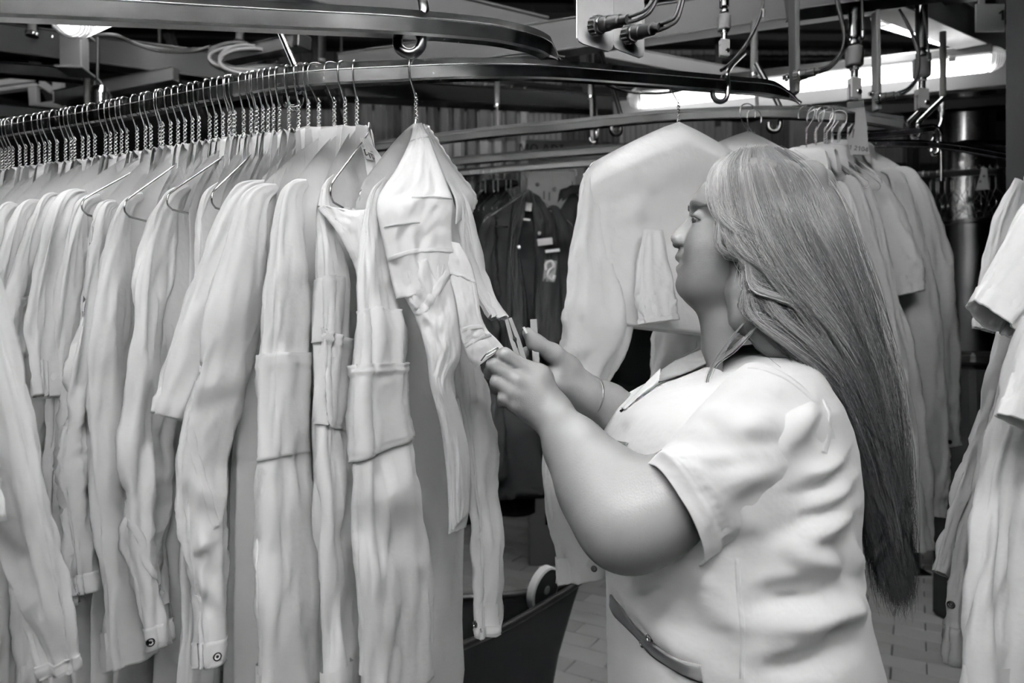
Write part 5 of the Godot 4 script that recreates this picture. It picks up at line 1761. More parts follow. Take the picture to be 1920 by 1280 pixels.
func near_garments() -> void:
	var G := "white coats close to the camera"
	# left: one coat of the rail nearest the camera
	var c := hung("work_coat", "white coat nearest the camera at the lower left, long sleeve reaching the bottom edge", "coat", G, P(-420, 10, 0.70), P(-190, 150, 0.66), P(-640, 160, 0.74), {"len": 1.1, "th": 0.03, "amp": 0.012, "sd": 3.0, "flare": 0.0}, M.cloth)
	var s := add_sleeve(c.node, c.frame, px_path([[-180, 170, 60], [-120, 380, 110], [-62, 560, 130], [-16, 720, 126], [22, 880, 124], [58, 1030, 108], [92, 1160, 86], [116, 1262, 58]], 0.66, 0.70), {"loose": true, "lines": px_lines([[10, 900, 90, 1100, 26, 0.008], [-10, 760, 50, 940, 24, 0.006], [60, 1060, 110, 1220, 16, 0.006]], 0.68), "sd": 1.4, "amp": 0.005, "crush": 0.002, "crush_at": 0.8, "crush_w": 0.2, "nu": 48, "per": 16})
	cuff(s.get_meta("node"), s, 0.95, 9.9)
	snap_px(s, 131, 1252, s.get_meta("node"))
	add_sleeve(c.node, c.frame, px_path([[-170, 300, 60], [-110, 560, 80], [-70, 760, 84], [-40, 900, 76], [-22, 980, 60]], 0.62, 0.62), {"loose": true, "sd": 8.4, "amp": 0.008, "crush": 0.006, "crush_at": 0.9}, M.cloth, "sleeve_fold")
	hanger(P(-420, 10, 0.70) + Vector3(0, 0.098, 0), c.yaw, "wire hanger of the coat nearest the camera at left", "", 0.16, 0.09)
	# right edge: coats of the rail to the right of the photographer
	c = hung("work_coat", "white short-sleeved coat at the right edge, its sleeve hem jutting towards the post", "coat", G, P(2190, 90, 0.92), P(2010, 330, 0.88), P(2380, 260, 0.96), {"len": 1.0, "th": 0.03, "amp": 0.01, "sd": 2.0, "flare": 0.0}, M.cloth)
	add_sleeve(c.node, c.frame, px_path([[2030, 330, 90], [1975, 410, 130], [1915, 505, 126], [1856, 598, 114]], 0.87, 0.84), {"loose": true, "sd": 5.4, "amp": 0.005, "hem": 0.022, "nu": 48, "th": 0.4})
	hanger(P(2190, 90, 0.92) + Vector3(0, 0.098, 0), c.yaw, "wire hanger of the jutting short-sleeved coat at right", "", 0.12, 0.1)
	c = hung("work_coat", "grey-shaded white coat at right with two long sleeves hanging over the floor tiles", "coat", G, P(2150, 150, 1.08), P(1990, 360, 1.02), P(2300, 330, 1.14), {"len": 1.05, "th": 0.03, "amp": 0.01, "sd": 4.0, "flare": 0.0}, M.cloth_grey_shaded)  # a white coat, its shade put into the cloth colour
	add_sleeve(c.node, c.frame, px_path([[1985, 400, 60], [1940, 560, 90], [1885, 740, 96], [1832, 900, 88], [1792, 1010, 66], [1768, 1078, 48]], 1.02, 0.98), {"loose": true, "sd": 7.4, "amp": 0.008, "crush": 0.004, "crush_at": 0.8, "nu": 44, "per": 16}, M.cloth_grey_shaded)
	var s3 := add_sleeve(c.node, c.frame, px_path([[1960, 560, 60], [1915, 720, 76], [1868, 880, 70], [1832, 1010, 64], [1812, 1120, 56], [1804, 1246, 54]], 0.97, 0.93), {"loose": true, "sd": 9.9, "amp": 0.008, "crush": 0.006, "crush_at": 0.85, "crush_w": 0.15, "nu": 44, "per": 16}, M.cloth_grey_shaded)
	cuff(s3.get_meta("node"), s3, 0.88, 9.9, M.cloth_grey_shaded)
	snap_px(s3, 1783, 1130, s3.get_meta("node"))
	hanger(P(2150, 150, 1.08) + Vector3(0, 0.098, 0), c.yaw, "wire hanger of the grey-shaded coat at right", "", 0.12, 0.1)
	c = hung("work_coat", "bright white coat filling the lower right corner, short sleeve over its long side", "coat", G, P(2240, 120, 0.86), P(2060, 360, 0.80), P(2420, 330, 0.92), {"len": 1.05, "th": 0.03, "amp": 0.01, "sd": 6.0, "flare": 0.0}, M.cloth)
	add_sleeve(c.node, c.frame, px_path([[2070, 380, 90], [2010, 560, 150], [1955, 740, 164], [1916, 900, 170], [1900, 1080, 182], [1892, 1320, 200]], 0.82, 0.80), {"loose": true, "sd": 2.9, "amp": 0.007, "nu": 52, "per": 16, "th": 0.36}, M.cloth, "side")
	add_sleeve(c.node, c.frame, px_path([[2080, 420, 100], [2030, 560, 150], [1975, 700, 160], [1938, 808, 158]], 0.77, 0.755), {"loose": true, "sd": 6.6, "amp": 0.006, "hem": 0.022, "nu": 48, "th": 0.42})
	hanger(P(2240, 120, 0.86) + Vector3(0, 0.098, 0), c.yaw, "wire hanger of the bright coat in the lower right corner", "", 0.12, 0.1)
	c = hung("work_coat", "white coat half hidden behind the grey post at right, only a sleeve in view", "coat", G, P(2010, 240, 1.5), P(1920, 330, 1.46), P(2100, 330, 1.54), {"len": 0.5, "th": 0.03, "amp": 0.01, "sd": 8.0}, M.cloth)
	add_sleeve(c.node, c.frame, px_path([[1915, 340, 34], [1888, 430, 56], [1866, 540, 60], [1852, 620, 50]], 1.46, 1.44), {"loose": true, "sd": 3.1, "amp": 0.006, "hem": 0.02})
	hanger(P(2010, 240, 1.5) + Vector3(0, 0.098, 0), c.yaw, "wire hanger of the coat behind the grey post", "", 0.1, 0.1)


func dark_jackets() -> void:
	var G := "dark jackets on the middle rail"
	# the dark grey jacket in the gap, hung facing the camera
	var n := P(990, 354, 2.98)
	var c := hung("work_jacket", "dark grey jacket with pale name badges, hung open behind the worker's hands", "jacket", G, n, P(908, 428, 2.92), P(1056, 412, 3.02), {"len": 1.34, "th": 0.05, "amp": 0.02, "sd": 3.0, "k": 8.0, "nu": 60, "nv": 50}, M.dark_cloth)
	hanger(P(988, 312, 2.98), c.yaw, "pale wire hanger of the dark grey jacket", "hangers on the middle rail", 0.2, 0.16, 0.03)
	var t: Node3D = c.node
	add_sleeve(t, c.frame, px_path([[912, 428, 34], [905, 560, 60], [912, 720, 70], [922, 900, 56]], 2.9, 2.86), {"sd": 1.2, "amp": 0.014, "th": 0.5}, M.dark_cloth)
	add_sleeve(t, c.frame, px_path([[1052, 412, 30], [1062, 520, 52], [1066, 700, 60], [1060, 900, 54]], 2.98, 2.92), {"sd": 4.2, "amp": 0.014, "th": 0.5}, M.dark_cloth)
	var lf := panel([[962, 380, 2.90], [955, 430, 2.88], [950, 500, 2.86], [948, 620, 2.86], [950, 760, 2.86]], [[988, 358, 2.92], [984, 400, 2.88], [975, 470, 2.86], [988, 560, 2.86], [994, 700, 2.86]], {"amp": 0.012, "bulge": 0.02, "sd": 2.0})
	obj("front_panel", panel_mesh(lf, 0.006), M.dark_cloth, t)
	var rf := panel([[992, 356, 2.93], [1000, 420, 2.90], [1004, 500, 2.87], [1000, 600, 2.86], [1004, 780, 2.86]], [[1012, 368, 2.95], [1042, 420, 2.93], [1050, 500, 2.90], [1054, 620, 2.88], [1056, 780, 2.88]], {"amp": 0.012, "bulge": 0.03, "sd": 6.0})
	var rm := obj("front_panel", panel_mesh(rf, 0.006), M.dark_cloth, t)
	for e in [[1022, 453, 0.062, 0.028, 0.12], [1036, 470, 0.06, 0.012, 0.12], [1031, 508, 0.05, 0.09, -0.1]]:
		var st := newst()
		bx(st, Transform3D(Basis(Vector3.FORWARD, e[4] * -1.0), P(e[0], e[1], 2.845)), Vector3(e[2], e[3], 0.003), 0.001)
		var b := obj("badge", st, M.label_white if e[3] < 0.05 else M.mid_cloth, t)
		b.set_meta("label", "pale sewn badge")
	var st2 := newst()
	tube(st2, spline([P(1024, 506, 2.838), P(1024, 494, 2.838), P(1034, 490, 2.838), P(1038, 500, 2.838), P(1030, 508, 2.838), P(1028, 518, 2.838), P(1036, 526, 2.838), P(1040, 516, 2.838)], 4), 0.006, 6)
	obj("emblem", st2, M.label_white, t)
	for e in [[986, 387, 0.05, 0.035, 2.9], [984, 411, 0.045, 0.008, 2.87]]:
		st2 = newst()
		bx(st2, Transform3D(Basis(Vector3.FORWARD, 0.12), P(e[0], e[1], e[4])), Vector3(e[2], e[3], 0.003), 0.001)
		obj("neck_label", st2, M.label_white, t)
	for e in [[1011, 437, 2.85], [973, 463, 2.84]]:
		st2 = newst()
		lathe(st2, P(e[0], e[1], e[2]), Vector3(0, 0, 1), [[0.0, 0.004], [0.006, 0.004], [0.009, 0.002], [0.009, -0.004]], 14)
		obj("press_stud", st2, M.wire, t)
	for e in [[940, 346, 3.1, 882, 420, "black jacket left of the dark grey one, darker and further back", 1.5], [915, 346, 3.16, 862, 424, "black jacket behind the pegged overall, leftmost of the dark ones", 1.45], [1075, 356, 3.05, 1036, 420, "black jacket behind the dark grey one's right shoulder", 1.3]]:
		n = P(e[0], e[1], e[2])
		var s := P(e[3], e[4], e[2] - 0.05)
		var far := n * 2.0 - s
		c = hung("work_jacket", e[5], "jacket", G, n, s, Vector3(far.x, s.y, far.z), {"len": e[6], "th": 0.04, "amp": 0.02, "sd": e[0] * 0.1, "k": 8.0}, M.black_cloth)
		obj("collar", collar(c.frame, 0.06, 0.05, e[0]), M.black_cloth, c.node)
		add_sleeve(c.node, c.frame, px_path([[e[3] + 4, e[4] + 6, 34], [e[3] - 2, 600, 58], [e[3] + 10, 800, 60], [e[3] + 20, 980, 54]], e[2] - 0.06, e[2] - 0.1), {"sd": e[0] * 0.2, "amp": 0.014}, M.black_cloth)
		hanger(P(e[0] - 2, 318, e[2]), c.yaw, "wire hanger of a black jacket on the middle rail", "hangers on the middle rail", c.hw * 0.9, c.drop)
	for k in 7:
		hanger(P(886 + 12 * k + 3 * (k % 2), 319 - k, 3.03), 1.2, "empty wire hanger on the middle rail above the black jackets", "empty hangers on the middle rail", 0.16, 0.11)


# ---------- the worker: one skin from a distance field, with clothes and hair as parts
class Field:
	var a := PackedVector3Array()
	var b := PackedVector3Array()
	var ra := PackedFloat32Array()
	var rb := PackedFloat32Array()
	var k := PackedFloat32Array()
	var ab := PackedVector3Array()
	var il := PackedFloat32Array()
	var head: Head = null
	var cuts := []                        # [a, b, radius, softness] taken away

	func cap(p: Vector3, q: Vector3, r0: float, r1: float, soft := 0.02) -> void:
		a.append(p); b.append(q); ra.append(r0); rb.append(r1); k.append(soft)
		ab.append(q - p)
		il.append(1.0 / maxf((q - p).length_squared(), 1e-9))

	func chain(pts: Array, rs: Array, soft := 0.02) -> void:
		for i in pts.size() - 1: cap(pts[i], pts[i + 1], rs[i], rs[i + 1], soft)

	func d(p: Vector3) -> float:
		var v := 1e3
		if head: v = head.d(p)
		for i in a.size():
			var pa := p - a[i]
			var t := clampf(pa.dot(ab[i]) * il[i], 0.0, 1.0)
			var e := (pa - ab[i] * t).length() - lerpf(ra[i], rb[i], t)
			var h := k[i] - absf(v - e)
			if h > 0.0: v = minf(v, e) - h * h * 0.25 / k[i]
			elif e < v: v = e
		for c in cuts:
			var pa: Vector3 = p - c[0]
			var w: Vector3 = c[1] - c[0]
			var t := clampf(pa.dot(w) / maxf(w.length_squared(), 1e-9), 0.0, 1.0)
			var e: float = float(c[2]) - (pa - w * t).length()
			var h: float = float(c[3]) - absf(v - e)
			if h > 0.0: v = maxf(v, e) + h * h * 0.25 / float(c[3])
			elif e > v: v = e
		return v


# a head from its profile (with nose, lips and chin) and its side profile
class Head:
	var c: Vector3
	var s: float
	var rm := PackedFloat32Array()
	var rs := PackedFloat32Array()
	var wn := PackedFloat32Array()
	const T := 720
	const TURN := 0.16                  # the face is turned a little away from the camera

	func table(prof: Array) -> PackedFloat32Array:
		var pts := []
		for q in prof:
			var f: float = (1375.0 - q[0]) * s
			var u: float = (455.0 - q[1]) * s
			pts.append([atan2(u, f), sqrt(f * f + u * u)])
		pts.sort_custom(func(x, y): return x[0] < y[0])
		var out := PackedFloat32Array()
		var n := pts.size()
		var j := 0
		for i in T:
			var an := -PI + TAU * i / T
			while j < n and pts[j][0] < an: j += 1
			var p1 = pts[j % n]
			var p0 = pts[(j - 1 + n) % n]
			var a1: float = p1[0] + (TAU if j >= n else 0.0)
			var a0: float = p0[0] - (TAU if j == 0 else 0.0)
			out.append(lerpf(p0[1], p1[1], (an - a0) / maxf(a1 - a0, 1e-6)))
		var sm := PackedFloat32Array()
		for i in T:
			sm.append((out[(i - 3 + T) % T] + out[(i - 2 + T) % T] + 2.0 * out[(i - 1 + T) % T] + 3.0 * out[i] + 2.0 * out[(i + 1) % T] + out[(i + 2) % T] + out[(i + 3) % T]) / 11.0)
		return sm

	func widths(w: Array) -> PackedFloat32Array:       # [py, half width in mm] of the middle band by height
		var out := PackedFloat32Array()
		for i in T:
			var an := -PI + TAU * i / T
			var py := 455.0 - sin(an) * rm[i] / s
			var v: float = w[0][1]
			if cos(an) < 0.0: v = 60.0
			else:
				for k in w.size() - 1:
					if py >= w[k][0]: v = lerpf(w[k][1], w[k + 1][1], clampf((py - w[k][0]) / (w[k + 1][0] - w[k][0]), 0.0, 1.0))
			out.append(v * 0.001)
		return out

	func d(p: Vector3) -> float:
		var f := c.x - p.x - TURN * (p.z - c.z)
		var u := p.y - c.y
		var l := absf(p.z - c.z)
		var an := (atan2(u, f) + PI) / TAU * T
		var i := int(an) % T
		var j := (i + 1) % T
		var t := an - floorf(an)
		var w := lerpf(wn[i], wn[j], t)
		var mid := exp(-pow(l / w, 2.0) * (1.0 + 0.6 * l / w))
		var r := lerpf(lerpf(rs[i], rs[j], t), lerpf(rm[i], rm[j], t), mid)
		var W := lerpf(0.073, 0.058, smoothstep(0.0, -0.085, u)) - 0.006 * smoothstep(0.03, 0.1, u)
		W = lerpf(W, W * 0.92, smoothstep(0.03, 0.085, f))
		var m := sqrt(f * f + u * u) / r
		var ex := lerpf(2.0, 2.35, smoothstep(-0.03, 0.03, f)) - 0.25 * smoothstep(0.05, 0.1, u)
		var g := pow(pow(m, ex) + pow(l / W, ex), 1.0 / ex)
		return (g - 1.0) * minf(r, W) * 0.85


# surface nets of a field inside a box; visits only the blocks the surface may cross
func nets(st: SurfaceTool, fd: Field, lo: Vector3, hi: Vector3, cell: float, color: Callable) -> void:
	var B := 4
	var nb := Vector3i(((hi - lo) / (cell * B)).ceil())
	var n := nb * B + Vector3i.ONE
	var sx := 1
	var sy := n.x
	var sz := n.x * n.y
	var val := PackedFloat32Array()
	val.resize(n.x * n.y * n.z)
	val.fill(1e9)
	var vid := PackedInt32Array()
	vid.resize(val.size())
	vid.fill(-1)
	var reach := cell * B * 1.5
	var blocks := []
	for z in nb.z:
		for y in nb.y:
			for x in nb.x:
				var m := lo + (Vector3(x, y, z) + Vector3.ONE * 0.5) * cell * B
				if absf(fd.d(m)) < reach: blocks.append(Vector3i(x, y, z) * B)
	var off := [0, sx, sy, sx + sy, sz, sx + sz, sy + sz, sx + sy + sz]
	var corner := [Vector3(0, 0, 0), Vector3(1, 0, 0), Vector3(0, 1, 0), Vector3(1, 1, 0), Vector3(0, 0, 1), Vector3(1, 0, 1), Vector3(0, 1, 1), Vector3(1, 1, 1)]
	var edges := [0, 1, 2, 3, 4, 5, 6, 7, 0, 2, 1, 3, 4, 6, 5, 7, 0, 4, 1, 5, 2, 6, 3, 7]
	var pos := PackedVector3Array()
	var cells := PackedInt32Array()
	var cc := PackedFloat32Array()
	cc.resize(8)
	for b: Vector3i in blocks:
		for z in range(b.z, b.z + B + 1):
			for y in range(b.y, b.y + B + 1):
				for x in range(b.x, b.x + B + 1):
					var id := x + y * sy + z * sz
					if val[id] > 1e8: val[id] = fd.d(lo + Vector3(x, y, z) * cell)
		for z in range(b.z, b.z + B):
			for y in range(b.y, b.y + B):
				for x in range(b.x, b.x + B):
					var id := x + y * sy + z * sz
					var neg := 0
					for e in 8:
						cc[e] = val[id + off[e]]
						if cc[e] < 0.0: neg += 1
					if neg == 0 or neg == 8: continue
					var sum := Vector3.ZERO
					var cnt := 0
					for e in range(0, 24, 2):
						var v0 := cc[edges[e]]
						var v1 := cc[edges[e + 1]]
						if (v0 < 0.0) != (v1 < 0.0):
							sum += corner[edges[e]].lerp(corner[edges[e + 1]], v0 / (v0 - v1))
							cnt += 1
					vid[id] = pos.size()
					pos.append(lo + (Vector3(x, y, z) + sum / cnt) * cell)
					cells.append(id)
	var cols := PackedColorArray()
	for p in pos: cols.append(color.call(p))
	st.set_smooth_group(0)
	for ci in cells:
		for ax in 3:
			var s := [sx, sy, sz][ax] as int
			var o1 := [sy, sz, sx][ax] as int
			var o2 := [sz, sx, sy][ax] as int
			var v0 := val[ci]
			var v1 := val[ci + s]
			if v1 > 1e8 or (v0 < 0.0) == (v1 < 0.0): continue
			if ci - o1 - o2 < 0: continue
			var i0 := vid[ci]
			var i1 := vid[ci - o1]
			var i2 := vid[ci - o1 - o2]
			var i3 := vid[ci - o2]
			if i1 < 0 or i2 < 0 or i3 < 0: continue
			var order := [i0, i1, i2, i0, i2, i3] if v0 < 0.0 else [i0, i2, i1, i0, i3, i2]
			for m in [order[0], order[2], order[1], order[3], order[5], order[4]]:
				st.set_color(cols[m])
				st.add_vertex(pos[m])


func grey_lin(v: float) -> Color:
	var c := Color(v, v, v).srgb_to_linear()
	return Color(c.r, c.g, c.b, 1.0)


# fold lines lying on a cloth: [x0, y0, x1, y1, width, height]; a ridge with a softer valley beside it
func fold_lines(p: Vector3, lines: Array) -> float:
	var d := 0.0
	for f in lines:
		var ax: float = f[0]
		var ay: float = f[1]
		var bxx: float = f[2] - f[0]
		var by: float = f[3] - f[1]
		var l2 := bxx * bxx + by * by
		var t := clampf(((p.x - ax) * bxx + (p.y - ay) * by) / l2, 0.0, 1.0)
		var sg := (p.x - ax) * by - (p.y - ay) * bxx
		var dist := Vector2(p.x - ax - bxx * t, p.y - ay - by * t).length() * signf(sg)
		var q := dist / float(f[4])
		if absf(q) > 3.2: continue
		d += float(f[5]) * (exp(-q * q) - 0.55 * exp(-(q - 1.5) * (q - 1.5))) * sin(PI * clampf(t, 0.06, 0.94)) 
	return d


func px_lines(a: Array, d: float) -> Array:       # fold lines given where they show, as lines in the room
	var out := []
	for q in a:
		var p := P(q[0], q[1], d)
		var r := P(q[2], q[3], d)
		out.append([p.x, p.y, r.x, r.y, q[4] / F * d, q[5]])
	return out


func px_lines2(a: Array, d: float, k := 1.75) -> Array:
	var out := px_lines(a, d)
	for q in out: q[5] *= k
	return out


func worker() -> void:
	var D := 0.98
	var base := P(1420, 640, D)
	base.y = 0.0
	var t := thing("person", "woman with long wavy highlighted hair in a white short-sleeved tunic, pegging a garment", "person", base)
	var skin := gm(1.0, 0.52)
	skin.metallic_specular = 0.35
	skin.vertex_color_use_as_albedo = true
	skin.normal_enabled = true
	skin.normal_texture = noise_tex(0.09, 3, 31, 0, 1, 256, 2.0)
	skin.normal_scale = 0.25
	tri_map(skin, 14.0)
	M.skin = skin
	var SK := 0.31
	# ---- head and neck
	var hd := Head.new()
	hd.s = D / F
	hd.c = P(1375, 455, D)
	var crown := [[1350, 314], [1390, 294], [1430, 291], [1480, 312], [1515, 356], [1532, 415], [1530, 470], [1505, 535], [1460, 580], [1400, 600]]
	hd.rm = hd.table(crown + [[1326, 338], [1314, 349], [1302, 366], [1295.4, 377.5], [1292.6, 387], [1292.8, 398], [1291, 406], [1286, 412.5], [1276, 423], [1263.5, 435.5], [1257, 443.5], [1257.2, 450], [1262, 456.6], [1270, 460.5], [1273.5, 465], [1271.5, 471], [1265.4, 480], [1266, 486], [1273.5, 493], [1266.5, 500], [1267, 507], [1272.5, 515.6], [1269.5, 522], [1267, 534], [1270, 545], [1278, 555], [1289, 562], [1300, 571], [1312, 583], [1330, 596], [1360, 606]])
	hd.rs = hd.table(crown + [[1326, 338], [1314, 352], [1304, 368], [1298, 380], [1301, 392], [1304, 402], [1303, 412], [1297, 424], [1291, 438], [1288, 452], [1287, 466], [1286, 480], [1285, 494], [1284, 508], [1284, 522], [1286, 538], [1290, 550], [1298, 562], [1310, 576], [1330, 592], [1360, 606]])
	hd.wn = hd.widths([[330, 60], [366, 50], [380, 30], [396, 16], [406, 10], [425, 11], [440, 14], [452, 15], [460, 15], [470, 17], [482, 23], [494, 27], [506, 24], [518, 24], [536, 24], [552, 26], [575, 40]])
	var fd := Field.new()
	fd.head = hd
	# a point of the head that shows at (px, py) when it lies on the near side, mirrored for the far side
	var Z := func(px: float, py: float, lat: float) -> Vector3:
		var q := P(px, py, D - absf(lat))
		return Vector3(q.x + (0.0 if lat >= 0.0 else -2.0 * Head.TURN * lat), q.y, -D + lat)
	fd.cap(Z.call(1412, 560, 0), Z.call(1432, 690, 0), 0.054, 0.062, 0.03)
	fd.cap(Z.call(1368, 556, 0.014), Z.call(1398, 628, 0.02), 0.034, 0.038, 0.025)
	fd.cap(Z.call(1368, 556, -0.014), Z.call(1398, 628, -0.02), 0.034, 0.038, 0.025)
	fd.cap(Z.call(1430, 690, -0.1), Z.call(1430, 690, 0.1), 0.05, 0.05, 0.06)
	for sg in [-1.0, 1.0]:
		fd.cap(Z.call(1326, 468, 0.036 * sg), Z.call(1342, 500, 0.044 * sg), 0.023, 0.023, 0.03)      # cheek
		fd.cap(Z.call(1316, 530, 0.026 * sg), Z.call(1372, 522, 0.046 * sg), 0.022, 0.022, 0.025)      # jaw
		fd.cap(Z.call(1273, 452, 0.0115 * sg), Z.call(1277, 454, 0.0125 * sg), 0.0075, 0.006, 0.007)   # wing of the nose
		fd.cap(Z.call(1315, 411, 0.031 * sg), Z.call(1315, 411.5, 0.0315 * sg), 0.0136, 0.0136, 0.005)  # lids over the eyeball
		fd.cap(Z.call(1425, 425, 0.072 * sg), Z.call(1432, 450, 0.072 * sg), 0.012, 0.009, 0.008)      # ear
		fd.cap(Z.call(1432, 450, 0.072 * sg), Z.call(1426, 466, 0.068 * sg), 0.008, 0.007, 0.006)
		fd.cuts.append([Z.call(1268, 460, 0.006 * sg), Z.call(1274, 461, 0.008 * sg), 0.0032, 0.003])
		fd.cuts.append([Z.call(1272, 493.4, 0.0), Z.call(1287, 497, 0.021 * sg), 0.0013, 0.004])
		fd.cuts.append([Z.call(1300, 410.8, 0.030 * sg), Z.call(1309, 414.2, 0.044 * sg), 0.0025, 0.003])  # opening of the lids
		fd.cuts.append([Z.call(1280, 462, 0.018 * sg), Z.call(1293, 492, 0.030 * sg), 0.0008, 0.005])      # fold beside the mouth
	var lipc := func(p: Vector3) -> Color:
		var px := p.x / D * F + 960.0
		var py := 640.0 - (p.y - EYE) / D * F
		var l := absf(p.z + D)
		var lip := 0.0
		if px < 1296.0 and l < 0.026:
			var h := 1.0 - pow(l / 0.026, 2.0)
			var up := 493.5 + l * 130.0
			lip = smoothstep(up - 14.0 * h - 1.0, up - 11.0 * h + 1.0, py) * (1.0 - smoothstep(up + 11.0 * h - 1.0, up + 13.0 * h + 1.0, py))
		var hairline := smoothstep(4.0, 12.0, px - (1322.0 + 70.0 * smoothstep(400.0, 470.0, py))) * (1.0 - smoothstep(470.0, 540.0, py - maxf(0.0, px - 1440.0) * 1.5))
		return grey_lin(lerpf(lerpf(SK, 0.40, lip), 0.16, hairline))
	var st := newst()
	var c := hd.c
	nets(st, fd, Vector3(c.x - 0.12, c.y - 0.19, c.z - 0.09), Vector3(c.x + 0.13, c.y + 0.13, c.z + 0.09), 0.0026, lipc)
	# ---- trunk, hips and legs under the clothes
	var plainc := func(_p: Vector3) -> Color: return grey_lin(SK)
	var bd := Field.new()
	bd.chain([Vector3(0.34, 1.25, -D), Vector3(0.32, 1.1, -D), Vector3(0.32, 0.93, -D)], [0.09, 0.11, 0.11], 0.05)
	for sg in [-1.0, 1.0]:
		bd.cap(Vector3(0.36, 1.25, -D), Vector3(0.38, 1.225, -D + 0.13 * sg), 0.07, 0.045, 0.05)
		bd.cap(Vector3(0.31, 1.1, -D + 0.06 * sg), Vector3(0.33, 0.9, -D + 0.07 * sg), 0.09, 0.10, 0.05)
		bd.chain([Vector3(0.36, 0.86, -D + 0.09 * sg), Vector3(0.36, 0.48, -D + 0.09 * sg), Vector3(0.38, 0.09, -D + 0.09 * sg)], [0.1, 0.062, 0.042], 0.04)
		bd.chain([Vector3(0.40, 0.05, -D + 0.09 * sg), Vector3(0.27, 0.04, -D + 0.10 * sg)], [0.036, 0.028], 0.03)
	nets(st, bd, Vector3(0.12, 0.0, -D - 0.24), Vector3(0.58, 1.36, -D + 0.24), 0.018, plainc)
	# ---- near arm and hand
	var na := Field.new()
	var sh := P(1490, 790, 0.845)
	var el := P(1180, 985, 0.79)
	var wr := P(1031, 772, 0.945)
	na.chain([sh, sh.lerp(el, 0.5), sh.lerp(el, 0.86), el], [0.050, 0.056, 0.053, 0.049], 0.02)
	na.chain([el, el.lerp(wr, 0.3), el.lerp(wr, 0.62), wr], [0.047, 0.046, 0.036, 0.0265], 0.03)
	na.cap(P(1150, 965, 0.80), P(1118, 900, 0.84), 0.037, 0.035, 0.04)
	var kn := [P(986, 692, 0.938), P(970, 714, 0.928), P(963, 736, 0.926), P(965, 756, 0.93)]
	na.cap(wr, P(1000, 730, 0.945), 0.0265, 0.024, 0.02)
	for i in 4: na.cap(wr.lerp(kn[i], 0.25), kn[i], 0.021, 0.0112, 0.010)
	na.cap(P(1012, 706, 0.945), P(990, 760, 0.945), 0.017, 0.016, 0.02)
	var fing := [
		[kn[0], P(946, 666, 0.928), P(926, 672, 0.946), P(936, 684, 0.958)],
		[kn[1], P(925, 686, 0.924), P(919, 698, 0.942), P(936, 702, 0.955)],
		[kn[2], P(932, 716, 0.924), P(930, 728, 0.942), P(945, 728, 0.954)],
		[kn[3], P(944, 745, 0.926), P(942, 754, 0.942), P(955, 752, 0.952)]]
	for i in 4:
		var r: float = [0.0102, 0.0098, 0.0093, 0.0082][i]
		na.chain(fing[i], [r * 1.1, r * 1.06, r * 0.92, r * 0.78], 0.0025)
	na.chain([P(1020, 745, 0.962), P(992, 704, 0.972), P(966, 682, 0.966), P(944, 668, 0.958)], [0.018, 0.0135, 0.0112, 0.0085], 0.010)
	for f in [[kn[0], 0.0118], [kn[1], 0.0122], [kn[2], 0.0112], [kn[3], 0.0100]]:
		na.cap(f[0] + Vector3(0, 0, 0.002), f[0] + Vector3(0.006, -0.002, 0.001), f[1], f[1] * 0.9, 0.006)
	nets(st, na, Vector3(-0.05, 1.03, -1.0), Vector3(0.10, 1.36, -0.73), 0.0026, plainc)
	nets(st, na, Vector3(0.097, 1.0, -0.93), Vector3(0.42, 1.36, -0.70), 0.0075, plainc)
	# ---- far arm and hand
	var fa := Field.new()
	var fw := P(1094, 738, 1.03)
	var fe := P(1290, 858, 1.16)
	fa.chain([P(1420, 740, 1.17), fe], [0.058, 0.05], 0.02)
	fa.chain([fe, fe.lerp(fw, 0.5), fe.lerp(fw, 0.8), fw], [0.048, 0.041, 0.033, 0.0265], 0.03)
	fa.cap(fw, P(1050, 694, 1.02), 0.026, 0.026, 0.02)
	fa.cap(P(1062, 716, 1.02), P(1040, 722, 1.005), 0.022, 0.020, 0.02)
	fa.chain([P(1066, 690, 1.015), P(1036, 664, 1.0), P(1006, 645, 0.99), P(990, 624, 0.985)], [0.019, 0.0145, 0.0122, 0.0085], 0.010)
	var fk := [P(1024, 680, 1.03), P(1022, 702, 1.04), P(1026, 722, 1.045), P(1034, 740, 1.045)]
	var ft := [[P(990, 664, 1.015), P(976, 668, 0.998), P(972, 676, 0.985)], [P(988, 690, 1.02), P(976, 696, 1.0), P(978, 702, 0.988)], [P(994, 716, 1.022), P(984, 720, 1.004), P(988, 724, 0.99)], [P(1006, 736, 1.02), P(998, 740, 1.006), P(1002, 742, 0.994)]]
	for i in 4:
		fa.cap(P(1056, 706, 1.025), fk[i], 0.02, 0.013, 0.012)
		var r: float = [0.0108, 0.0108, 0.0102, 0.0088][i]
		fa.chain([fk[i]] + ft[i], [r * 1.15, r * 1.03, r * 0.92, r * 0.78], 0.005)
	nets(st, fa, Vector3(-0.02, 1.16, -1.09), Vector3(0.17, 1.42, -0.94), 0.0032, plainc)
	nets(st, fa, Vector3(0.165, 1.05, -1.26), Vector3(0.46, 1.36, -1.02), 0.010, plainc)
	obj("body", st, skin, t)
	face_parts(t, Z)
	hand_parts(t, fw, fe)
	clothes(t, D)
	hair(t, D)


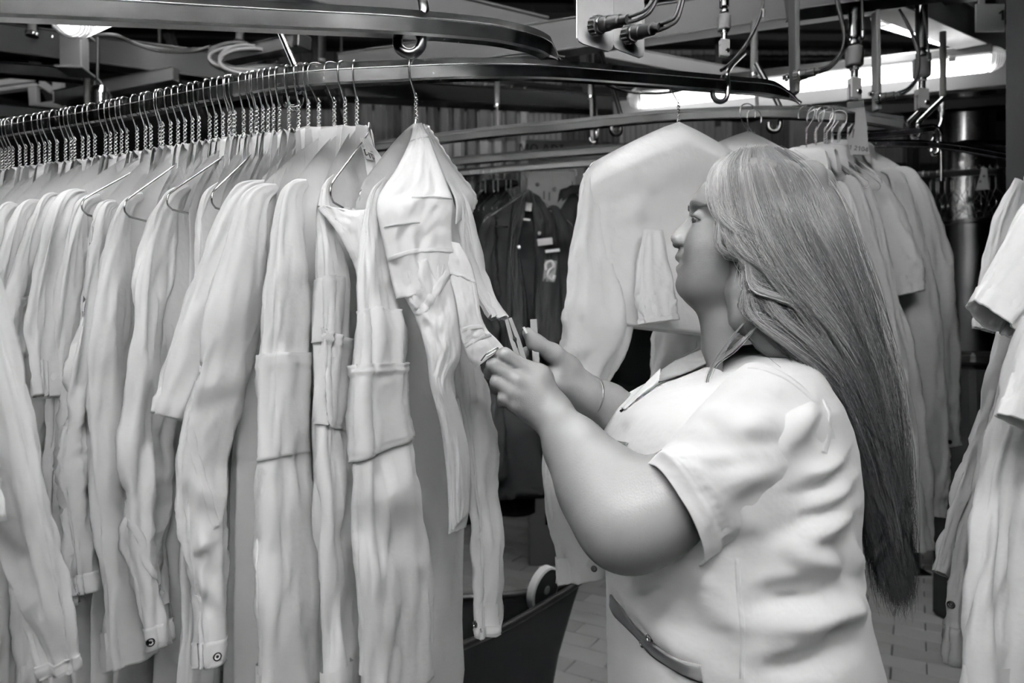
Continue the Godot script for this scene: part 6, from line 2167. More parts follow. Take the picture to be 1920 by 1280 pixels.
func face_parts(t: Node3D, Z: Callable) -> void:
	# eyes: ball, iris, lashes; brows
	for sg in [1.0, -1.0]:
		var ec: Vector3 = Z.call(1315, 411, 0.0312 * sg)
		var look := Vector3(-0.96, -0.20, 0.16 * sg).normalized()
		var st := newst()
		var prof := []
		for k in 13:
			var a := PI * k / 12
			prof.append([sin(a) * 0.0122, -cos(a) * 0.0122])
		lathe(st, ec, look, prof, 24, false)
		var e := obj("eyeball", st, gm(0.72, 0.15), t)
		st = newst()
		lathe(st, ec + look * 0.0098, look, [[0.0062, 0.0012], [0.0056, 0.0026], [0.003, 0.0036], [0.0, 0.0038]], 20, false)
		obj("iris", st, gm(0.10, 0.1), e)
		st = newst()
		for k in 22:
			var q := k / 21.0
			var p: Vector3 = Z.call(lerpf(1298.5, 1312, q), lerpf(405.5, 411, q) - 2.5 * sin(PI * q), lerpf(0.024, 0.0455, q) * sg)
			var dirv := (p - ec).normalized()
			tube(st, spline([p - dirv * 0.001, p + dirv * 0.002 + Vector3(-0.0008, -0.0006, 0), p + dirv * 0.0038 + Vector3(-0.0014, 0.0004, 0.001 * sg)], 2), 0.00045, 4, 0.00012)
		for k in 10:
			var q := k / 9.0
			var p: Vector3 = Z.call(lerpf(1302, 1315, q), lerpf(415, 418, q), lerpf(0.028, 0.0445, q) * sg)
			var dirv := (p - ec).normalized()
			tube(st, PackedVector3Array([p - dirv * 0.001, p + dirv * 0.003 + Vector3(-0.001, -0.001, 0)]), 0.00032, 4, 0.0001)
		# the dark lid margin
		var lid := []
		for k in 9:
			var q := k / 8.0
			var p: Vector3 = Z.call(lerpf(1298, 1314, q), lerpf(406.5, 412.5, q) - 2.5 * sin(PI * q), lerpf(0.023, 0.0462, q) * sg)
			lid.append(ec + (p - ec).normalized() * 0.0137)
		tube(st, spline(lid, 3), 0.0009, 6)
		var l := obj("lashes", st, gm(0.05, 0.6), t)
		l.set_meta("kind", "stuff")
		st = newst()
		rng.seed = 77
		for k in 130:
			var q := rng.randf()
			var w := rng.randf_range(-1.0, 1.0) * lerpf(0.0034, 0.0016, q)
			var p: Vector3 = Z.call(lerpf(1299.5, 1324, q), lerpf(385.5, 380.5, q) + 5.5 * q * q, lerpf(0.010, 0.050, q) * sg) + Vector3(-0.0052 - 0.0004 * sin(q * 3.0), w, 0.0035 * sg * q)
			var dirv := Vector3(lerpf(0.1, 0.75, q), lerpf(0.8, -0.05, q), 0.45 * sg).normalized()
			tube(st, spline([p, p + dirv * 0.003, p + dirv * 0.006 + Vector3(0.0012, -0.0004, 0)], 1), 0.00034, 3, 0.0001)
		var b := obj("eyebrow", st, gm(0.10, 0.8), t)
		b.set_meta("kind", "stuff")


func hand_parts(t: Node3D, fw: Vector3, fe: Vector3) -> void:
	# nail of the far thumb
	var st := newst()
	var xf := Transform3D(frame(P(994, 630, 0.98), P(984, 608, 0.982)), P(986.5, 617, 0.9795))
	var p := PackedVector3Array()
	for j in 7:
		for i in 9:
			var u := i / 8.0 - 0.5
			var v := j / 6.0
			var w := 0.010 * (1.0 if v < 0.6 else sqrt(maxf(1.0 - pow((v - 0.6) / 0.42, 2.0), 0.02)))
			p.append(xf * Vector3(-0.006 + 0.0105 * v, 0.0012 - 9.0 * u * u * 0.003 * 0.5 - 0.0018 * v * v, u * w * 0.8 * (1.0 - 0.5 * v * v)))
	grid(st, p, 9, 7)
	obj("thumbnail", st, gm(0.5, 0.25), t)
	# thin black bracelets on the far wrist
	var ax := (fe - fw).normalized()
	for k in 2:
		st = newst()
		var f := frame(Vector3.ZERO, (ax + Vector3(0, 0.25 - 0.5 * k, 0)).normalized())
		var pts := PackedVector3Array()
		for m in 33:
			var a := TAU * m / 32
			pts.append(fw + ax * (0.012 + 0.012 * k) + (f.y * cos(a) + f.z * sin(a)) * (0.0315 + 0.001 * k))
		tube(st, pts, 0.0021 if k == 0 else 0.0012, 6)
		obj("bracelet", st, M.black, t)


func clothes(t: Node3D, D: float) -> void:
	# tunic: a closed surface lofted through its profile
	var rows := [[650, 1384, 1498, 0.066], [662, 1362, 1516, 0.100], [676, 1338, 1532, 0.140], [692, 1306, 1548, 0.174], [706, 1272, 1558, 0.192], [720, 1238, 1566, 0.203], [742, 1200, 1580, 0.216], [768, 1165, 1590, 0.222], [800, 1146, 1602, 0.226], [832, 1135, 1612, 0.230], [880, 1131, 1618, 0.232], [940, 1134, 1617, 0.230], [1000, 1138, 1618, 0.230], [1060, 1141, 1628, 0.234], [1130, 1144, 1650, 0.242], [1200, 1146, 1670, 0.250], [1280, 1146, 1677, 0.255], [1380, 1150, 1682, 0.258], [1480, 1152, 1684, 0.256]]
	var c := Cloth.new()
	c.closed = true
	c.nu = 128
	c.nv = 150
	c.p = PackedVector3Array()
	var prof := []
	for r in rows: prof.append(Vector3(r[0], (960.0 - 0.0 + 0.0) * 0.0 + r[1], r[2]))
	var sp := spline(prof, 12)
	var wd := []
	for r in rows: wd.append(Vector3(r[3], 0, 0))
	var sw := spline(wd, 12)
	var lines := px_lines2([
		[1560, 700, 1450, 860, 26, 0.010], [1612, 905, 1490, 960, 20, 0.009], [1615, 960, 1470, 1010, 20, 0.010], [1440, 1010, 1600, 1075, 22, 0.012], [1420, 1040, 1590, 1110, 26, 0.009],
		[1395, 1170, 1640, 1130, 30, 0.014], [1400, 1215, 1560, 1180, 22, 0.010], [1560, 1130, 1660, 1180, 30, 0.008], [1500, 900, 1600, 860, 18, 0.007], [1400, 1090, 1500, 1060, 26, 0.006],
		[1170, 1180, 1330, 1260, 30, 0.006], [1330, 880, 1420, 1020, 26, 0.006], [1300, 1040, 1385, 1200, 40, 0.005], [1200, 770, 1150, 850, 16, 0.005], [1250, 740, 1180, 830, 18, 0.006], [1590, 1000, 1650, 1120, 18, 0.008]], 0.76)
	for j in c.nv:
		var fj := float(j) / (c.nv - 1) * (sp.size() - 1)
		var i0 := mini(int(fj), sp.size() - 2)
		var q := sp[i0].lerp(sp[i0 + 1], fj - i0)
		var hw := lerpf(sw[i0].x, sw[i0 + 1].x, fj - i0)
		var f := P(q.y, q.x, D)
		var b := P(q.z, q.x, D)
		var cen := (f + b) * 0.5
		var hx := (b.x - f.x) * 0.5
		for it in 8:
			var far_px := -1e9
			for m in 24:
				var a2 := PI * 0.5 * m / 23.0
				var xx: float = cen.x + pow(cos(a2), 0.9) * hx
				far_px = maxf(far_px, xx / (D - pow(sin(a2), 0.82) * hw) * F + 960.0)
			var over := (far_px - q.z) / F * D
			hx -= over * 0.35
			cen.x -= over * 0.35
		for i in c.nu:
			var a := TAU * i / c.nu
			var ca := cos(a)
			var sa := sin(a)
			var x := signf(ca) * pow(absf(ca), 0.9) * hx
			var z := signf(sa) * pow(absf(sa), 0.82) * hw
			# the bust and belly are rounder in front, the back flatter
			var p := cen + Vector3(x, 0, z)
			var drop := 0.018 * smoothstep(0.10, 0.2, absf(z)) * (1.0 - smoothstep(690, 760, q.x))
			p.y -= drop
			var nn := Vector3(ca / hx, 0, sa / hw).normalized()
			var d := 0.0
			if sa > -0.2: d += fold_lines(p, lines) * smoothstep(-0.2, 0.3, sa)
			d += 0.004 * N1.get_noise_3d(p.x * 6.0, p.y * 7.0, p.z * 6.0) * smoothstep(670, 740, q.x)
			d += 0.0022 * N2.get_noise_3d(p.x * 16.0, p.y * 14.0 + p.x * 8.0, p.z * 16.0) * smoothstep(670, 740, q.x)
			c.p.append(p + nn * d)
	c.flip = 1.0
	if c.nrm(0.25, 0.6).z < 0: c.flip = -1.0
	var tn := obj("tunic", cloth_mesh(c), M.tunic, t)
	seam_px(c, [[1384, 1046], [1386, 1110], [1390, 1190], [1392, 1272]], tn, M.tunic, 0.006, 0.0012)
	seam_px(c, [[1180, 764], [1206, 744], [1240, 722]], tn, M.trim_cloth, 0.0035, 0.0012)
	seam_px(c, [[1548, 752], [1552, 800], [1548, 850]], tn, M.tunic, 0.008, 0.0014)
	snap_px(c, 1170, 767, tn, 0.0048)
	# dark name strip on the chest pocket and the pocket's edge below it
	pocket_px(c, 1143, 824, 1178, 850, tn, M.trim_cloth, {"called": "name_strip", "n": 8, "m": 6, "lift": 0.0022, "slant": 0.014})
	seam_px(c, [[1136, 838], [1156, 852], [1184, 858]], tn, M.tunic, 0.006, 0.0016)
	# dark curved trim of the hip pocket, with two studs
	var up := [[1147, 1118], [1164, 1136], [1190, 1170], [1228, 1206], [1276, 1230], [1319, 1247]]
	var lo := [[1147, 1140], [1166, 1164], [1196, 1202], [1234, 1236], [1276, 1262], [1318, 1279]]
	var st := newst()
	var uu := []
	var ll := []
	for k in up.size():
		var e := uv(c, up[k][0], up[k][1])
		var g := uv(c, lo[k][0], lo[k][1])
		if k > 0:
			if e[0] - uu[k - 1].x > 0.5: e[0] -= 1.0
			if e[0] - uu[k - 1].x < -0.5: e[0] += 1.0
			if g[0] - ll[k - 1].x > 0.5: g[0] -= 1.0
			if g[0] - ll[k - 1].x < -0.5: g[0] += 1.0
		uu.append(Vector3(e[0], e[1], 0))
		ll.append(Vector3(g[0], g[1], 0))
	var us := spline(uu, 8)
	var ls := spline(ll, 8)
	var pts := PackedVector3Array()
	for k in us.size():
		for m in 9:
			var q := us[k].lerp(ls[k], clampf((m - 1) / 6.0, 0, 1))
			pts.append(c.at(q.x, q.y) + c.nrm(q.x, q.y) * (-0.003 if m == 0 or m == 8 else (0.0025 if m in [1, 7] else 0.0034)))
	grid(st, pts, 9, us.size())
	var tr := obj("pocket_trim", st, M.trim_cloth, tn)
	snap_px(c, 1217, 1196, tr, 0.0055)
	snap_px(c, 1206, 1205, tr, 0.0055)
	# near sleeve
	var sl := [[1502, 756, 236, 0.842], [1452, 800, 248, 0.825], [1385, 858, 236, 0.803], [1320, 914, 216, 0.786], [1262, 963, 200, 0.775]]
	var q2 := px_path(sl, 0.84, 0.78)
	var sc := Cloth.new()
	sc.closed = true
	sc.nu = 96
	var line := spline([q2[0][0], q2[1][0], q2[2][0], q2[3][0], q2[4][0]], 20)
	var sl_lines := px_lines2([
		[1205, 840, 1330, 905, 22, 0.008], [1330, 905, 1470, 870, 26, 0.012], [1215, 800, 1340, 810, 18, 0.007], [1240, 790, 1420, 760, 26, 0.010], [1340, 812, 1500, 800, 22, 0.009],
		[1380, 700, 1260, 790, 18, 0.006], [1300, 960, 1420, 900, 26, 0.005], [1470, 740, 1400, 830, 24, 0.008], [1210, 870, 1250, 930, 14, 0.004], [1206, 836, 1300, 880, 10, 0.005], [1230, 812, 1330, 780, 12, 0.005], [1300, 860, 1500, 840, 14, 0.004], [1330, 740, 1480, 730, 16, 0.004]], 0.745, 0.72)
	sc.nv = line.size()
	var total := 0.0
	for k in line.size() - 1: total += line[k].distance_to(line[k + 1])
	var run := 0.0
	for j in sc.nv:
		if j > 0: run += line[j].distance_to(line[j - 1])
		var v := float(j) / (sc.nv - 1)
		var fi := v * 4.0
		var w: float = lerpf(q2[mini(int(fi), 3)][1], q2[mini(int(fi), 3) + 1][1], fi - mini(int(fi), 3)) * 0.5
		var T := (line[mini(j + 1, sc.nv - 1)] - line[maxi(j - 1, 0)]).normalized()
		var wdir := Vector3(0, 0, 1).cross(T).normalized()
		var nn := T.cross(wdir)
		# the hem is cut a little oblique
		for i in sc.nu:
			var a := TAU * i / sc.nu
			var ca := cos(a)
			var sa := sin(a)
			var round_top := sqrt(clampf(v / 0.16, 0.05, 1.0))
			var p := line[j] + wdir * ca * w * round_top + nn * sa * w * 0.80 * round_top + T * ca * 0.012 * smoothstep(0.7, 1.0, v)
			var dirv := (wdir * ca + nn * sa).normalized()
			var d := fold_lines(p, sl_lines) * smoothstep(-0.2, 0.4, dirv.z)
			d += 0.004 * N1.get_noise_3d(p.x * 8.0, p.y * 8.0, p.z * 8.0) * smoothstep(0.05, 0.3, v)
			d += 0.0018 * N2.get_noise_3d(p.x * 20.0, p.y * 20.0, p.z * 20.0) * smoothstep(0.05, 0.3, v)
			var left := total - run
			if left < 0.022: d += 0.0016
			elif left < 0.034: d += 0.0012 * sin(a * 60.0 + 3.0 * N1.get_noise_2d(a * 3.0, 1.0)) - 0.0010
			sc.p.append(p + dirv * d)
	sc.flip = 1.0
	if sc.nrm(0.25, 0.5).dot(sc.at(0.25, 0.5) - line[sc.nv / 2]) < 0: sc.flip = -1.0
	var sn := obj("sleeve", cloth_mesh(sc, true, true), M.tunic, tn)
	seam_px(sc, [[1404, 690], [1466, 704], [1506, 730], [1528, 756]], sn, M.tunic, 0.007, 0.0014)
	# far sleeve
	var fs := sleeve(px_path([[1430, 745, 210, 1.15], [1380, 790, 220, 1.16], [1310, 845, 190, 1.16]], 1.15, 1.16), Vector3(0, 0, 1), {"th": 0.8, "sd": 3.0, "amp": 0.006, "hem": 0.022})
	obj("sleeve", cloth_mesh(fs, true, true), M.tunic, tn)
	# collar: white band behind the neck and the dark facing of the open front
	var col := panel([[1352, 640, 0.99], [1310, 656, 1.0], [1266, 676, 1.0], [1240, 692, 0.99]], [[1362, 664, 0.955], [1312, 690, 0.965], [1266, 708, 0.965], [1234, 718, 0.97]], {"amp": 0.0015, "bulge": 0.010, "nu": 14, "nv": 30, "sd": 2.0, "kx": 0.5, "ky": 0.8})
	obj("collar_facing", panel_mesh(col, 0.003), M.trim_cloth, tn)
	var lapel := panel([[1238, 690, 0.985], [1212, 716, 0.985], [1188, 742, 0.98], [1166, 764, 0.975]], [[1236, 716, 0.968], [1214, 732, 0.965], [1194, 748, 0.962], [1172, 768, 0.96]], {"amp": 0.001, "bulge": 0.006, "nu": 10, "nv": 24})
	obj("lapel", panel_mesh(lapel, 0.003), M.tunic, tn)
	# trousers and shoes below the picture
	st = newst()
	for sg in [-1.0, 1.0]:
		var ring := PackedVector3Array()
		for j in 10:
			var v := j / 9.0
			var cy := lerpf(0.88, 0.06, v)
			for i in 28:
				var a := TAU * i / 28
				var r := lerpf(0.128, 0.085, smoothstep(0.0, 0.6, v)) + 0.004 * sin(a * 3.0 + v * 5.0)
				ring.append(Vector3(0.365 + 0.01 * v, cy, -D + 0.085 * sg) + Vector3(cos(a) * r, 0, sin(a) * r * 0.92))
		grid(st, ring, 28, 10, true)
	obj("trousers", st, M.tunic, t)
	for sg in [-1.0, 1.0]:
		st = newst()
		var ring := PackedVector3Array()
		for j in 9:
			var v := j / 8.0
			for i in 16:
				var a := TAU * i / 16
				var r := 0.045 * (0.75 + 0.25 * sin(PI * v)) * (0.3 if j == 0 or j == 8 else 1.0)
				ring.append(Vector3(0.42 - 0.25 * v, 0.045, -D + 0.09 * sg) + Vector3(0, sin(a) * r * (0.95 if sin(a) > 0 else 0.9), cos(a) * r))
		grid(st, ring, 16, 9, true)
		obj("shoe", st, M.white_plastic, t)


func hair(t: Node3D, D: float) -> void:
	var G := [
		[[1366, 292, .955], [1342, 318, .918], [1336, 358, .900], [1348, 402, .890], [1376, 430, .878], [1430, 460, .872], [1500, 508, .868], [1548, 548, .868], [1582, 604, .870]],
		[[1384, 284, .950], [1362, 314, .908], [1360, 360, .888], [1374, 420, .877], [1400, 474, .870], [1456, 524, .866], [1522, 562, .866], [1574, 624, .868], [1604, 704, .870]],
		[[1404, 279, .950], [1398, 318, .902], [1410, 396, .872], [1436, 478, .862], [1488, 560, .860], [1556, 640, .862], [1602, 760, .870], [1640, 900, .885], [1658, 1040, .897], [1670, 1150, .905]],
		[[1426, 276, .952], [1444, 318, .898], [1470, 398, .867], [1506, 498, .858], [1556, 600, .857], [1602, 720, .862], [1634, 860, .874], [1655, 1000, .886], [1674, 1140, .900]],
		[[1446, 277, .957], [1496, 326, .905], [1530, 416, .873], [1568, 518, .866], [1608, 640, .868], [1640, 780, .876], [1662, 920, .886], [1680, 1060, .896], [1688, 1130, .902]],
		[[1464, 281, .970], [1532, 330, .935], [1576, 416, .912], [1610, 518, .905], [1640, 640, .905], [1665, 780, .906], [1680, 920, .910], [1690, 1040, .915], [1698, 1112, .920]],
		[[1474, 285, 1.00], [1548, 340, .990], [1592, 428, .980], [1624, 540, .970], [1654, 680, .960], [1677, 820, .956], [1688, 960, .955], [1692, 1080, .955], [1684, 1160, .955]],
		[[1440, 285, 1.03], [1500, 340, 1.06], [1550, 430, 1.07], [1590, 560, 1.05], [1630, 700, 1.02], [1655, 840, 1.0], [1668, 980, .99], [1676, 1100, .985]]]
	var under := [
		[[1416, 440, .900], [1406, 490, .884], [1396, 545, .874], [1404, 596, .868], [1456, 642, .860], [1524, 694, .856], [1574, 764, .858], [1608, 862, .868], [1628, 980, .884], [1646, 1104, .898]],
		[[1436, 470, .895], [1440, 540, .876], [1476, 600, .866], [1540, 670, .860], [1588, 760, .862], [1618, 870, .872], [1638, 990, .886], [1654, 1120, .898]],
		[[1460, 460, .890], [1490, 550, .872], [1530, 630, .864], [1580, 730, .862], [1614, 850, .870], [1636, 980, .884], [1656, 1120, .897]],
		[[1500, 470, .905], [1540, 570, .885], [1590, 690, .878], [1624, 820, .882], [1648, 960, .892], [1668, 1100, .905]]]
	var front := [
		[[1356, 322, .915], [1346, 372, .900], [1356, 420, .888], [1352, 448, .886], [1342, 464, .890], [1338, 470, .892]],
		[[1362, 330, .905], [1356, 400, .886], [1352, 446, .880], [1362, 474, .878], [1398, 482, .876], [1420, 478, .874]],
		[[1376, 340, .900], [1376, 410, .880], [1382, 456, .874], [1406, 474, .872], [1450, 478, .870], [1492, 492, .869]],
		[[1396, 430, .880], [1404, 500, .872], [1420, 540, .868], [1470, 560, .866], [1530, 580, .866], [1570, 610, .868]],
		[[1404, 520, .878], [1396, 560, .874], [1404, 588, .870], [1450, 604, .866], [1500, 640, .864], [1530, 690, .862]]]
	var thin := [
		[[1400, 600, .872], [1364, 640, .868], [1334, 680, .866], [1322, 716, .868], [1326, 748, .868]],
		[[1420, 610, .868], [1380, 650, .862], [1340, 678, .862], [1326, 706, .864]],
		[[1350, 600, 1.03], [1330, 640, 1.02], [1290, 668, 1.005], [1256, 690, 1.0], [1244, 714, .99]],
		[[1356, 590, 1.035], [1342, 632, 1.025], [1310, 664, 1.01], [1276, 690, .995]],
		[[1348, 590, 1.05], [1326, 606, 1.05], [1318, 640, 1.045]]]
	# dark mass beneath the strands
	var fd := Field.new()
	for g in [G[2], G[3], G[4], G[5], G[6], G[7], under[0], under[1], under[2], under[3]]:
		var pts := []
		var rs := []
		for k in g.size() - 1:
			var q := P(g[k][0], g[k][1], g[k][2])
			var inward := Vector3(0, 0, -0.022) if g[k][2] < 0.93 else Vector3(0, 0, 0)
			if k == 0: inward += Vector3(0, -0.02, 0)
			pts.append(q + inward + (P(1420, g[k][1], 0.98) - P(g[k][0], g[k][1], 0.98)) * (0.10 if g[k][1] < 560 else 0.04))
			rs.append(0.006 if k == 0 else lerpf(0.018, 0.003, pow(float(k) / (g.size() - 2), 2.0)))
		fd.chain(pts, rs, 0.016)
	for g in [G[0], G[1]]:
		var pts := []
		for k in range(0, 7): pts.append(P(g[k][0], g[k][1], g[k][2]) + Vector3(0.012, -0.004, -0.020))
		fd.chain(pts, [0.008, 0.009, 0.009, 0.010, 0.012, 0.012, 0.012], 0.014)
	fd.cap(P(1425, 372, 0.975), P(1462, 425, 0.975), 0.060, 0.066, 0.02)
	var st := newst()
	nets(st, fd, Vector3(0.26, 0.94, -1.12), Vector3(0.58, 1.64, -0.82), 0.008, func(_p): return Color(1, 1, 1))
	var hm := gm(0.12, 0.8)
	var hn := obj("hair", st, hm, t)
	# strands
	var V := PackedVector3Array()
	var NR := PackedVector3Array()
	var C := PackedColorArray()
	var I := PackedInt32Array()
	rng.seed = 41
	var bundles := []
	for k in 7: bundles.append([G[k], G[k + 1], [0.74, 0.58, 0.35, 0.24, 0.20, 0.17, 0.15][k], [760, 760, 900, 900, 820, 700, 600][k], 1.0])
	for k in 3: bundles.append([under[k], under[k + 1], 0.20, 420, 1.0])
	for k in 4: bundles.append([front[k], front[k + 1] if front[k].size() == front[k + 1].size() else front[k], [0.72, 0.74, 0.72, 0.58][k], [90, 150, 200, 200][k], 0.9])
	bundles.append([front[4], front[4], 0.42, 180, 0.9])
	for k in 5: bundles.append([thin[k], thin[k], 0.34, [16, 14, 22, 18, 8][k], 0.5])
	bundles.append([G[0], G[0], 0.80, 160, 0.7])
	bundles.append([G[6], G[6], 0.24, 80, 1.1])
	for bi in bundles.size():
		var b = bundles[bi]
		var ga := spline(b[0].map(func(q): return P(q[0], q[1], q[2])), 10)
		var gb := spline(b[1].map(func(q): return P(q[0], q[1], q[2])), 10)
		var seg := 30 if b[0].size() > 6 else 24
		var long := 0.0
		for k in ga.size() - 1: long += ga[k].distance_to(ga[k + 1])
		var lk := clampf(long / 0.75, 0.15, 1.0)
		var lock := Vector3.ZERO
		var lt := 0.5
		var lph := 0.0
		var lsh := 0.0
		for s in int(b[3] * 1.25):
			if s % 26 == 0:                               # a new lock
				lock = Vector3(rng.randfn(0, 0.0045), rng.randfn(0, 0.0035), rng.randfn(0, 0.005)) * b[4]
				lt = rng.randf()
				lph = rng.randf() * TAU
				lsh = rng.randfn(0, 0.15)
			var tt := clampf(lt + rng.randfn(0, 0.05), -0.05, 1.05)
			var jit: Vector3 = Vector3(rng.randfn(0, 0.0016), rng.randfn(0, 0.0016), rng.randfn(0, 0.0016)) * b[4]
			var end := rng.randf_range(0.84, 1.0) if seg > 26 else rng.randf_range(0.9, 1.0)
			var start := rng.randf_range(0.0, 0.03)
			var stray := 1.0 if rng.randf() > 0.03 else 3.0
			var shade := clampf(float(b[2]) * 1.15 + lsh + rng.randfn(0, 0.10), 0.10, 0.98)
			var ph := lph + rng.randfn(0, 0.25)
			var fr := rng.randf_range(5.0, 7.0) * lk
			var rad := rng.randf_range(0.00018, 0.00037)
			var prev := Vector3.ZERO
			var first := V.size()
			for k in seg + 1:
				var v := lerpf(start, end, float(k) / seg)
				var x := v * (ga.size() - 1)
				var i0 := mini(int(x), ga.size() - 2)
				var pa := ga[i0].lerp(ga[i0 + 1], x - i0)
				var y := v * (gb.size() - 1)
				var j0 := mini(int(y), gb.size() - 2)
				var pb := gb[j0].lerp(gb[j0 + 1], y - j0)
				var p := pa.lerp(pb, tt)
				var grow := smoothstep(0.0, 0.6, v)
				var wave: float = 0.0095 * grow * float(b[4]) * lk
				p += lock * (0.3 + grow) + jit * (0.6 + 1.9 * grow - 1.2 * grow * v) * stray
				p += Vector3(sin(v * fr * 2.6 + ph) * wave, 0, cos(v * fr * 2.6 + ph) * wave * 0.9)
				p.z += 0.004 * sin(tt * 9.0 + bi)
				var T := (p - prev).normalized() if k > 0 else (ga[1] - ga[0]).normalized()
				prev = p
				var sd := T.cross(Vector3(0, 0, 1)).normalized()
				var up := sd.cross(T)
				var r := rad * (1.0 - 0.75 * pow(float(k) / seg, 4.0))
				var dark := lerpf(1.0, 0.36, smoothstep(0.38, 0.78, v)) if seg > 26 else 1.0  # darker towards the tips: the hair's own brown, with some shade put in
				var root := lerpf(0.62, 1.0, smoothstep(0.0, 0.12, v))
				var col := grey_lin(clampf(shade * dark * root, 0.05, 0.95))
				for m in 3:
					var a := TAU * m / 3.0 + 0.5
					var nn := sd * cos(a) + up * sin(a)
					V.append(p + nn * r)
					NR.append(nn)
					C.append(col)
				if k > 0:
					var o := first + k * 3
					for m in 3:
						var e := (m + 1) % 3
						I.append_array(PackedInt32Array([o - 3 + m, o - 3 + e, o + e, o - 3 + m, o + e, o + m]))
	var arr := []
	arr.resize(Mesh.ARRAY_MAX)
	var org := Vector3.ZERO
	arr[Mesh.ARRAY_VERTEX] = V
	arr[Mesh.ARRAY_NORMAL] = NR
	arr[Mesh.ARRAY_COLOR] = C
	arr[Mesh.ARRAY_INDEX] = I
	var me := ArrayMesh.new()
	me.add_surface_from_arrays(Mesh.PRIMITIVE_TRIANGLES, arr)
	var sm := gm(1.0, 0.42)
	sm.vertex_color_use_as_albedo = true
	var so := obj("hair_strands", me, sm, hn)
	so.set_meta("kind", "stuff")


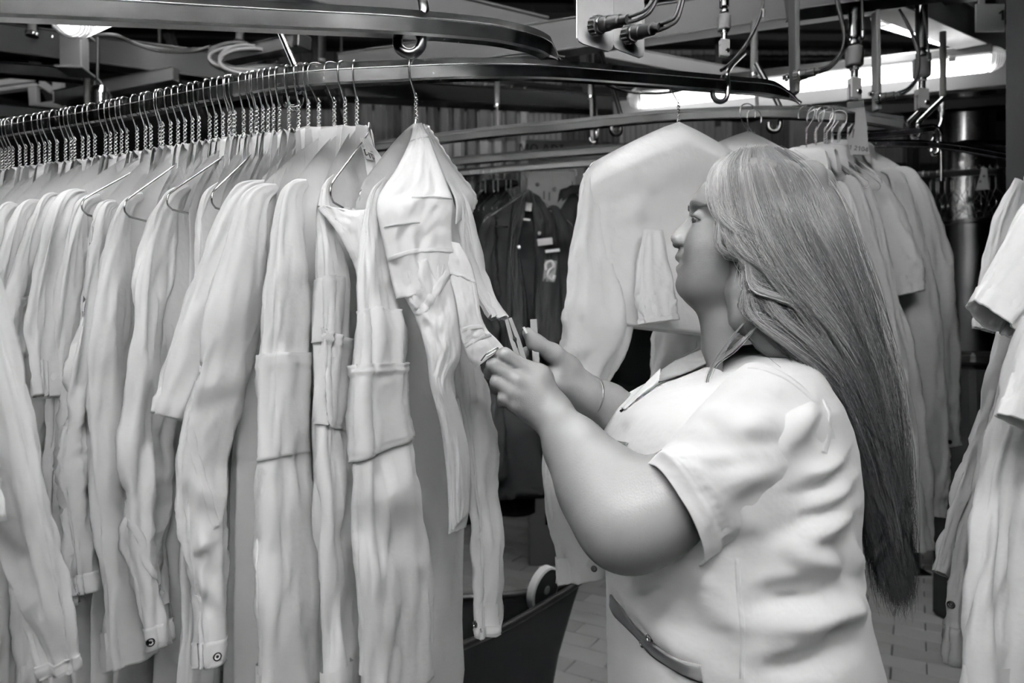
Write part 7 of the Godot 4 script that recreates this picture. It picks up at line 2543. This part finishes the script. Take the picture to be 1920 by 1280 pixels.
func small_things() -> void:
	var st: SurfaceTool
	# two wooden clothes pegs in the worker's fingers
	for k in 2:
		var a: Vector3 = [P(953, 598, 0.985), P(1000, 599, 0.992)][k]
		var b: Vector3 = [P(984, 694, 0.975), P(1006, 694, 0.985)][k]
		var t := thing("clothes_peg", ["wooden clothes peg with a wire spring, upright between the worker's hands", "wooden clothes peg held behind the worker's far thumb, its end sticking up"][k], "clothes peg", b, "clothes pegs in the worker's hands")
		var f := frame(a, b, Vector3(0, 0, 1))
		var L := a.distance_to(b)
		for s in [-1, 1]:
			st = newst()
			var poly := PackedVector2Array([Vector2(0, 0.0004), Vector2(L * 0.34, 0.0012), Vector2(L * 0.40, 0.0030), Vector2(L * 0.46, 0.0012), Vector2(L * 0.75, 0.0006), Vector2(L, 0.0042), Vector2(L, 0.0074), Vector2(L * 0.85, 0.0070), Vector2(L * 0.4, 0.0074), Vector2(0, 0.0052)])
			if s < 0:
				for i in poly.size(): poly[i].y = -poly[i].y
			plate(st, Transform3D(Basis(f.x, f.z, -f.y) if k == 0 else Basis(f.x, f.y, f.z), a), poly, 0.0095)
			obj("prong", st, M.wood, t)
		st = newst()
		var pts := PackedVector3Array()
		for m in 40:
			var q := m / 39.0
			var w := TAU * 4.0 * q
			pts.append(a + f.x * (L * 0.40 + cos(w) * 0.0034) + f.y * sin(w) * 0.0034 + f.z * (q - 0.5) * 0.012)
		tube(st, pts, 0.0006, 5)
		obj("spring", st, M.wire, t)
	# the paper tag hanging from the rail end at right
	var d := 1.80
	var t := thing("paper_tag", "tall pale paper tag with a printed number, hanging right of the worker's head", "tag", P(1605, 290, d))
	st = newst()
	var o := P(1605, 240, d)
	var u := d / F
	var poly := PackedVector2Array()
	for q in [[-17, 48], [14, 52], [20, 8], [24, -50], [-10, -50], [-16, -22], [-2, 6], [-1, 30], [-16, 34]]: poly.append(Vector2(q[0], q[1]) * u)
	poly.reverse()
	plate(st, Transform3D(Basis(), o), poly, 0.0012)
	obj("card", st, M.paint_light, t)
	st = newst()
	var strip := PackedVector2Array()
	for q in [[-17, 47], [13, 52], [14, 40], [-16, 36]]: strip.append(Vector2(q[0], q[1]) * u)
	strip.reverse()
	plate(st, Transform3D(Basis(), o + Vector3(0, 0, 0.0012)), strip, 0.001)
	obj("top_strip", st, M.paint, t)
	var w := obj("printed_number", text_mesh("1 2104", 0.017, 0.0006, true), M.print_dark, t)
	w.position += o + Vector3(0.006, -0.054, 0.001)
	w.rotation.z = -0.14
	st = newst()
	bx(st, Transform3D(Basis(Vector3(0, 0, 1), -0.15), o + Vector3(-0.008, -0.014, 0.001)), Vector3(0.004, 0.024, 0.001), 0.0)
	obj("printed_bar", st, M.print_dark, t)
	# black tub with a flared rim between the racks
	t = thing("laundry_tub", "black plastic tub with a thick flared rim standing on the tiles between the racks", "tub", Vector3(-0.12, 0, -1.75))
	var rim := [P(1090, 1094, 2.1), P(1040, 1122, 1.98), P(890, 1200, 1.70), Vector3(-0.42, 0.60, -1.45), Vector3(-0.62, 0.60, -1.62), Vector3(-0.48, 0.60, -1.92), P(935, 1122, 2.0), P(1030, 1112, 2.06)]
	for k in rim.size(): rim[k].y = 0.605 + (0.012 if k == 0 else 0.0)
	var loop := rim.duplicate()
	loop.append(rim[0])
	var top := spline(loop, 6)
	top.remove_at(top.size() - 1)
	var cen := Vector3.ZERO
	for q in top: cen += q
	cen /= top.size()
	var rings := PackedVector3Array()
	for e in [[1.0, 0.605], [0.93, 0.54], [0.80, 0.40], [0.70, 0.22], [0.64, 0.02], [0.0, 0.02]]:
		for q in top:
			var p: Vector3 = cen + (q - cen) * float(e[0])
			p.y = e[1] + (q.y - 0.605) * e[0]
			rings.append(p)
	st = newst()
	grid(st, rings, top.size(), 6, true)
	obj("wall", st, M.black_matt, t)
	rings = PackedVector3Array()
	for e in [[0.99, 0.607], [0.91, 0.54], [0.78, 0.40], [0.68, 0.24], [0.0, 0.20]]:
		for q in top:
			var p: Vector3 = cen + (q - cen) * float(e[0])
			p.y = e[1] + (q.y - 0.605) * e[0]
			rings.append(p)
	st = newst()
	grid(st, rings, top.size(), 5, true)
	obj("lining", st, M.rubber, t)
	st = newst()
	var lp := top.duplicate()
	lp.append(top[0]); lp.append(top[1])
	tube(st, lp, 0.011, 10)
	obj("rim", st, M.black, t)
	# the wheel-like disc leaning on the rim
	t = thing("disc", "black round disc with a pale rim and grey hub, leaning on the black tub's rim", "disc", P(1018, 1138, 2.0))
	var ax := Vector3(0.78, -0.16, 0.60).normalized()
	var c := P(1021, 1104, 2.0)
	st = newst()
	lathe(st, c, ax, [[0.0, 0.008], [0.060, 0.008], [0.062, 0.006], [0.062, -0.006], [0.0, -0.008]], 40)
	obj("face", st, M.black_matt, t)
	st = newst()
	lathe(st, c, ax, [[0.061, 0.009], [0.0665, 0.006], [0.0665, -0.016], [0.060, -0.019], [0.0, -0.019]], 40)
	obj("rim", st, M.label_white, t)
	st = newst()
	lathe(st, c, ax, [[0.0, 0.0125], [0.011, 0.0122], [0.013, 0.010], [0.013, 0.006]], 20)
	obj("hub", st, M.paint_light, t)
